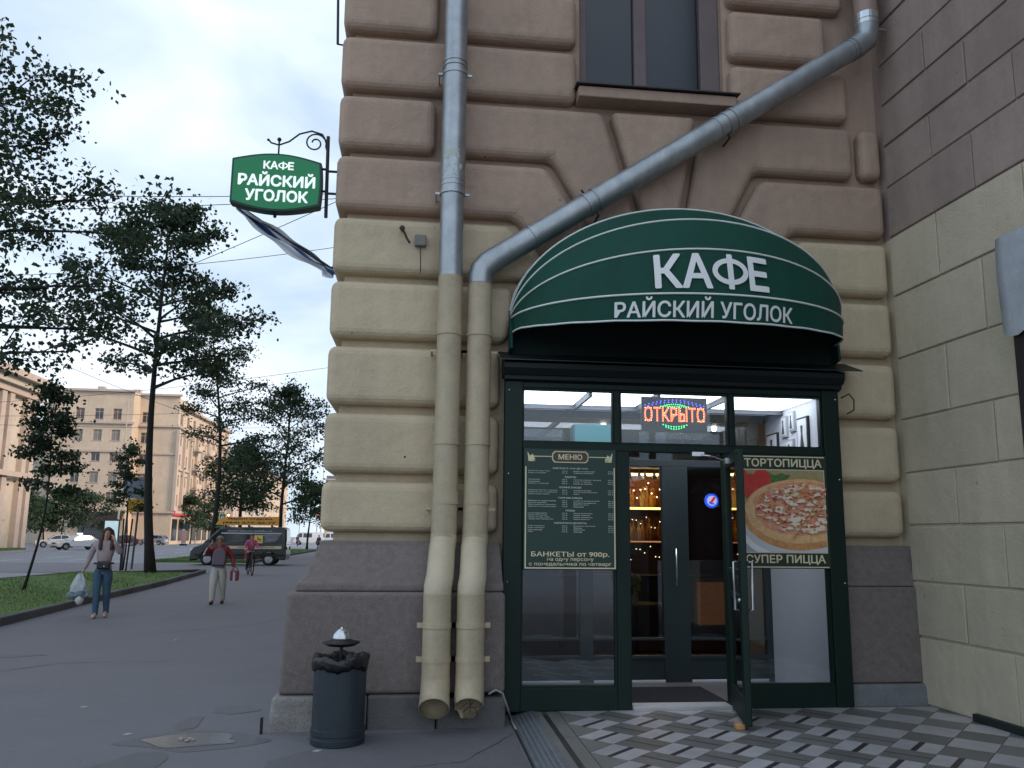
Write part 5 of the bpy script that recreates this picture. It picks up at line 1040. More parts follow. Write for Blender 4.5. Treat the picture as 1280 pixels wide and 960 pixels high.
# --- farther buildings closing the view
def simple_building(name, label, x0, x1, y0, y1, h, m, face_cols, rws, w=1.4, eastside=True):
    b = thing(name, label, 'building', ((x0+x1)/2, y0, 0))
    wall_grid(b, 'S', y0, x0, x1, 0, h, face_cols, rws, w, 1.8, m)
    if eastside: wall_grid(b, 'E', x1, y0+.5, y1, 0, h, [y0+4+4*i for i in range(int((y1-y0-5)/4))], rws, w, 1.8, m)
    bx_(b, 'cornice', x0-.4, x1+.5, y0-.5, y1, h, h+.5, WALLR); bx_(b, 'roof', x0, x1-.1, y0+.3, y1, h+.5, h+1.6, ROOF); return b
simple_building('apartment_building', 'ochre cream building glimpsed behind the trees right of the colonnaded one', x3-14, x3-2, y3b+8, y3b+45, 17, WALLP, [x3-12+3*i for i in range(3)], [4.5, 8, 11.5])
ye = 290; simple_building('apartment_building', 'pale yellow building closing the avenue behind the farthest trees', -34, 4, ye, ye+20, oy(398, 600, ye).z, mat('far_yellow_wall', (.60, .50, .32), .9, var=.2, vscale=.3, coords='World'), [-31+4.2*i for i in range(8)], [5, 9.5, 14, 18.5], w=2.0, eastside=False)
# --- pale classical building at the left edge
XG = -40.5; y1b = ox(38, 600, XG).y; h1 = ox(36, 480, XG).z
b1 = thing('classical_building', 'pale stone building with pilasters and heavy cornice at the far left', 'building', (XG-6, y1b-15, 0))
rr1 = [ox(20, p, XG).z for p in (650, 600, 556, 506)]
cols1 = [y1b-5.2-5.0*i for i in range(6)]
wall_grid(b1, 'E', XG, y1b-34, y1b-.0, 0, h1, cols1, rr1, 1.5, 2.1, WALLQ)
bx_(b1, 'north_wall', XG-16, XG-.5, y1b-.5, y1b, 0, h1, WALLQ); bx_(b1, 'south_wall', XG-16, XG-.5, y1b-34, y1b-33.5, 0, h1, WALLQ); bx_(b1, 'roof', XG-16, XG-.2, y1b-34, y1b, h1, h1+.3, ROOF)
for i in range(7):
    for dy in (0, 1.5):
        y = y1b-1.4-5.0*i-dy; bx_(b1, 'pilaster', XG+.002, XG+.55, y-.42, y+.42, .0 if i else 0, h1-1.6, WALLR)
bx_(b1, 'frieze', XG+.003, XG+.7, y1b-34, y1b, h1-1.6, h1-.9, WALLR); bx_(b1, 'cornice', XG-1, XG+1.9, y1b-34.5, y1b+1.0, h1-.2, h1+.45, WALLR); bx_(b1, 'cornice', XG-1, XG+1.2, y1b-34.3, y1b+.6, h1-.9, h1-.21, WALLQ)
bx_(b1, 'attic', XG-10, XG-1.5, y1b-34, y1b-14, h1+.45, h1+3.5, WALLQ); bx_(b1, 'string_course', XG+.56, XG+.9, y1b-34, y1b, h1*.42, h1*.42+.5, WALLR)

# ================================================================ TREES
def leaf_mesh(name, centres, size, m, rs, org):
    n = len(centres); c = np.array(centres)
    d = rs.normal(size=(n, 3)); d[:, 2] -= .5; d /= np.linalg.norm(d, axis=1)[:, None]
    t = np.cross(d, rs.normal(size=(n, 3))); t /= np.linalg.norm(t, axis=1)[:, None]
    s = size*rs.uniform(.6, 1.3, n)[:, None]
    v = np.stack([c, c+d*s*.5+t*s*.42, c+d*s*1.05, c+d*s*.5-t*s*.42], 1).reshape(-1, 3)
    me = bpy.data.meshes.new(name); me.vertices.add(4*n); me.vertices.foreach_set('co', v.astype(np.float32).ravel())
    me.loops.add(4*n); me.loops.foreach_set('vertex_index', np.arange(4*n, dtype=np.int32)); me.polygons.add(n); me.polygons.foreach_set('loop_start', np.arange(0, 4*n, 4, dtype=np.int32)); me.polygons.foreach_set('loop_total', np.full(n, 4, dtype=np.int32))
    me.update(); me.materials.append(m); return me
def tree(label, loc, H, zc, env, seed, nl=26, leaf=.14, per=26, tr=.16, lean=(0, 0), m=LEAF, sub=5, rise=.55, clump=.36, extra=None, bow=0.0, group=None):
    rs = np.random.RandomState(seed); root = thing('tree', label, 'tree', loc, group); wood = MB(); C_ = []
    def tp(t):
        z = H*t; return Vector((lean[0]*t*H+bow*math.sin(t*PI)+.12*math.sin(t*5+seed), lean[1]*t*H+.12*math.cos(t*4+seed), z))
    pts = [tp(i/14) for i in range(15)]; wood.tube(pts, [tr*(1-.88*(i/14)**.9)*(1.25 if i == 0 else 1) for i in range(15)], 9)
    for i in range(nl):
        t = zc/H + (1-zc/H)*((i+.5)/nl)**.95; t = min(.985, t+rs.uniform(-.02, .02)); a = i*2.39996+rs.uniform(-.5, .5); u = (t-zc/H)/(1-zc/H); L_ = env(u)*rs.uniform(.6, 1.12)
        b = tp(t); d = Vector((math.cos(a), math.sin(a), 0)); limb = [b]; 
        for k in range(1, 6): f = k/5; limb.append(b+d*L_*f+Vector((rs.normal(0, .05), rs.normal(0, .05), 0))*L_*f+Vector((0, 0, L_*rise*(f-.30*f*f)*(.6+.8*u))))
        r0_ = max(.012, tr*.42*(1-.7*u)); wood.tube(limb, [r0_*(1-.85*k/5) for k in range(6)], 5, caps=False)
        for j in range(sub):
            f = .35+.65*(j+rs.uniform(0, 1))/sub; k = min(4, int(f*5)); q = limb[k]+(limb[k+1]-limb[k])*(f*5-k); a2 = a+rs.choice([-1, 1])*rs.uniform(.4, 1.2); l2 = L_*rs.uniform(.16, .34)*(1.25-f*.4)
            e = q+Vector((math.cos(a2)*l2, math.sin(a2)*l2, l2*rs.uniform(-.1, .6))); wood.tube([q, (q+e)/2+Vector((0, 0, .04)), e], [.016, .010, .005], 4, caps=False)
            for c, w_ in ((e, 1.0), ((q+e)/2, .6)):
                n = int(per*w_*rs.uniform(.6, 1.3)); C_.append(rs.normal(size=(n, 3))*np.array([clump, clump, clump*.5])*rs.uniform(.6, 1.15)*np.array([1, 1, 1])+np.array(c))
        n = int(per*.9); C_.append(rs.normal(size=(n, 3))*np.array([clump*.8, clump*.8, clump*.5])+np.array(limb[-1]))
    C_.append(rs.normal(size=(per*2, 3))*np.array([clump*.6, clump*.6, clump*1.1])+np.array(tp(.985)))
    wood = [setattr(wood, 'v', [(x+loc[0], y+loc[1], z+loc[2]) for x, y, z in wood.v]), wood][1]
    wood.obj('trunk', BARK, root, smooth=True, fix=False)
    cen = np.concatenate(C_); o = link('crown', leaf_mesh('crown', cen, leaf, m, rs, None), root); return root
p = oz(192, 716, .13)
tree('tall dark tree with a full crown, on the verge left of the parked van', (p.x, p.y, .1), 14.7, 7.3, lambda u: 3.9*(1-u)**.8*(.75+.5*min(1, u*5)) + .4, 11, nl=30, leaf=.165, per=40, tr=.19, lean=(-.022, 0), bow=-.55, sub=6, clump=.37, rise=.5)
p = oz(30, 738, .13); tree('thin young tree with a narrow crown and a leaning stem near the left edge', (p.x, p.y, .1), 5.3, 2.5, lambda u: .68*(1-u)**.6+.12, 12, nl=16, leaf=.10, per=36, tr=.04, lean=(.085, 0), sub=4, clump=.2, rise=.3, m=LEAF)
p = oz(150, 712, .13); tree('young staked tree behind the woman, in front of the yellow road sign', (p.x, p.y, .1), 5.2, 2.3, lambda u: .7*(1-u)**.6+.1, 13, nl=12, leaf=.11, per=36, tr=.04, lean=(.03, 0), sub=3, clump=.2, rise=.3)
tree('tall slender tree with a bowed trunk rising behind the van', (-12.9, 51.0, 0), 16.0, 6.8, lambda u: 3.0*(1-u)**.7+.4, 14, nl=26, leaf=.15, per=42, tr=.17, lean=(-.062, 0), bow=.9, sub=5, clump=.45, rise=.45)
tree('dense low dark tree between the bowed tree and the rightmost one', (-14.2, 66, 0), 8.6, 3.3, lambda u: 2.7*(math.sin(min(1, u*1.0+.25)*PI)**.6)+.3, 15, nl=24, leaf=.20, per=50, tr=.2, sub=5, clump=.6, m=LEAF2)
tree('broad tree with an airy rounded crown nearest the building corner', (-9.7, 58.0, .1), 12.0, 3.6, lambda u: 3.4*(math.sin(min(1, u*.85+.22)*PI)**.7)+.3, 16, nl=30, leaf=.17, per=36, tr=.17, lean=(.0, 0), sub=5, clump=.42, rise=.7)
tree('small tree low by the building corner above the white vehicles', (-13.0, 96, 0), 7.5, 3.0, lambda u: 2.6*(1-u)**.5+.3, 17, nl=18, leaf=.26, per=34, tr=.14, sub=4, clump=.6, m=LEAF2)
# big tree at the left edge: trunk outside the frame, boughs reach in
tree('large dark tree at the left edge with boughs reaching over the street', (-12.2, 18.5, .1), 12.6, 4.6, lambda u: 5.7*(1-u)**.42*(.75+.3*min(1, u*3))+.5, 21, nl=36, leaf=.12, per=62, tr=.26, sub=7, clump=.30, rise=.42)
# bushes and trees across the avenue
for i, (px, py, X, H_, R_, lab) in enumerate(((62, 684, -52, 5.5, 2.4, 'small round tree left of the white taxi across the avenue'), (85, 684, -50, 7.4, 3.6, 'spreading green tree behind the white taxi'), (110, 683, -48, 7.2, 3.6, 'spreading green tree right of the taxi before the brown shop awning'), (25, 684, -50, 6.5, 3, 'tree in the side street beside the pale classical building'), (243, 682, -38.5, 8.0, 2.6, 'small green tree before the shop fronts left of the traffic light'), (268, 682, -37, 7.0, 2.2, 'small tree near the crossing signs beyond the van'))):
    y = ox(px, 600, X).y; tree(lab, (X, y, 0), H_, H_*.3, lambda u, R_=R_: R_*(math.sin(min(1, u*.9+.2)*PI)**.6)+.3, 40+i, nl=16, leaf=.32, per=26, tr=.12, sub=4, clump=.6, m=LEAFR)

# ================================================================ VEHICLES
def car_paint(n, c, **k): return mat(n, c, .28, spec=.6, coat=.6, var=.08, vscale=2, **k)
DG = DGLASS
WHEELS = {}
def wheel_meshes(r, w):
    k = (r, w)
    if k not in WHEELS:
        q = MB(); R = Matrix.Rotation(PI/2, 4, 'X'); q.lathe([(r*.62, -w/2), (r*.93, -w/2), (r, -w*.35), (r, w*.35), (r*.93, w/2), (r*.62, w/2)], 22, R, cap=False)
        h = MB(); h.lathe([(r*.63, -w*.42), (r*.60, -w*.30), (r*.15, -w*.34), (r*.12, -w*.42), (.001, -w*.42)], 18, R, cap=False)
        h.lathe([(r*.63, w*.42), (r*.60, w*.30), (r*.15, w*.34), (r*.12, w*.42), (.001, w*.42)], 18, R, cap=False)
        for s in (-1, 1):
            for i in range(5): a = 2*PI*i/5; M = Matrix.Rotation(a, 4, 'Y') @ Matrix.Translation((r*.37, s*w*.36, 0)); h.obox(M, r*.5, w*.06, r*.13)
        WHEELS[k] = (q.mesh('tyre', RUB, smooth=True), h.mesh('rim', RIM))
    return WHEELS[k]
def vehicle(name, label, cat, L_, W_, lower, cabin, wheels, r, paint, win, tumble=.16, group=None, pos=(0, 0, 0), rz=0, mid=None, side_extra=None):
    # local: +X front, Y across, Z up. lower/cabin: side outlines (x,z); wheels: x centres
    root = thing(name, label, cat, (0, 0, 0), group); hw = W_/2
    # lower body with real wheel arches
    low = []; bot = .22*1.0
    pts = lower[:]
    arch = []
    for wx in sorted(wheels, reverse=False):
        arch += [(wx+(r+.06)*math.cos(a), max(bot, r+(r+.06)*math.sin(a))) for a in [PI-PI*i/10 for i in range(11)]]
    poly = pts + [(p_[0], p_[1]) for p_ in arch]   # lower outline runs over the top rear->... given from front-bottom over the top to rear-bottom
    q = MB(); q.prism(poly, 'y', -hw, hw); body = q.obj('body', paint, root, bevel=.045, seg=2)
    # cabin, narrower towards the roof
    zb = min(z for x, z in cabin); zt = max(z for x, z in cabin); 
    def yw(z): return hw-.03-tumble*(z-zb)/(zt-zb)
    q = MB(); n = len(cabin); v = [(x, -yw(z), z) for x, z in cabin]+[(x, yw(z), z) for x, z in cabin]; q.add(v, [tuple(range(n-1, -1, -1)), tuple(range(n, 2*n))]+[(i, (i+1) % n, n+(i+1) % n, n+i) for i in range(n)]); q.obj('cabin', paint, root, bevel=.03, seg=2)
    for poly_ in win['side']:
        for s in (-1, 1):
            q = MB(); v = [(x, s*(yw(z)+.012), z) for x, z in poly_]; v2 = [(x, s*(yw(z)-.01), z) for x, z in poly_]; k = len(poly_); q.add(v+v2, [tuple(range(k)), tuple(range(2*k-1, k-1, -1))]+[(i, (i+1) % k, k+(i+1) % k, k+i) for i in range(k)]); q.obj('side_window', DG, root)
    for (xa, za, xb, zb_) , nm in zip(win['ends'], ('windscreen', 'rear_window')):
        q = MB(); d = Vector((xb-xa, 0, zb_-za)).normalized(); nn = Vector((d.z, 0, -d.x)); nn = nn if (nn.x > 0) == (nm == 'windscreen') else -nn
        v = [Vector((xa, -yw(za)+.08, za)), Vector((xa, yw(za)-.08, za)), Vector((xb, yw(zb_)-.09, zb_)), Vector((xb, -yw(zb_)+.09, zb_))]; q.add([p_+nn*.014 for p_ in v]+[p_-nn*.01 for p_ in v], [(0, 1, 2, 3), (7, 6, 5, 4), (0, 4, 5, 1), (1, 5, 6, 2), (2, 6, 7, 3), (3, 7, 4, 0)]); q.obj(nm, DG, root)
    ty, ri = wheel_meshes(r, .2)
    for wx in wheels:
        for s in (-1, 1):
            w_ = link('wheel', ty, root); w_.name = 'wheel'; w_.location = (wx, s*(hw-.12), r); rr_ = link('rim', ri, w_)
    xf_, xr_ = max(x for x, z in lower), min(x for x, z in lower); zl = win.get('light', .68)
    for s in (-1, 1):
        q = MB(); q.box(xf_-.14, xf_+.012, s*hw*.62-.17, s*hw*.62+.17, zl-.07, zl+.07); q.obj('headlight', mat('headlight_glass', (.75, .78, .8), .15), root, bevel=.02)
        q = MB(); q.box(xr_-.012, xr_+.1, s*hw*.74-.12, s*hw*.74+.12, zl+.02, zl+.2); q.obj('taillight', mat('taillight_red', (.35, .02, .02), .25), root, bevel=.02)
        q = MB(); q.box(win['mir']-.07, win['mir']+.07, s*(hw+.10)-.1, s*(hw+.10)+.1, win['mz']-.06, win['mz']+.09); q.obj('wing_mirror', paint, root, bevel=.025)
    q = MB(); q.box(xf_-.02, xf_+.015, -hw*.35, hw*.35, zl-.1, zl+.04); q.obj('grille', RUB, root); q = MB(); q.box(xf_, xf_+.022, -.26, .26, .36, .47); q.obj('number_plate', PAINTW, root); q = MB(); q.box(xr_-.022, xr_, -.26, .26, .5, .61); q.obj('number_plate', PAINTW, root)
    q = MB(); q.box(xf_-.06, xf_+.018, -hw*.8, hw*.8, .24, .33); q.obj('bumper_grille', RUB, root)
    if side_extra: side_extra(root, hw, yw)
    root.location = pos; root.rotation_euler = (0, 0, rz); return root
def sedan(label, paint, pos, rz, extra=None, wagon=False):
    lower = [(-2.15, .25), (-2.22, .45), (-2.2, .85), (-1.9, .93), (-1.2, .95), (1.0, .92), (1.95, .78), (2.15, .62), (2.2, .40), (2.12, .25)][::-1]
    lower = [(2.12, .25), (2.2, .40), (2.17, .62), (1.95, .76), (1.0, .90), (-1.2, .95), (-1.95, .95), (-2.2, .86), (-2.24, .45), (-2.15, .25)]
    if wagon: cab = [(1.05, .89), (.25, 1.42), (-.2, 1.5), (-1.7, 1.48), (-2.15, .94)]; side = [[(.85, .95), (.22, 1.36), (-.35, 1.42), (-.35, .97)], [(-.42, .97), (-.42, 1.42), (-1.2, 1.42), (-1.2, .98)], [(-1.27, .98), (-1.27, 1.41), (-1.68, 1.4), (-1.95, 1.0)]]; ends = [(1.0, .94, .28, 1.40), (-2.1, 1.0, -1.74, 1.42)]
    else: cab = [(1.05, .88), (.25, 1.38), (-.2, 1.45), (-.95, 1.42), (-1.75, .94)]; side = [[(.85, .94), (.22, 1.32), (-.3, 1.38), (-.3, .96)], [(-.37, .96), (-.37, 1.38), (-.9, 1.36), (-1.35, .98)]]; ends = [(1.0, .93, .28, 1.36), (-1.70, .98, -1.0, 1.39)]
    return vehicle('parked_car', label, 'car', 4.4, 1.78, lower, cab, (-1.35, 1.35), .32, paint, dict(side=side, ends=ends, mir=.75, mz=.98), pos=pos, rz=rz, side_extra=extra)
WP_ = car_paint('white_car_paint', (.72, .74, .76)); SP = car_paint('silver_car_paint', (.30, .31, .33)); KP = car_paint('dark_car_paint', (.035, .045, .05)); 
def taxi_extra(root, hw, yw):
    q = MB(); q.box(-.35, .05, -.28, .28, 1.48, 1.66); q.obj('roof_sign', mat('taxi_lamp', (.8, .8, .8), .4, emit=(.9, .95, 1), estr=.5), root, bevel=.03)
p = oz(96, 687); sedan('white taxi saloon with a roof sign across the avenue', WP_, (p.x, p.y, -.01), -PI+.75, taxi_extra)
sedan('white saloon car half hidden behind the taxi', WP_, (p.x-7, p.y+12, -.01), -PI+.45)
p = oz(190, 681); sedan('silver estate car behind the tall tree trunk across the avenue', SP, (p.x, p.y, -.01), PI-.12, wagon=True)
p = oz(253, 678); sedan('dark estate car left of the parked van across the avenue', KP, (p.x, p.y, -.01), PI+.3, wagon=True)
p = oz(130, 682); sedan('dark saloon car in the side street right of the taxi', KP, (p.x, p.y, -.01), PI+.2)
p = oz(153, 682); sedan('dark red saloon car just left of the silver estate car', car_paint('maroon_car_paint', (.10, .02, .03)), (p.x, p.y, -.01), PI+.1)
# --- van with lettering
VP = car_paint('van_green_black', (.010, .018, .019))
def van_extra(root, hw, yw):
    Y = (hw-.03)
    def yside(z): return (yw(z)+.016)
    WB = mat('van_cream_band', (.62, .52, .36), .5); OR = mat('van_orange_print', (.80, .38, .06), .5); LB = mat('van_grey_band', (.42, .46, .50), .5)
    def strip_(name, x0, x1, z0, z1, m, off=.0): q = MB(); q.add([(x0, yside(z0)+off, z0), (x1, yside(z0)+off, z0), (x1, yside(z1)+off, z1), (x0, yside(z1)+off, z1)], [(0, 1, 2, 3)]); return q.obj(name, m, root, fix=False)
    strip_('cream_band', -2.2, 1.15, .88, 1.18, WB, .006); strip_('grey_band', -2.15, .95, 1.66, 1.73, LB, .004)
    for k in range(5): strip_('grey_print', -2.1+.05*k, -1.2-.06*k, 1.58-.07*k, 1.60-.07*k, LB, .018)
    # lettering reads from left (front) to right (rear): front is +X which is the viewer's left
    q = MB(); BK = mat('van_black_print', (.015, .015, .02), .5)
    fit_text(q, 'РЕМОНТ ОТДЕЛКА', .3, lambda u, v, d: (-.52-u, yside(1.08+v)+.012+d, 1.08+v), width=3.0, height=.15, bold=.024)
    fit_text(q, 'REMONT-OTDELKA.RU', .3, lambda u, v, d: (-.9-u, yside(.965+v)+.012+d, .965+v), width=1.9, height=.05, bold=.01); q.obj('lettering', BK, root)
    q = MB(); fit_text(q, 'www.remont-otdelka.ru', .3, lambda u, v, d: (-.5-u, yside(1.83+v)+.012+d, 1.83+v), width=2.3, height=.10, bold=.01); q.obj('lettering', LB, root)
    # yellow wheelchair-like emblem panel
    strip_('yellow_panel', -1.2, -.75, 1.18, 1.60, mat('van_yellow', (.75, .52, .12), .5), .020)
    q = MB(); c = (-1.0, 1.34)
    q.add([(c[0]+.10*math.cos(a)*s, yside(c[1])+.03, c[1]+.10*math.sin(a)*s) for s in (1, .72) for a in [PI*.6+1.35*PI*i/12 for i in range(13)]], [(i, i+1, 14+i, 13+i) for i in range(12)])
    q.add([(x, yside(1.4)+.032, z) for x, z in ((-.97, 1.36), (-.93, 1.36), (-.93, 1.52), (-.97, 1.52))], [(0, 1, 2, 3)]); q.add([(x, yside(1.4)+.032, z) for x, z in ((-.97, 1.36), (-.97, 1.40), (-1.12, 1.38), (-1.12, 1.34))], [(0, 1, 2, 3)])
    q.obj('emblem', BK, root, fix=False)
    # roof board
    q = MB(); q.prism([(-1.95, 2.13), (1.35, 2.13), (1.2, 2.35), (.95, 2.55), (-1.95, 2.60)], 'y', .56, .62); rbd = q.obj('roof_board', OR, root, bevel=.01)
    q = MB(); fit_text(q, 'РЕМОНТ ОТДЕЛКА', .3, lambda u, v, d: (-.45-u, .625+d, 2.46+v), width=2.3, height=.12, bold=.02); fit_text(q, '(964) 677-40-77', .3, lambda u, v, d: (-.4-u, .625+d, 2.25+v), width=2.75, height=.13, bold=.02); q.obj('lettering', BK, rbd)
    q = MB(); 
    for x in (-1.6, -.4, .8): q.box(x-.02, x+.02, -.66, .6, 2.03, 2.07); q.box(x-.05, x+.05, .54, .64, 2.0, 2.14)
    q.obj('roof_bars', IRON, root)
    q = MB(); q.box(1.0, 1.30, -.8, .8, 1.98, 2.04); q.obj('green_roof_edge', mat('van_green', (.02, .18, .07), .4), root, bevel=.01)
    q = MB(); q.box(-2.35, 2.2, hw-.02, hw+.01, .48, .60); q.obj('rub_strip', RUB, root)
    q = MB(); q.box(-2.44, -2.36, hw-.08, hw+.005, .9, 1.9); q.obj('rear_pillar', RUB, root)
    for x in (1.25, -.95): q = MB(); q.box(x-.008, x+.008, yside(1.2)-.02, yside(1.2)+.004, .5, 1.25); q.obj('door_seam', RUB, root)
vl = [(2.42, .28), (2.50, .42), (2.46, .72), (2.30, .95), (1.75, 1.16), (1.2, 1.20), (-2.42, 1.20), (-2.46, .5), (-2.40, .28)]
vc = [(1.90, 1.10), (1.05, 1.93), (.75, 2.02), (-2.25, 2.04), (-2.40, 1.95), (-2.44, 1.10)]
pv = oz(296, 707)
vehicle('parked_van', 'dark work van covered in repair lettering with an orange roof board, parked beside the verge', 'van', 4.9, 1.95, vl, vc, (-1.55, 1.6), .34, VP, dict(side=[[(1.62, 1.28), (1.0, 1.86), (.62, 1.90), (.62, 1.26)], [(.35, 1.22), (.35, 1.62), (-.65, 1.62), (-.65, 1.22)], [(-1.3, 1.22), (-1.3, 1.62), (-2.2, 1.62), (-2.2, 1.22)]], ends=[(1.84, 1.18, 1.12, 1.86), (-2.44, 1.3, -2.40, 1.9)], mir=1.45, mz=1.32, light=.82), tumble=.12, pos=(pv.x, pv.y+1.0, 0), rz=PI+.04, side_extra=van_extra)
# --- white vehicles at the right
vb = [(2.6, .28), (2.66, .45), (2.6, .95), (2.3, 1.25), (-2.6, 1.25), (-2.62, .4), (-2.58, .28)]; vbc = [(2.28, 1.2), (1.75, 2.1), (1.4, 2.25), (-2.55, 2.25), (-2.6, 1.2)]
for (px, py, lab, rz) in ((386, 681, 'white minibus behind the rightmost tree trunk', PI), (420, 681, 'white van partly hidden by the building corner', PI)):
    p = oz(px, py); vehicle('parked_van', lab, 'van', 5.2, 2.0, vb, vbc, (-1.7, 1.75), .38, WP_, dict(side=[[(2.0, 1.32), (1.68, 2.02), (1.1, 2.05), (1.1, 1.3)], [(.9, 1.3), (.9, 2.05), (-.6, 2.05), (-.6, 1.3)]], ends=[(2.2, 1.34, 1.84, 1.98), (-2.6, 1.35, -2.56, 2.1)], mir=1.9, mz=1.4, light=.85), pos=(p.x, p.y, -.01), rz=rz)
# --- orange loader
ld = thing('orange_loader', 'small orange construction loader behind the striped barrier', 'loader', (0, 0, 0)); OP = mat('orange_machine_paint', (.62, .24, .06), .5, var=.2)
q = MB(); q.prism([(-1.4, .5), (1.3, .5), (1.3, 1.1), (.5, 1.15), (.45, 1.2), (-1.4, 1.35)], 'y', -.6, .6); q.obj('body', OP, ld, bevel=.04)
q = MB(); 
for x in (-.2, .75):
    for s in (-1, 1): q.box(x-.04, x+.04, s*.5-.04, s*.5+.04, 1.16, 2.2)
q.box(-.35, .9, -.6, .6, 2.2, 2.28); q.obj('cab_frame', OP, ld); q = MB(); q.box(-.2, .75, -.49, -.47, 1.2, 2.2); q.obj('cab_window', DG, ld)
q = MB(); q.prism([(1.6, .2), (2.2, .2), (2.3, .35), (1.8, .9), (1.6, .9)], 'y', -.75, .75); q.obj('bucket', OP, ld); q = MB(); q.tube([(.9, -.65, 1.1), (1.5, -.65, 1.0), (1.8, -.65, .5)], .07, 6); q.tube([(.9, .65, 1.1), (1.5, .65, 1.0), (1.8, .65, .5)], .07, 6); q.obj('lift_arm', OP, ld)
for x in (-.8, .75):
    for s in (-1, 1): w_ = link('wheel', wheel_meshes(.42, .26)[0], ld); w_.location = (x, s*.72, .42); link('rim', wheel_meshes(.42, .26)[1], w_)
p = oz(216, 680); ld.location = (p.x, p.y, 0); ld.rotation_euler = (0, 0, PI-.2)

# ================================================================ STREET FURNITURE
# back of a big road sign
p = oz(176, 712, .13); ys = p.y+1.0
rsg = thing('road_sign', 'large grey and yellow road sign board on two posts beside the tall tree', 'road sign', (p.x, ys, 0))
a_, b_ = oy(156, 597, ys), oy(188, 630, ys); z_y0, z_y1 = oy(172, 640, ys).z, oy(172, 624, ys).z
q = MB(); q.box(a_.x, b_.x, ys, ys+.05, z_y1+.02, a_.z); q.obj('grey_panel', mat('sign_grey_back', (.30, .34, .42), .6, var=.2), rsg)
q = MB(); q.box(a_.x+.25, b_.x-.03, ys, ys+.05, z_y0, z_y1); q.obj('yellow_panel', mat('sign_yellow', (.70, .38, .03), .5, var=.15), rsg)
for px in (160, 173): x = oy(px, 640, ys).x; q = MB(); q.tube([(x-.12, ys+.08, .1), (x, ys+.08, a_.z)], .045, 8); q.obj('post', mat('post_grey', (.08, .09, .1), .5, .3), rsg)
# stakes beside the young tree
for i, px in enumerate((150, 157)):
    p = oz(px, 714, .13); q = MB(); q.tube([(p.x, p.y, .1), (p.x+(.1 if i else -.02), p.y, 2.2)], .035, 6); tag(q.obj('tree_stake', BARK), ('left' if i == 0 else 'right')+' wooden stake of the young tree behind the woman', 'stake')
# traffic lights and crossing signs
def post(label, cat, name, px, py, h, kind, dist=None, glow=None):
    p = oz(px, py, 0); root = thing(name, label, cat, (p.x, p.y, 0)); s = 1
    q = MB(); q.tube([(p.x, p.y, 0), (p.x, p.y, h)], .06*s, 8); q.obj('post', mat('post_grey', (.08, .09, .1), .5, .3), root)
    return root, p
def traffic_light(label, px, pyb, pyl):
    root, p = post(label, 'traffic light', 'traffic_light', px, pyb, 1.0, 0); z = oy(px, pyl, p.y).z
    q = MB(); q.tube([(p.x, p.y, 0.9), (p.x, p.y, z+.5)], .06, 8); q.obj('upper_post', MATS['post_grey'], root)
    q = MB(); q.box(p.x-.22, p.x+.22, p.y-.32, p.y-.06, z-.85, z+.35); q.obj('housing', RUB, root, bevel=.03)
    for i, c in enumerate((mat('lit_red', (1, .1, .05), .4, emit=(1, .13, .06), estr=16), mat('dark_amber', (.1, .07, .02), .3), mat('dark_green_lens', (.02, .08, .04), .3))):
        q = MB(); q.ball((p.x, p.y-.32, z+.12-i*.38), .17, 12, 8, (1, .45, 1)); q.obj('lamp', c, root, smooth=True)
    return root
traffic_light('lit red traffic light left of the van roof across the crossing', 284, 681, 645)
traffic_light('lit red traffic light against the small tree near the building corner', 395, 680, 644)
traffic_light('dark traffic light among the signs left of the tall tree trunk', 145, 684, 655)
def cross_sign(label, px, pyb, pyc, sz=.75, posth=None):
    p = oz(px, pyb, 0); root = thing('crossing_sign', label, 'road sign', (p.x, p.y, 0)); z = oy(px, pyc, p.y).z
    q = MB(); q.tube([(p.x, p.y, 0), (p.x, p.y, z+sz/2)], .05, 6); q.obj('post', MATS['post_grey'], root)
    q = MB(); q.box(p.x-sz*.62, p.x+sz*.62, p.y-.08, p.y-.055, z-sz*.62, z+sz*.62); bk = q.obj('lime_board', mat('lime_board', (.42, .60, .12), .5), root)
    q = MB(); q.box(p.x-sz*.5, p.x+sz*.5, p.y-.092, p.y-.0805, z-sz*.5, z+sz*.5); q.obj('blue_face', mat('dark_blue_sign', (.02, .05, .16), .4), bk)
    q = MB(); q.prism([(p.x, z+sz*.36), (p.x+sz*.38, z-sz*.33), (p.x-sz*.38, z-sz*.33)], 'y', p.y-.10, p.y-.0925); q.obj('white_triangle', PAINTW, bk)
    q = MB(); q.box(p.x-.05, p.x+.05, p.y-.106, p.y-.1005, z-sz*.2, z+sz*.12); q.ball((p.x, p.y-.103, z+sz*.18), sz*.06, 6, 4); q.box(p.x-.15, p.x+.12, p.y-.106, p.y-.1005, z-sz*.3, z-sz*.2); q.obj('walker_figure', RUB, bk)
    return root
cross_sign('pedestrian crossing sign on lime board left of the red light by the van', 276, 681, 646, .9)
cross_sign('high pedestrian crossing sign on lime board near the building corner', 373, 680, 623, 1.0)
cross_sign('low lime bordered crossing sign before the shop fronts', 252, 680, 655, .9)
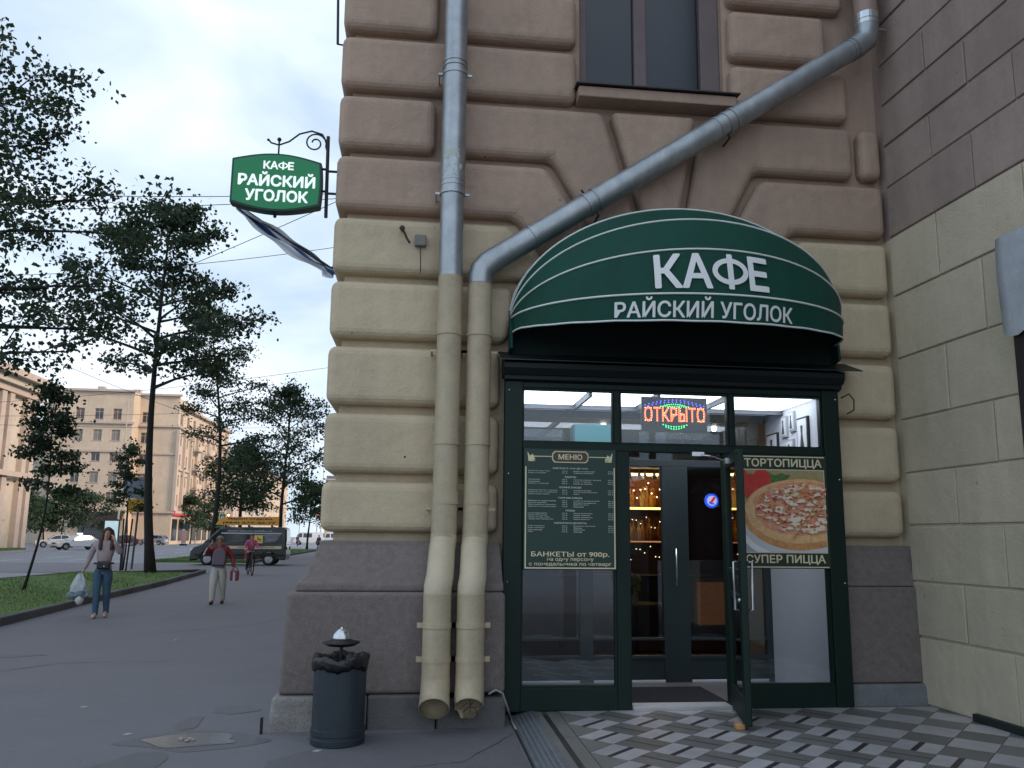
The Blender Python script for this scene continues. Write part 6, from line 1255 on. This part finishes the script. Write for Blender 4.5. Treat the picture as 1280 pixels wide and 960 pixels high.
# striped barrier panel with round sign
p = oz(229, 682); bp_ = thing('barrier_panel', 'red and white striped barrier panel with a round keep-left sign by the orange loader', 'barrier', (p.x, p.y, 0)); hb = oy(229, 662, p.y).z
q = MB(); q.box(p.x-.32, p.x+.32, p.y-.03, p.y+.03, .25, hb); brd = q.obj('board', PAINTW, bp_)
for i in range(5):
    z = .35+i*(hb-.5)/5; q = MB(); q.prism([(p.x-.31, z), (p.x+.31, z+.32), (p.x+.31, z+.50), (p.x-.31, z+.18)], 'y', p.y-.042, p.y-.031); q.obj('red_stripe', mat('barrier_red', (.55, .10, .04), .5), brd)
q = MB(); q.box(p.x-.5, p.x+.5, p.y-.2, p.y+.2, 0, .25); q.obj('foot', RUB, bp_)
q = MB(); q.tube([(p.x+.3, p.y-.06, hb+.45), (p.x+.3, p.y-.02, hb+.45)], .48, 20); q.obj('round_face', mat('sign_dark_green', (.02, .05, .05), .4), bp_); q = MB(); q.tube([(p.x+.3, p.y+.02, .3), (p.x+.3, p.y+.02, hb+.6)], .04, 6); q.obj('post', MATS['post_grey'], bp_)
# bus shelter / light box
p = oz(137, 684); ls = thing('poster_lightbox', 'pale lit advertising lightbox behind the woman across the avenue', 'lightbox', (p.x, p.y, 0)); z1 = oy(137, 649, p.y).z
q = MB(); q.box(p.x-.85, p.x+.95, p.y-.1, p.y+.1, .5, z1); q.obj('box_frame', WALLD, ls, bevel=.02); q = MB(); q.box(p.x-.72, p.x+.82, p.y-.115, p.y-.102, .75, z1-.2); q.obj('poster', mat('lightbox_poster', (.35, .5, .55), .5, var=.8, vscale=1.2, emit=(.55, .75, .8), estr=.35), ls)
# street lamps (thin cream poles in front of the apartment block)
def lamp(label, px, pyt, X, h=None):
    y = ox(px, 600, X).y; zt = ox(px, pyt, X).z; root = thing('street_lamp', label, 'street lamp', (X, y, 0)); q = MB(); q.tube([(X, y, 0), (X, y, zt*.6), (X, y, zt)], [.13, .10, .06], 8); q.obj('pole', mat('pale_pole', (.5, .42, .32), .6), root)
    q = MB(); q.tube([(X, y, zt-.1), (X+.8, y, zt+.25), (X+1.8, y, zt+.3)], .05, 6); q.obj('arm', MATS['pale_pole'], root); q = MB(); q.box(X+1.6, X+2.5, y-.16, y+.16, zt+.22, zt+.38); q.obj('lamp_head', ZINC, root, bevel=.05)
lamp('tall pale street lamp pole before the apartment block wall', 152, 492, -38.5); lamp('distant pale street lamp right of the rightmost tree', 404, 566, -24)
# overhead wires
def wire(label, a, b, sag=.25, r=.014):
    a, b = Vector(a), Vector(b); q = MB(); q.tube([a+(b-a)*(i/16)-Vector((0, 0, sag*4*(i/16)*(1-i/16))) for i in range(17)], r, 4); tag(q.obj('overhead_wire', IRON), label, 'wire')
def wpt(px, py, Y): return oy(px, py, Y)
wire('overhead wire, upper of the two level wires meeting the corner behind the sign', wpt(60, 243, 24), wpt(440, 241, 26), .1, .012)
wire('overhead wire, lower of the two level wires behind the hanging sign', wpt(-20, 262, 24), wpt(440, 247, 26), .1, .012)
wire('overhead wire slanting up from the tree behind the flag to the corner', wpt(130, 374, 30), wpt(440, 243, 26), .1, .012)
wire('faint overhead wire low behind the flag', wpt(-30, 345, 36), wpt(440, 306, 34), .3, .014)
wire('overhead wire crossing above the apartment block roof', wpt(-40, 505, 50), wpt(440, 455, 50), .3, .014)
wire('overhead wire slanting down over the left building', wpt(20, 430, 45), wpt(300, 540, 60), .2, .014)
wire('overhead wire level with the lowest tree tops', wpt(-30, 520, 60), wpt(440, 508, 60), .2, .016)
wire('second overhead wire just below the one at the tree tops', wpt(-30, 530, 60), wpt(440, 533, 60), .2, .016)
# ================================================================ PEOPLE
def hand(nodes, edges, wrist, base, d, side, k=1.0, curl=.6):
    # palm and five fingers rooted in it; d = direction of the hand, side = direction of the thumb
    d = Vector(d).normalized(); sd_ = Vector(side).normalized(); nrm = d.cross(sd_)
    palm = Vector(base)+d*.05*k; nodes.append((tuple(palm), .024*k)); pi = len(nodes)-1; edges.append((wrist, pi))
    end = palm+d*.035*k; 
    for j, (o, l) in enumerate(((.026, .062), (.009, .072), (-.009, .067), (-.026, .052))):
        a = end+sd_*o*k; b = a+d*l*.5*k-nrm*curl*.012*k; c = b+(d*(1-curl)-nrm*curl).normalized()*l*.5*k
        nodes += [(tuple(a), .0095*k), (tuple(b), .0085*k), (tuple(c), .0075*k)]; n = len(nodes); edges += [(pi, n-3), (n-3, n-2), (n-2, n-1)]
    a = Vector(base)+d*.03*k+sd_*.035*k; b = a+(d*.6+sd_*.6)*.04*k; nodes += [(tuple(a), .011*k), (tuple(b), .009*k)]; n = len(nodes); edges += [(pi, n-2), (n-2, n-1)]
def person(label, loc, rz, P, cl, group=None):
    """P: joint positions in metres, facing -Y. cl: clothing colours."""
    root = thing('person', label, 'person', (0, 0, 0), group); V = lambda k: Vector(P[k])
    N_ = []; E_ = []; idx = {}
    def nd(k, co, r, par=None):
        N_.append((tuple(co), r)); idx[k] = len(N_)-1
        if par is not None: E_.append((idx[par], idx[k]))
    nd('pelvis', V('pelvis'), (.13, .10)); nd('waist', V('pelvis').lerp(V('chest'), .5), (.115, .09), 'pelvis'); nd('chest', V('chest'), (.14, .10), 'waist'); nd('neck', V('neck'), .05, 'chest')
    hd = V('head'); nd('jaw', hd+Vector((0, -.012, -.065)), (.055, .065), 'neck'); nd('skull', hd+Vector((0, .005, .02)), (.074, .088), 'jaw'); nd('crown', hd+Vector((0, .01, .085)), (.058, .07), 'skull')
    for s in 'LR':
        nd('sh'+s, V('sh'+s), .055, 'chest'); nd('el'+s, V('el'+s), .040, 'sh'+s); nd('fa'+s, V('el'+s).lerp(V('wr'+s), .3), .038, 'el'+s); nd('wr'+s, V('wr'+s), .026, 'fa'+s)
        d = V('wr'+s)-V('el'+s); hand(N_, E_, idx['wr'+s], V('wr'+s), P.get('hd'+s, tuple(d)), P.get('th'+s, (0, -1, .2)), 1.0, P.get('curl'+s, .6))
        nd('hip'+s, V('hip'+s), .085, 'pelvis'); nd('kn'+s, V('kn'+s), .055, 'hip'+s); nd('ca'+s, V('kn'+s).lerp(V('an'+s), .3), .052, 'kn'+s); nd('an'+s, V('an'+s), .036, 'ca'+s); nd('toe'+s, V('an'+s)+Vector((0, -.13, -.045)), .03, 'an'+s)
    skin_obj('body', N_, E_, cl.get('skin', SKIN), root, sub=1)
    def piece(name, keys, mt, fat, edges=None, extra=None):
        n = []; e = []; ix = {}
        for k, r in keys: n.append((k if not isinstance(k, str) else N_[idx[k]][0], r)); ix[k if isinstance(k, str) else len(n)] = len(n)-1
        for a, b in edges: e.append((ix[a], ix[b]))
        return skin_obj(name, n, e, mt, root, sub=1)
    f = cl.get('bulk', 1.0)
    P2 = dict(P)
    piece('jacket', [('pelvis', (.165*f, .13*f)), ('waist', (.15*f, .125*f)), ('chest', (.165*f, .13*f)), ('neck', .062), ('shL', .072), ('elL', .058), ('faL', .052), ('wrL', .042), ('shR', .072), ('elR', .058), ('faR', .052), ('wrR', .042)], cl['top'], 0,
          [('pelvis', 'waist'), ('waist', 'chest'), ('chest', 'neck'), ('chest', 'shL'), ('shL', 'elL'), ('elL', 'faL'), ('faL', 'wrL'), ('chest', 'shR'), ('shR', 'elR'), ('elR', 'faR'), ('faR', 'wrR')])
    for s in 'LR': N_.append((tuple(V('an'+s)+Vector((0, 0, -.035))), .04)); idx['hm'+s] = len(N_)-1
    piece('trousers', [('hmL', .056*cl.get('leg', 1)), ('hmR', .056*cl.get('leg', 1)), ('pelvis', (.15*f, .12*f)), ('hipL', .10*cl.get('leg', 1)), ('knL', .072*cl.get('leg', 1)), ('caL', .066*cl.get('leg', 1)), ('anL', .052*cl.get('leg', 1)), ('hipR', .10*cl.get('leg', 1)), ('knR', .072*cl.get('leg', 1)), ('caR', .066*cl.get('leg', 1)), ('anR', .052*cl.get('leg', 1))], cl['legs'], 0, [('pelvis', 'hipL'), ('hipL', 'knL'), ('knL', 'caL'), ('caL', 'anL'), ('anL', 'hmL'), ('anR', 'hmR'), ('pelvis', 'hipR'), ('hipR', 'knR'), ('knR', 'caR'), ('caR', 'anR')])
    for s in 'LR':
        a = V('an'+s); skin_obj('shoe', [((a.x, a.y+.03, .05), .047), ((a.x, a.y-.04, .045), .046), ((a.x*1.04, a.y-.12, .038), .044), ((a.x*1.06, a.y-.18, .032), .032)], [(0, 1), (1, 2), (2, 3)], cl['shoes'], root)
    # face
    q = MB(); q.ball(hd+Vector((0, -.098, -.012)), .014, 8, 6, (.8, 1.2, 1.5)); q.obj('nose', cl.get('skin', SKIN), root, smooth=True)
    for s in (-1, 1):
        q = MB(); q.ball(hd+Vector((s*.031, -.083, .018)), .011, 8, 6); q.obj('eye', RUB, root)
        q = MB(); q.ball(hd+Vector((s*.080, .005, .0)), .022, 8, 6, (.4, .8, 1.3)); q.obj('ear', cl.get('skin', SKIN), root, smooth=True)
    q = MB(); q.ball(hd+Vector((0, -.088, -.052)), .018, 8, 5, (1.2, .4, .35)); q.obj('mouth', mat('lips', (.35, .10, .09), .5), root)
    if cl.get('hair'):
        h = cl['hair']; q = MB(); n = 20; m_ = 12; rs = random.Random(3)
        for i in range(m_+1):
            th = (PI*.60)*i/m_
            for k in range(n):
                a = 2*PI*k/n; front = max(0, -math.sin(a)); t2 = th*(1-.42*front); r_ = (.093+.006*math.sin(a*9+i))
                q.v.append(tuple(hd+Vector((r_*.92*math.sin(t2)*math.cos(a), .012+r_*1.12*math.sin(t2)*math.sin(a), .028+r_*1.06*math.cos(t2)))))
        for i in range(m_):
            for k in range(n): q.f.append((i*n+k, i*n+(k+1) % n, (i+1)*n+(k+1) % n, (i+1)*n+k)); q.mi.append(0)
        hair = q.obj('hair', h, root, smooth=True, fix=False)
        if cl.get('long'):
            nn_ = []; ee = []
            for s in (-1, 1):
                b = len(nn_); c = [(s*.065, .03, .06, .04), (s*.088, .01, -.03, .042), (s*.10, -.01, -.13, .045), (s*.105, -.055, -.23, .042), (s*.095, -.085, -.32, .028)]
                nn_ += [(tuple(hd+Vector(x[:3])), x[3]) for x in c]; ee += [(b+i, b+i+1) for i in range(4)]
            b = len(nn_); nn_ += [(tuple(hd+Vector((0, .07, .05))), .07), (tuple(hd+Vector((0, .10, -.08))), .07), (tuple(hd+Vector((0, .13, -.22))), .06)]; ee += [(b, b+1), (b+1, b+2), (0, b), (5, b)]
            skin_obj('long_hair', nn_, ee, h, hair)
    root.location = loc; root.rotation_euler = (0, 0, rz); return root
def base_pose(h=1.68):
    k = h/1.70
    P = dict(pelvis=(0, 0, .93), chest=(0, 0, 1.27), neck=(0, -.005, 1.44), head=(0, -.02, 1.565), shL=(-.17, 0, 1.38), shR=(.17, 0, 1.38), elL=(-.22, .01, 1.11), elR=(.22, .01, 1.11), wrL=(-.23, -.06, .87), wrR=(.23, -.06, .87), hipL=(-.085, 0, .87), hipR=(.085, 0, .87), knL=(-.09, -.02, .49), knR=(.09, -.02, .49), anL=(-.09, .02, .09), anR=(.09, .02, .09))
    return {a: tuple(c*k for c in b) for a, b in P.items()}
# woman
P = base_pose(1.74); P.update(elR=(.30, -.08, 1.22), wrR=(.20, -.19, 1.46), hdR=(-.35, .3, .9), thR=(-.6, -.5, .2), elL=(-.27, .03, 1.12), wrL=(-.34, -.06, .90), hdL=(-.1, 0, -1), knL=(-.07, -.09, .51), anL=(-.06, -.10, .09), knR=(.08, .02, .50), anR=(.09, .10, .10), head=(.03, -.03, 1.60))
pw = oz(124, 772)
JEAN = mat('blue_jeans', (.055, .115, .18), .85, var=.5, vscale=9, var2=(.02, .045, .09)); 
wm = person('woman with long brown hair in a pale pink cardigan, hand at her ear', (pw.x, pw.y, 0), .15, P, dict(top=mat('pale_pink_knit', (.40, .32, .33), .9, var=.3, vscale=12, bump=.4, bscale=60), legs=JEAN, shoes=mat('pink_shoes', (.50, .36, .34), .7), hair=mat('brown_hair', (.05, .024, .018), .6, var=.4, vscale=20), long=True, leg=1.08, bulk=.92))
R_ = Matrix.Rotation(.15, 4, 'Z'); wpos = Vector((pw.x, pw.y, 0)); L2W = lambda v: wpos+(R_ @ Vector(v))
wt = thing('waist_bag', 'black waist bag strapped over the jeans of the woman', 'waist bag', tuple(L2W((0, -.12, 1.0)))); 
q = MB(); M = Matrix.Translation(L2W((.03, -.165, 1.00))) @ R_; q.obox(M, .24, .09, .15); q.obj('pouch', BAGB, wt, bevel=.03, seg=3); q = MB(); q.tube([L2W((.165*math.cos(a)*1.02, .14*math.sin(a), 1.03)) for a in [2*PI*i/20 for i in range(21)]], .020, 6); q.obj('strap', BAGB, wt); q = MB(); q.ball(L2W((.05, -.215, .98)), .018); q.obj('buckle', STEEL, wt)
c = L2W((-.38, -.10, .48)); pb_ = thing('carrier_bag', 'crumpled white and grey plastic carrier bag hanging from the hand of the woman', 'carrier bag', tuple(c))
def crumple(q, c, prof, n=22, s=1, am=.12, sy=.6):
    b = len(q.v)
    for j, (r_, z) in enumerate(prof):
        for k in range(n): a = 2*PI*k/n; rr = r_*(1+am*math.sin(a*5+j*1.7)+am*.6*math.sin(a*9+j*2.9)); q.v.append((c[0]+rr*math.cos(a), c[1]+rr*sy*math.sin(a), c[2]+z+.012*math.sin(a*4+j)))
    for j in range(len(prof)-1):
        for k in range(n): q.f.append((b+j*n+k, b+j*n+(k+1) % n, b+(j+1)*n+(k+1) % n, b+(j+1)*n+k)); q.mi.append(0)
q = MB(); crumple(q, c, [(.02, .36), (.05, .33), (.10, .24), (.15, .12), (.16, .02), (.14, -.03)]); q.obj('bag_top', mat('white_plastic', (.45, .50, .53), .35, var=.5, vscale=14), pb_, smooth=False, fix=False)
q = MB(); crumple(q, c, [(.165, .03), (.19, -.02), (.20, -.06), (.16, -.10), (.08, -.13), (.01, -.135)]); q.obj('bag_bottom', mat('grey_blue_plastic', (.14, .19, .22), .4, var=.5, vscale=14), pb_, smooth=False, fix=False)
q = MB(); crumple(q, c+Vector((.05, -.05, -.14)), [(.01, .10), (.07, .07), (.08, 0), (.05, -.06), (.01, -.08)], am=.06, sy=.9); q.obj('white_bundle', mat('white_bundle', (.55, .55, .52), .7), pb_, smooth=True, fix=False)
q = MB(); q.tube([L2W((-.36, -.07, .80)), c+Vector((-.03, 0, .34)), c+Vector((0, 0, .33))], .009, 5); q.obj('handle', MATS['white_plastic'], pb_)
# older man
P = base_pose(1.58); P.update(elL=(-.34, -.10, 1.14), wrL=(-.21, -.16, 1.34), hdL=(.4, .25, .9), thL=(.5, -.5, .3), elR=(.30, .02, 1.05), wrR=(.33, -.10, .84), head=(-.01, -.06, 1.455), neck=(0, -.02, 1.34), anL=(-.10, -.14, .10), knL=(-.10, -.11, .46), anR=(.10, .12, .11), knR=(.09, .0, .46))
pm = oz(271, 755); RED = mat('red_jacket', (.22, .018, .03), .7, var=.4, vscale=9)
mn = person('older man in a red jacket and white trousers walking with his hand at his ear', (pm.x, pm.y, 0), .1, P, dict(top=RED, legs=mat('white_trousers', (.50, .48, .43), .9, var=.3, vscale=8), shoes=RUB, hair=mat('grey_hair', (.26, .22, .17), .8, var=.4, vscale=30), leg=1.25, bulk=1.12, skin=mat('ruddy_skin', (.36, .17, .12), .6)))
def mbx(name, cx_, cz_, w_, h_, y0, y1, m, parent, b=.02): q = MB(); q.box(cx_-w_/2, cx_+w_/2, y0, y1, cz_-h_/2, cz_+h_/2); o = q.obj(name, m, parent, bevel=b, seg=3); return o
GK = mat('grey_pullover', (.17, .14, .17), .95, var=.4, vscale=12)
q = MB(); q.prism([(-.145, .86), (.13, .84), (.15, 1.05), (.14, 1.2), (.05, 1.30), (-.05, 1.30), (-.14, 1.18), (-.155, 1.0)], 'y', -.175, -.10); o = q.obj('pullover_front', GK, None, bevel=.035, seg=3); o.parent = mn
mbx('waist_band', 0, .90, .30, .03, -.19, -.1, mat('dark_band', (.03, .02, .05), .8), mn, .01)
for (a, b) in (((-.185, -.055, 1.30), (-.335, -.165, 1.15)), ((-.205, -.07, 1.28), (-.35, -.18, 1.13))): q = MB(); q.tube([a, b], .009, 6); q.obj('sleeve_stripe', WHITE, mn)
q = MB(); q.tube([(-.35, -.155, 1.13), (-.265, -.215, 1.30)], .009, 6); q.obj('sleeve_stripe', WHITE, mn)
R_ = Matrix.Rotation(.1, 4, 'Z'); mpos = Vector((pm.x, pm.y, 0)); M2W = lambda v: mpos+(R_ @ Vector(v))
c = M2W((.37, -.13, .66)); sb = thing('shopping_bag', 'red and grey shopping bag in the lowered hand of the older man', 'shopping bag', tuple(c))
q = MB(); q.obox(Matrix.Translation(c) @ R_, .20, .10, .24); q.obj('bag_body', mat('maroon_bag', (.20, .04, .05), .7, var=.5, vscale=14), sb, bevel=.03, seg=3); q = MB(); q.obox(Matrix.Translation(c+Vector((.0, -.052, -.02))) @ R_, .05, .012, .2); q.obj('pale_stripe', PAINTW, sb)
q = MB(); q.tube([c+Vector((-.07, 0, .12)), c+Vector((-.03, 0, .20)), c+Vector((.03, 0, .20)), c+Vector((.07, 0, .12))], .008, 5); q.obj('handle', RUB, sb)
# cyclist in pink with bicycle
pc = oz(312, 719); bk = thing('bicycle', 'dark bicycle with a red child seat ridden towards the camera beside the van', 'bicycle', (0, 0, 0)); brz = .35
def torus(q, c, R__, r_, n=28, k=8, ax='x'):
    b = len(q.v)
    for i in range(n):
        a = 2*PI*i/n
        for j in range(k):
            t = 2*PI*j/k; rr = R__+r_*math.cos(t); q.v.append((c[0]+r_*math.sin(t), c[1]+rr*math.cos(a), c[2]+rr*math.sin(a)))
    for i in range(n):
        for j in range(k): q.f.append((b+i*k+j, b+i*k+(j+1) % k, b+((i+1) % n)*k+(j+1) % k, b+((i+1) % n)*k+j)); q.mi.append(0)
for y in (-.55, .50):
    q = MB(); torus(q, (0, y, .34), .32, .022); w_ = q.obj('wheel', RUB, bk, smooth=True); q = MB()
    for i in range(12): a = PI*i/6; q.tube([(0, y, .34), (0, y+.30*math.cos(a), .34+.30*math.sin(a))], .003, 3)
    tag(q.obj('spokes', STEEL, w_), kind='stuff')
q = MB()
for a, b in (((0, -.38, .86), (0, .10, .32)), ((0, .10, .32), (0, .16, .82)), ((0, .16, .80), (0, -.37, .82)), ((0, .10, .32), (0, .50, .34)), ((0, .16, .72), (0, .50, .34)), ((0, -.36, .98), (0, -.55, .34))): q.tube([a, b], .018, 7)
tag(q.obj('frame', mat('bike_paint', (.03, .03, .04), .4), bk))
q = MB(); q.tube([(-.28, -.25, 1.02), (-.1, -.38, 1.0), (.1, -.38, 1.0), (.28, -.25, 1.02)], .013, 7); q.obj('handlebar', IRON, bk); q = MB(); q.box(-.07, .07, .06, .30, .82, .87); q.obj('saddle', RUB, bk, bevel=.02)
q = MB(); q.prism([(.30, .55), (.62, .55), (.66, .60), (.62, .98), (.56, .98), (.52, .66), (.32, .62)], 'x', -.14, .14); q.obj('child_seat', mat('child_seat_red', (.35, .03, .03), .5), bk, bevel=.02)
q = MB(); q.tube([(-.12, .10, .24), (-.02, .10, .32), (.02, .10, .32), (.12, .10, .40)], .011, 6); q.obj('pedals', IRON, bk)
bk.location = (pc.x, pc.y, 0); bk.rotation_euler = (0, 0, brz)
P = dict(pelvis=(0, .14, .95), chest=(0, .02, 1.25), neck=(0, -.03, 1.41), head=(0, -.07, 1.53), shL=(-.16, .0, 1.35), shR=(.16, .0, 1.35), elL=(-.25, -.04, 1.12), elR=(.25, -.04, 1.12), wrL=(-.27, -.22, 1.06), wrR=(.27, -.22, 1.06), hdL=(0, -1, -.2), hdR=(0, -1, -.2), thL=(1, 0, 0), thR=(-1, 0, 0), hipL=(-.08, .12, .88), hipR=(.08, .12, .88), knL=(-.11, -.12, .60), knR=(.11, -.10, .72), anL=(-.13, .08, .28), anR=(.13, .08, .44))
cy = person('cyclist in a bright pink jacket and dark trousers riding towards the camera beside the van', (pc.x, pc.y, 0), brz, P, dict(top=mat('pink_jacket', (.52, .10, .23), .8, var=.3, vscale=9), legs=mat('black_trousers', (.02, .02, .025), .9), shoes=RUB, hair=MATS['brown_hair'], long=False))
for o in KIDMAP(cy):
    if o.name.startswith('shoe'):
        i = 0 if not any(k.get('done') for k in [o]) else 1
sh = [o for o in KIDMAP(cy) if o.name.startswith('shoe')]; sh[0].location.z = .20; sh[1].location.z = .36
# far pedestrians
for (px, py, lab, tc, lc, rz, hh) in ((371.5, 683, 'distant pedestrian in dark clothes crossing before the white minibus', (.03, .035, .05), (.03, .03, .04), .8, 1.7), (398, 688, 'distant pedestrian in brown jacket near the building corner, walking away', (.10, .06, .06), (.05, .03, .035), 2.8, 1.7)):
    p = oz(px, py); PP = base_pose(hh); PP.update(knL=(-.09, -.12, .49), anL=(-.09, -.18, .10), anR=(.09, .18, .12)); person(lab, (p.x, p.y, 0), rz, PP, dict(top=mat('far_coat_%d' % px, tc, .9), legs=mat('far_trousers_%d' % px, lc, .9), shoes=RUB, hair=MATS['brown_hair']))
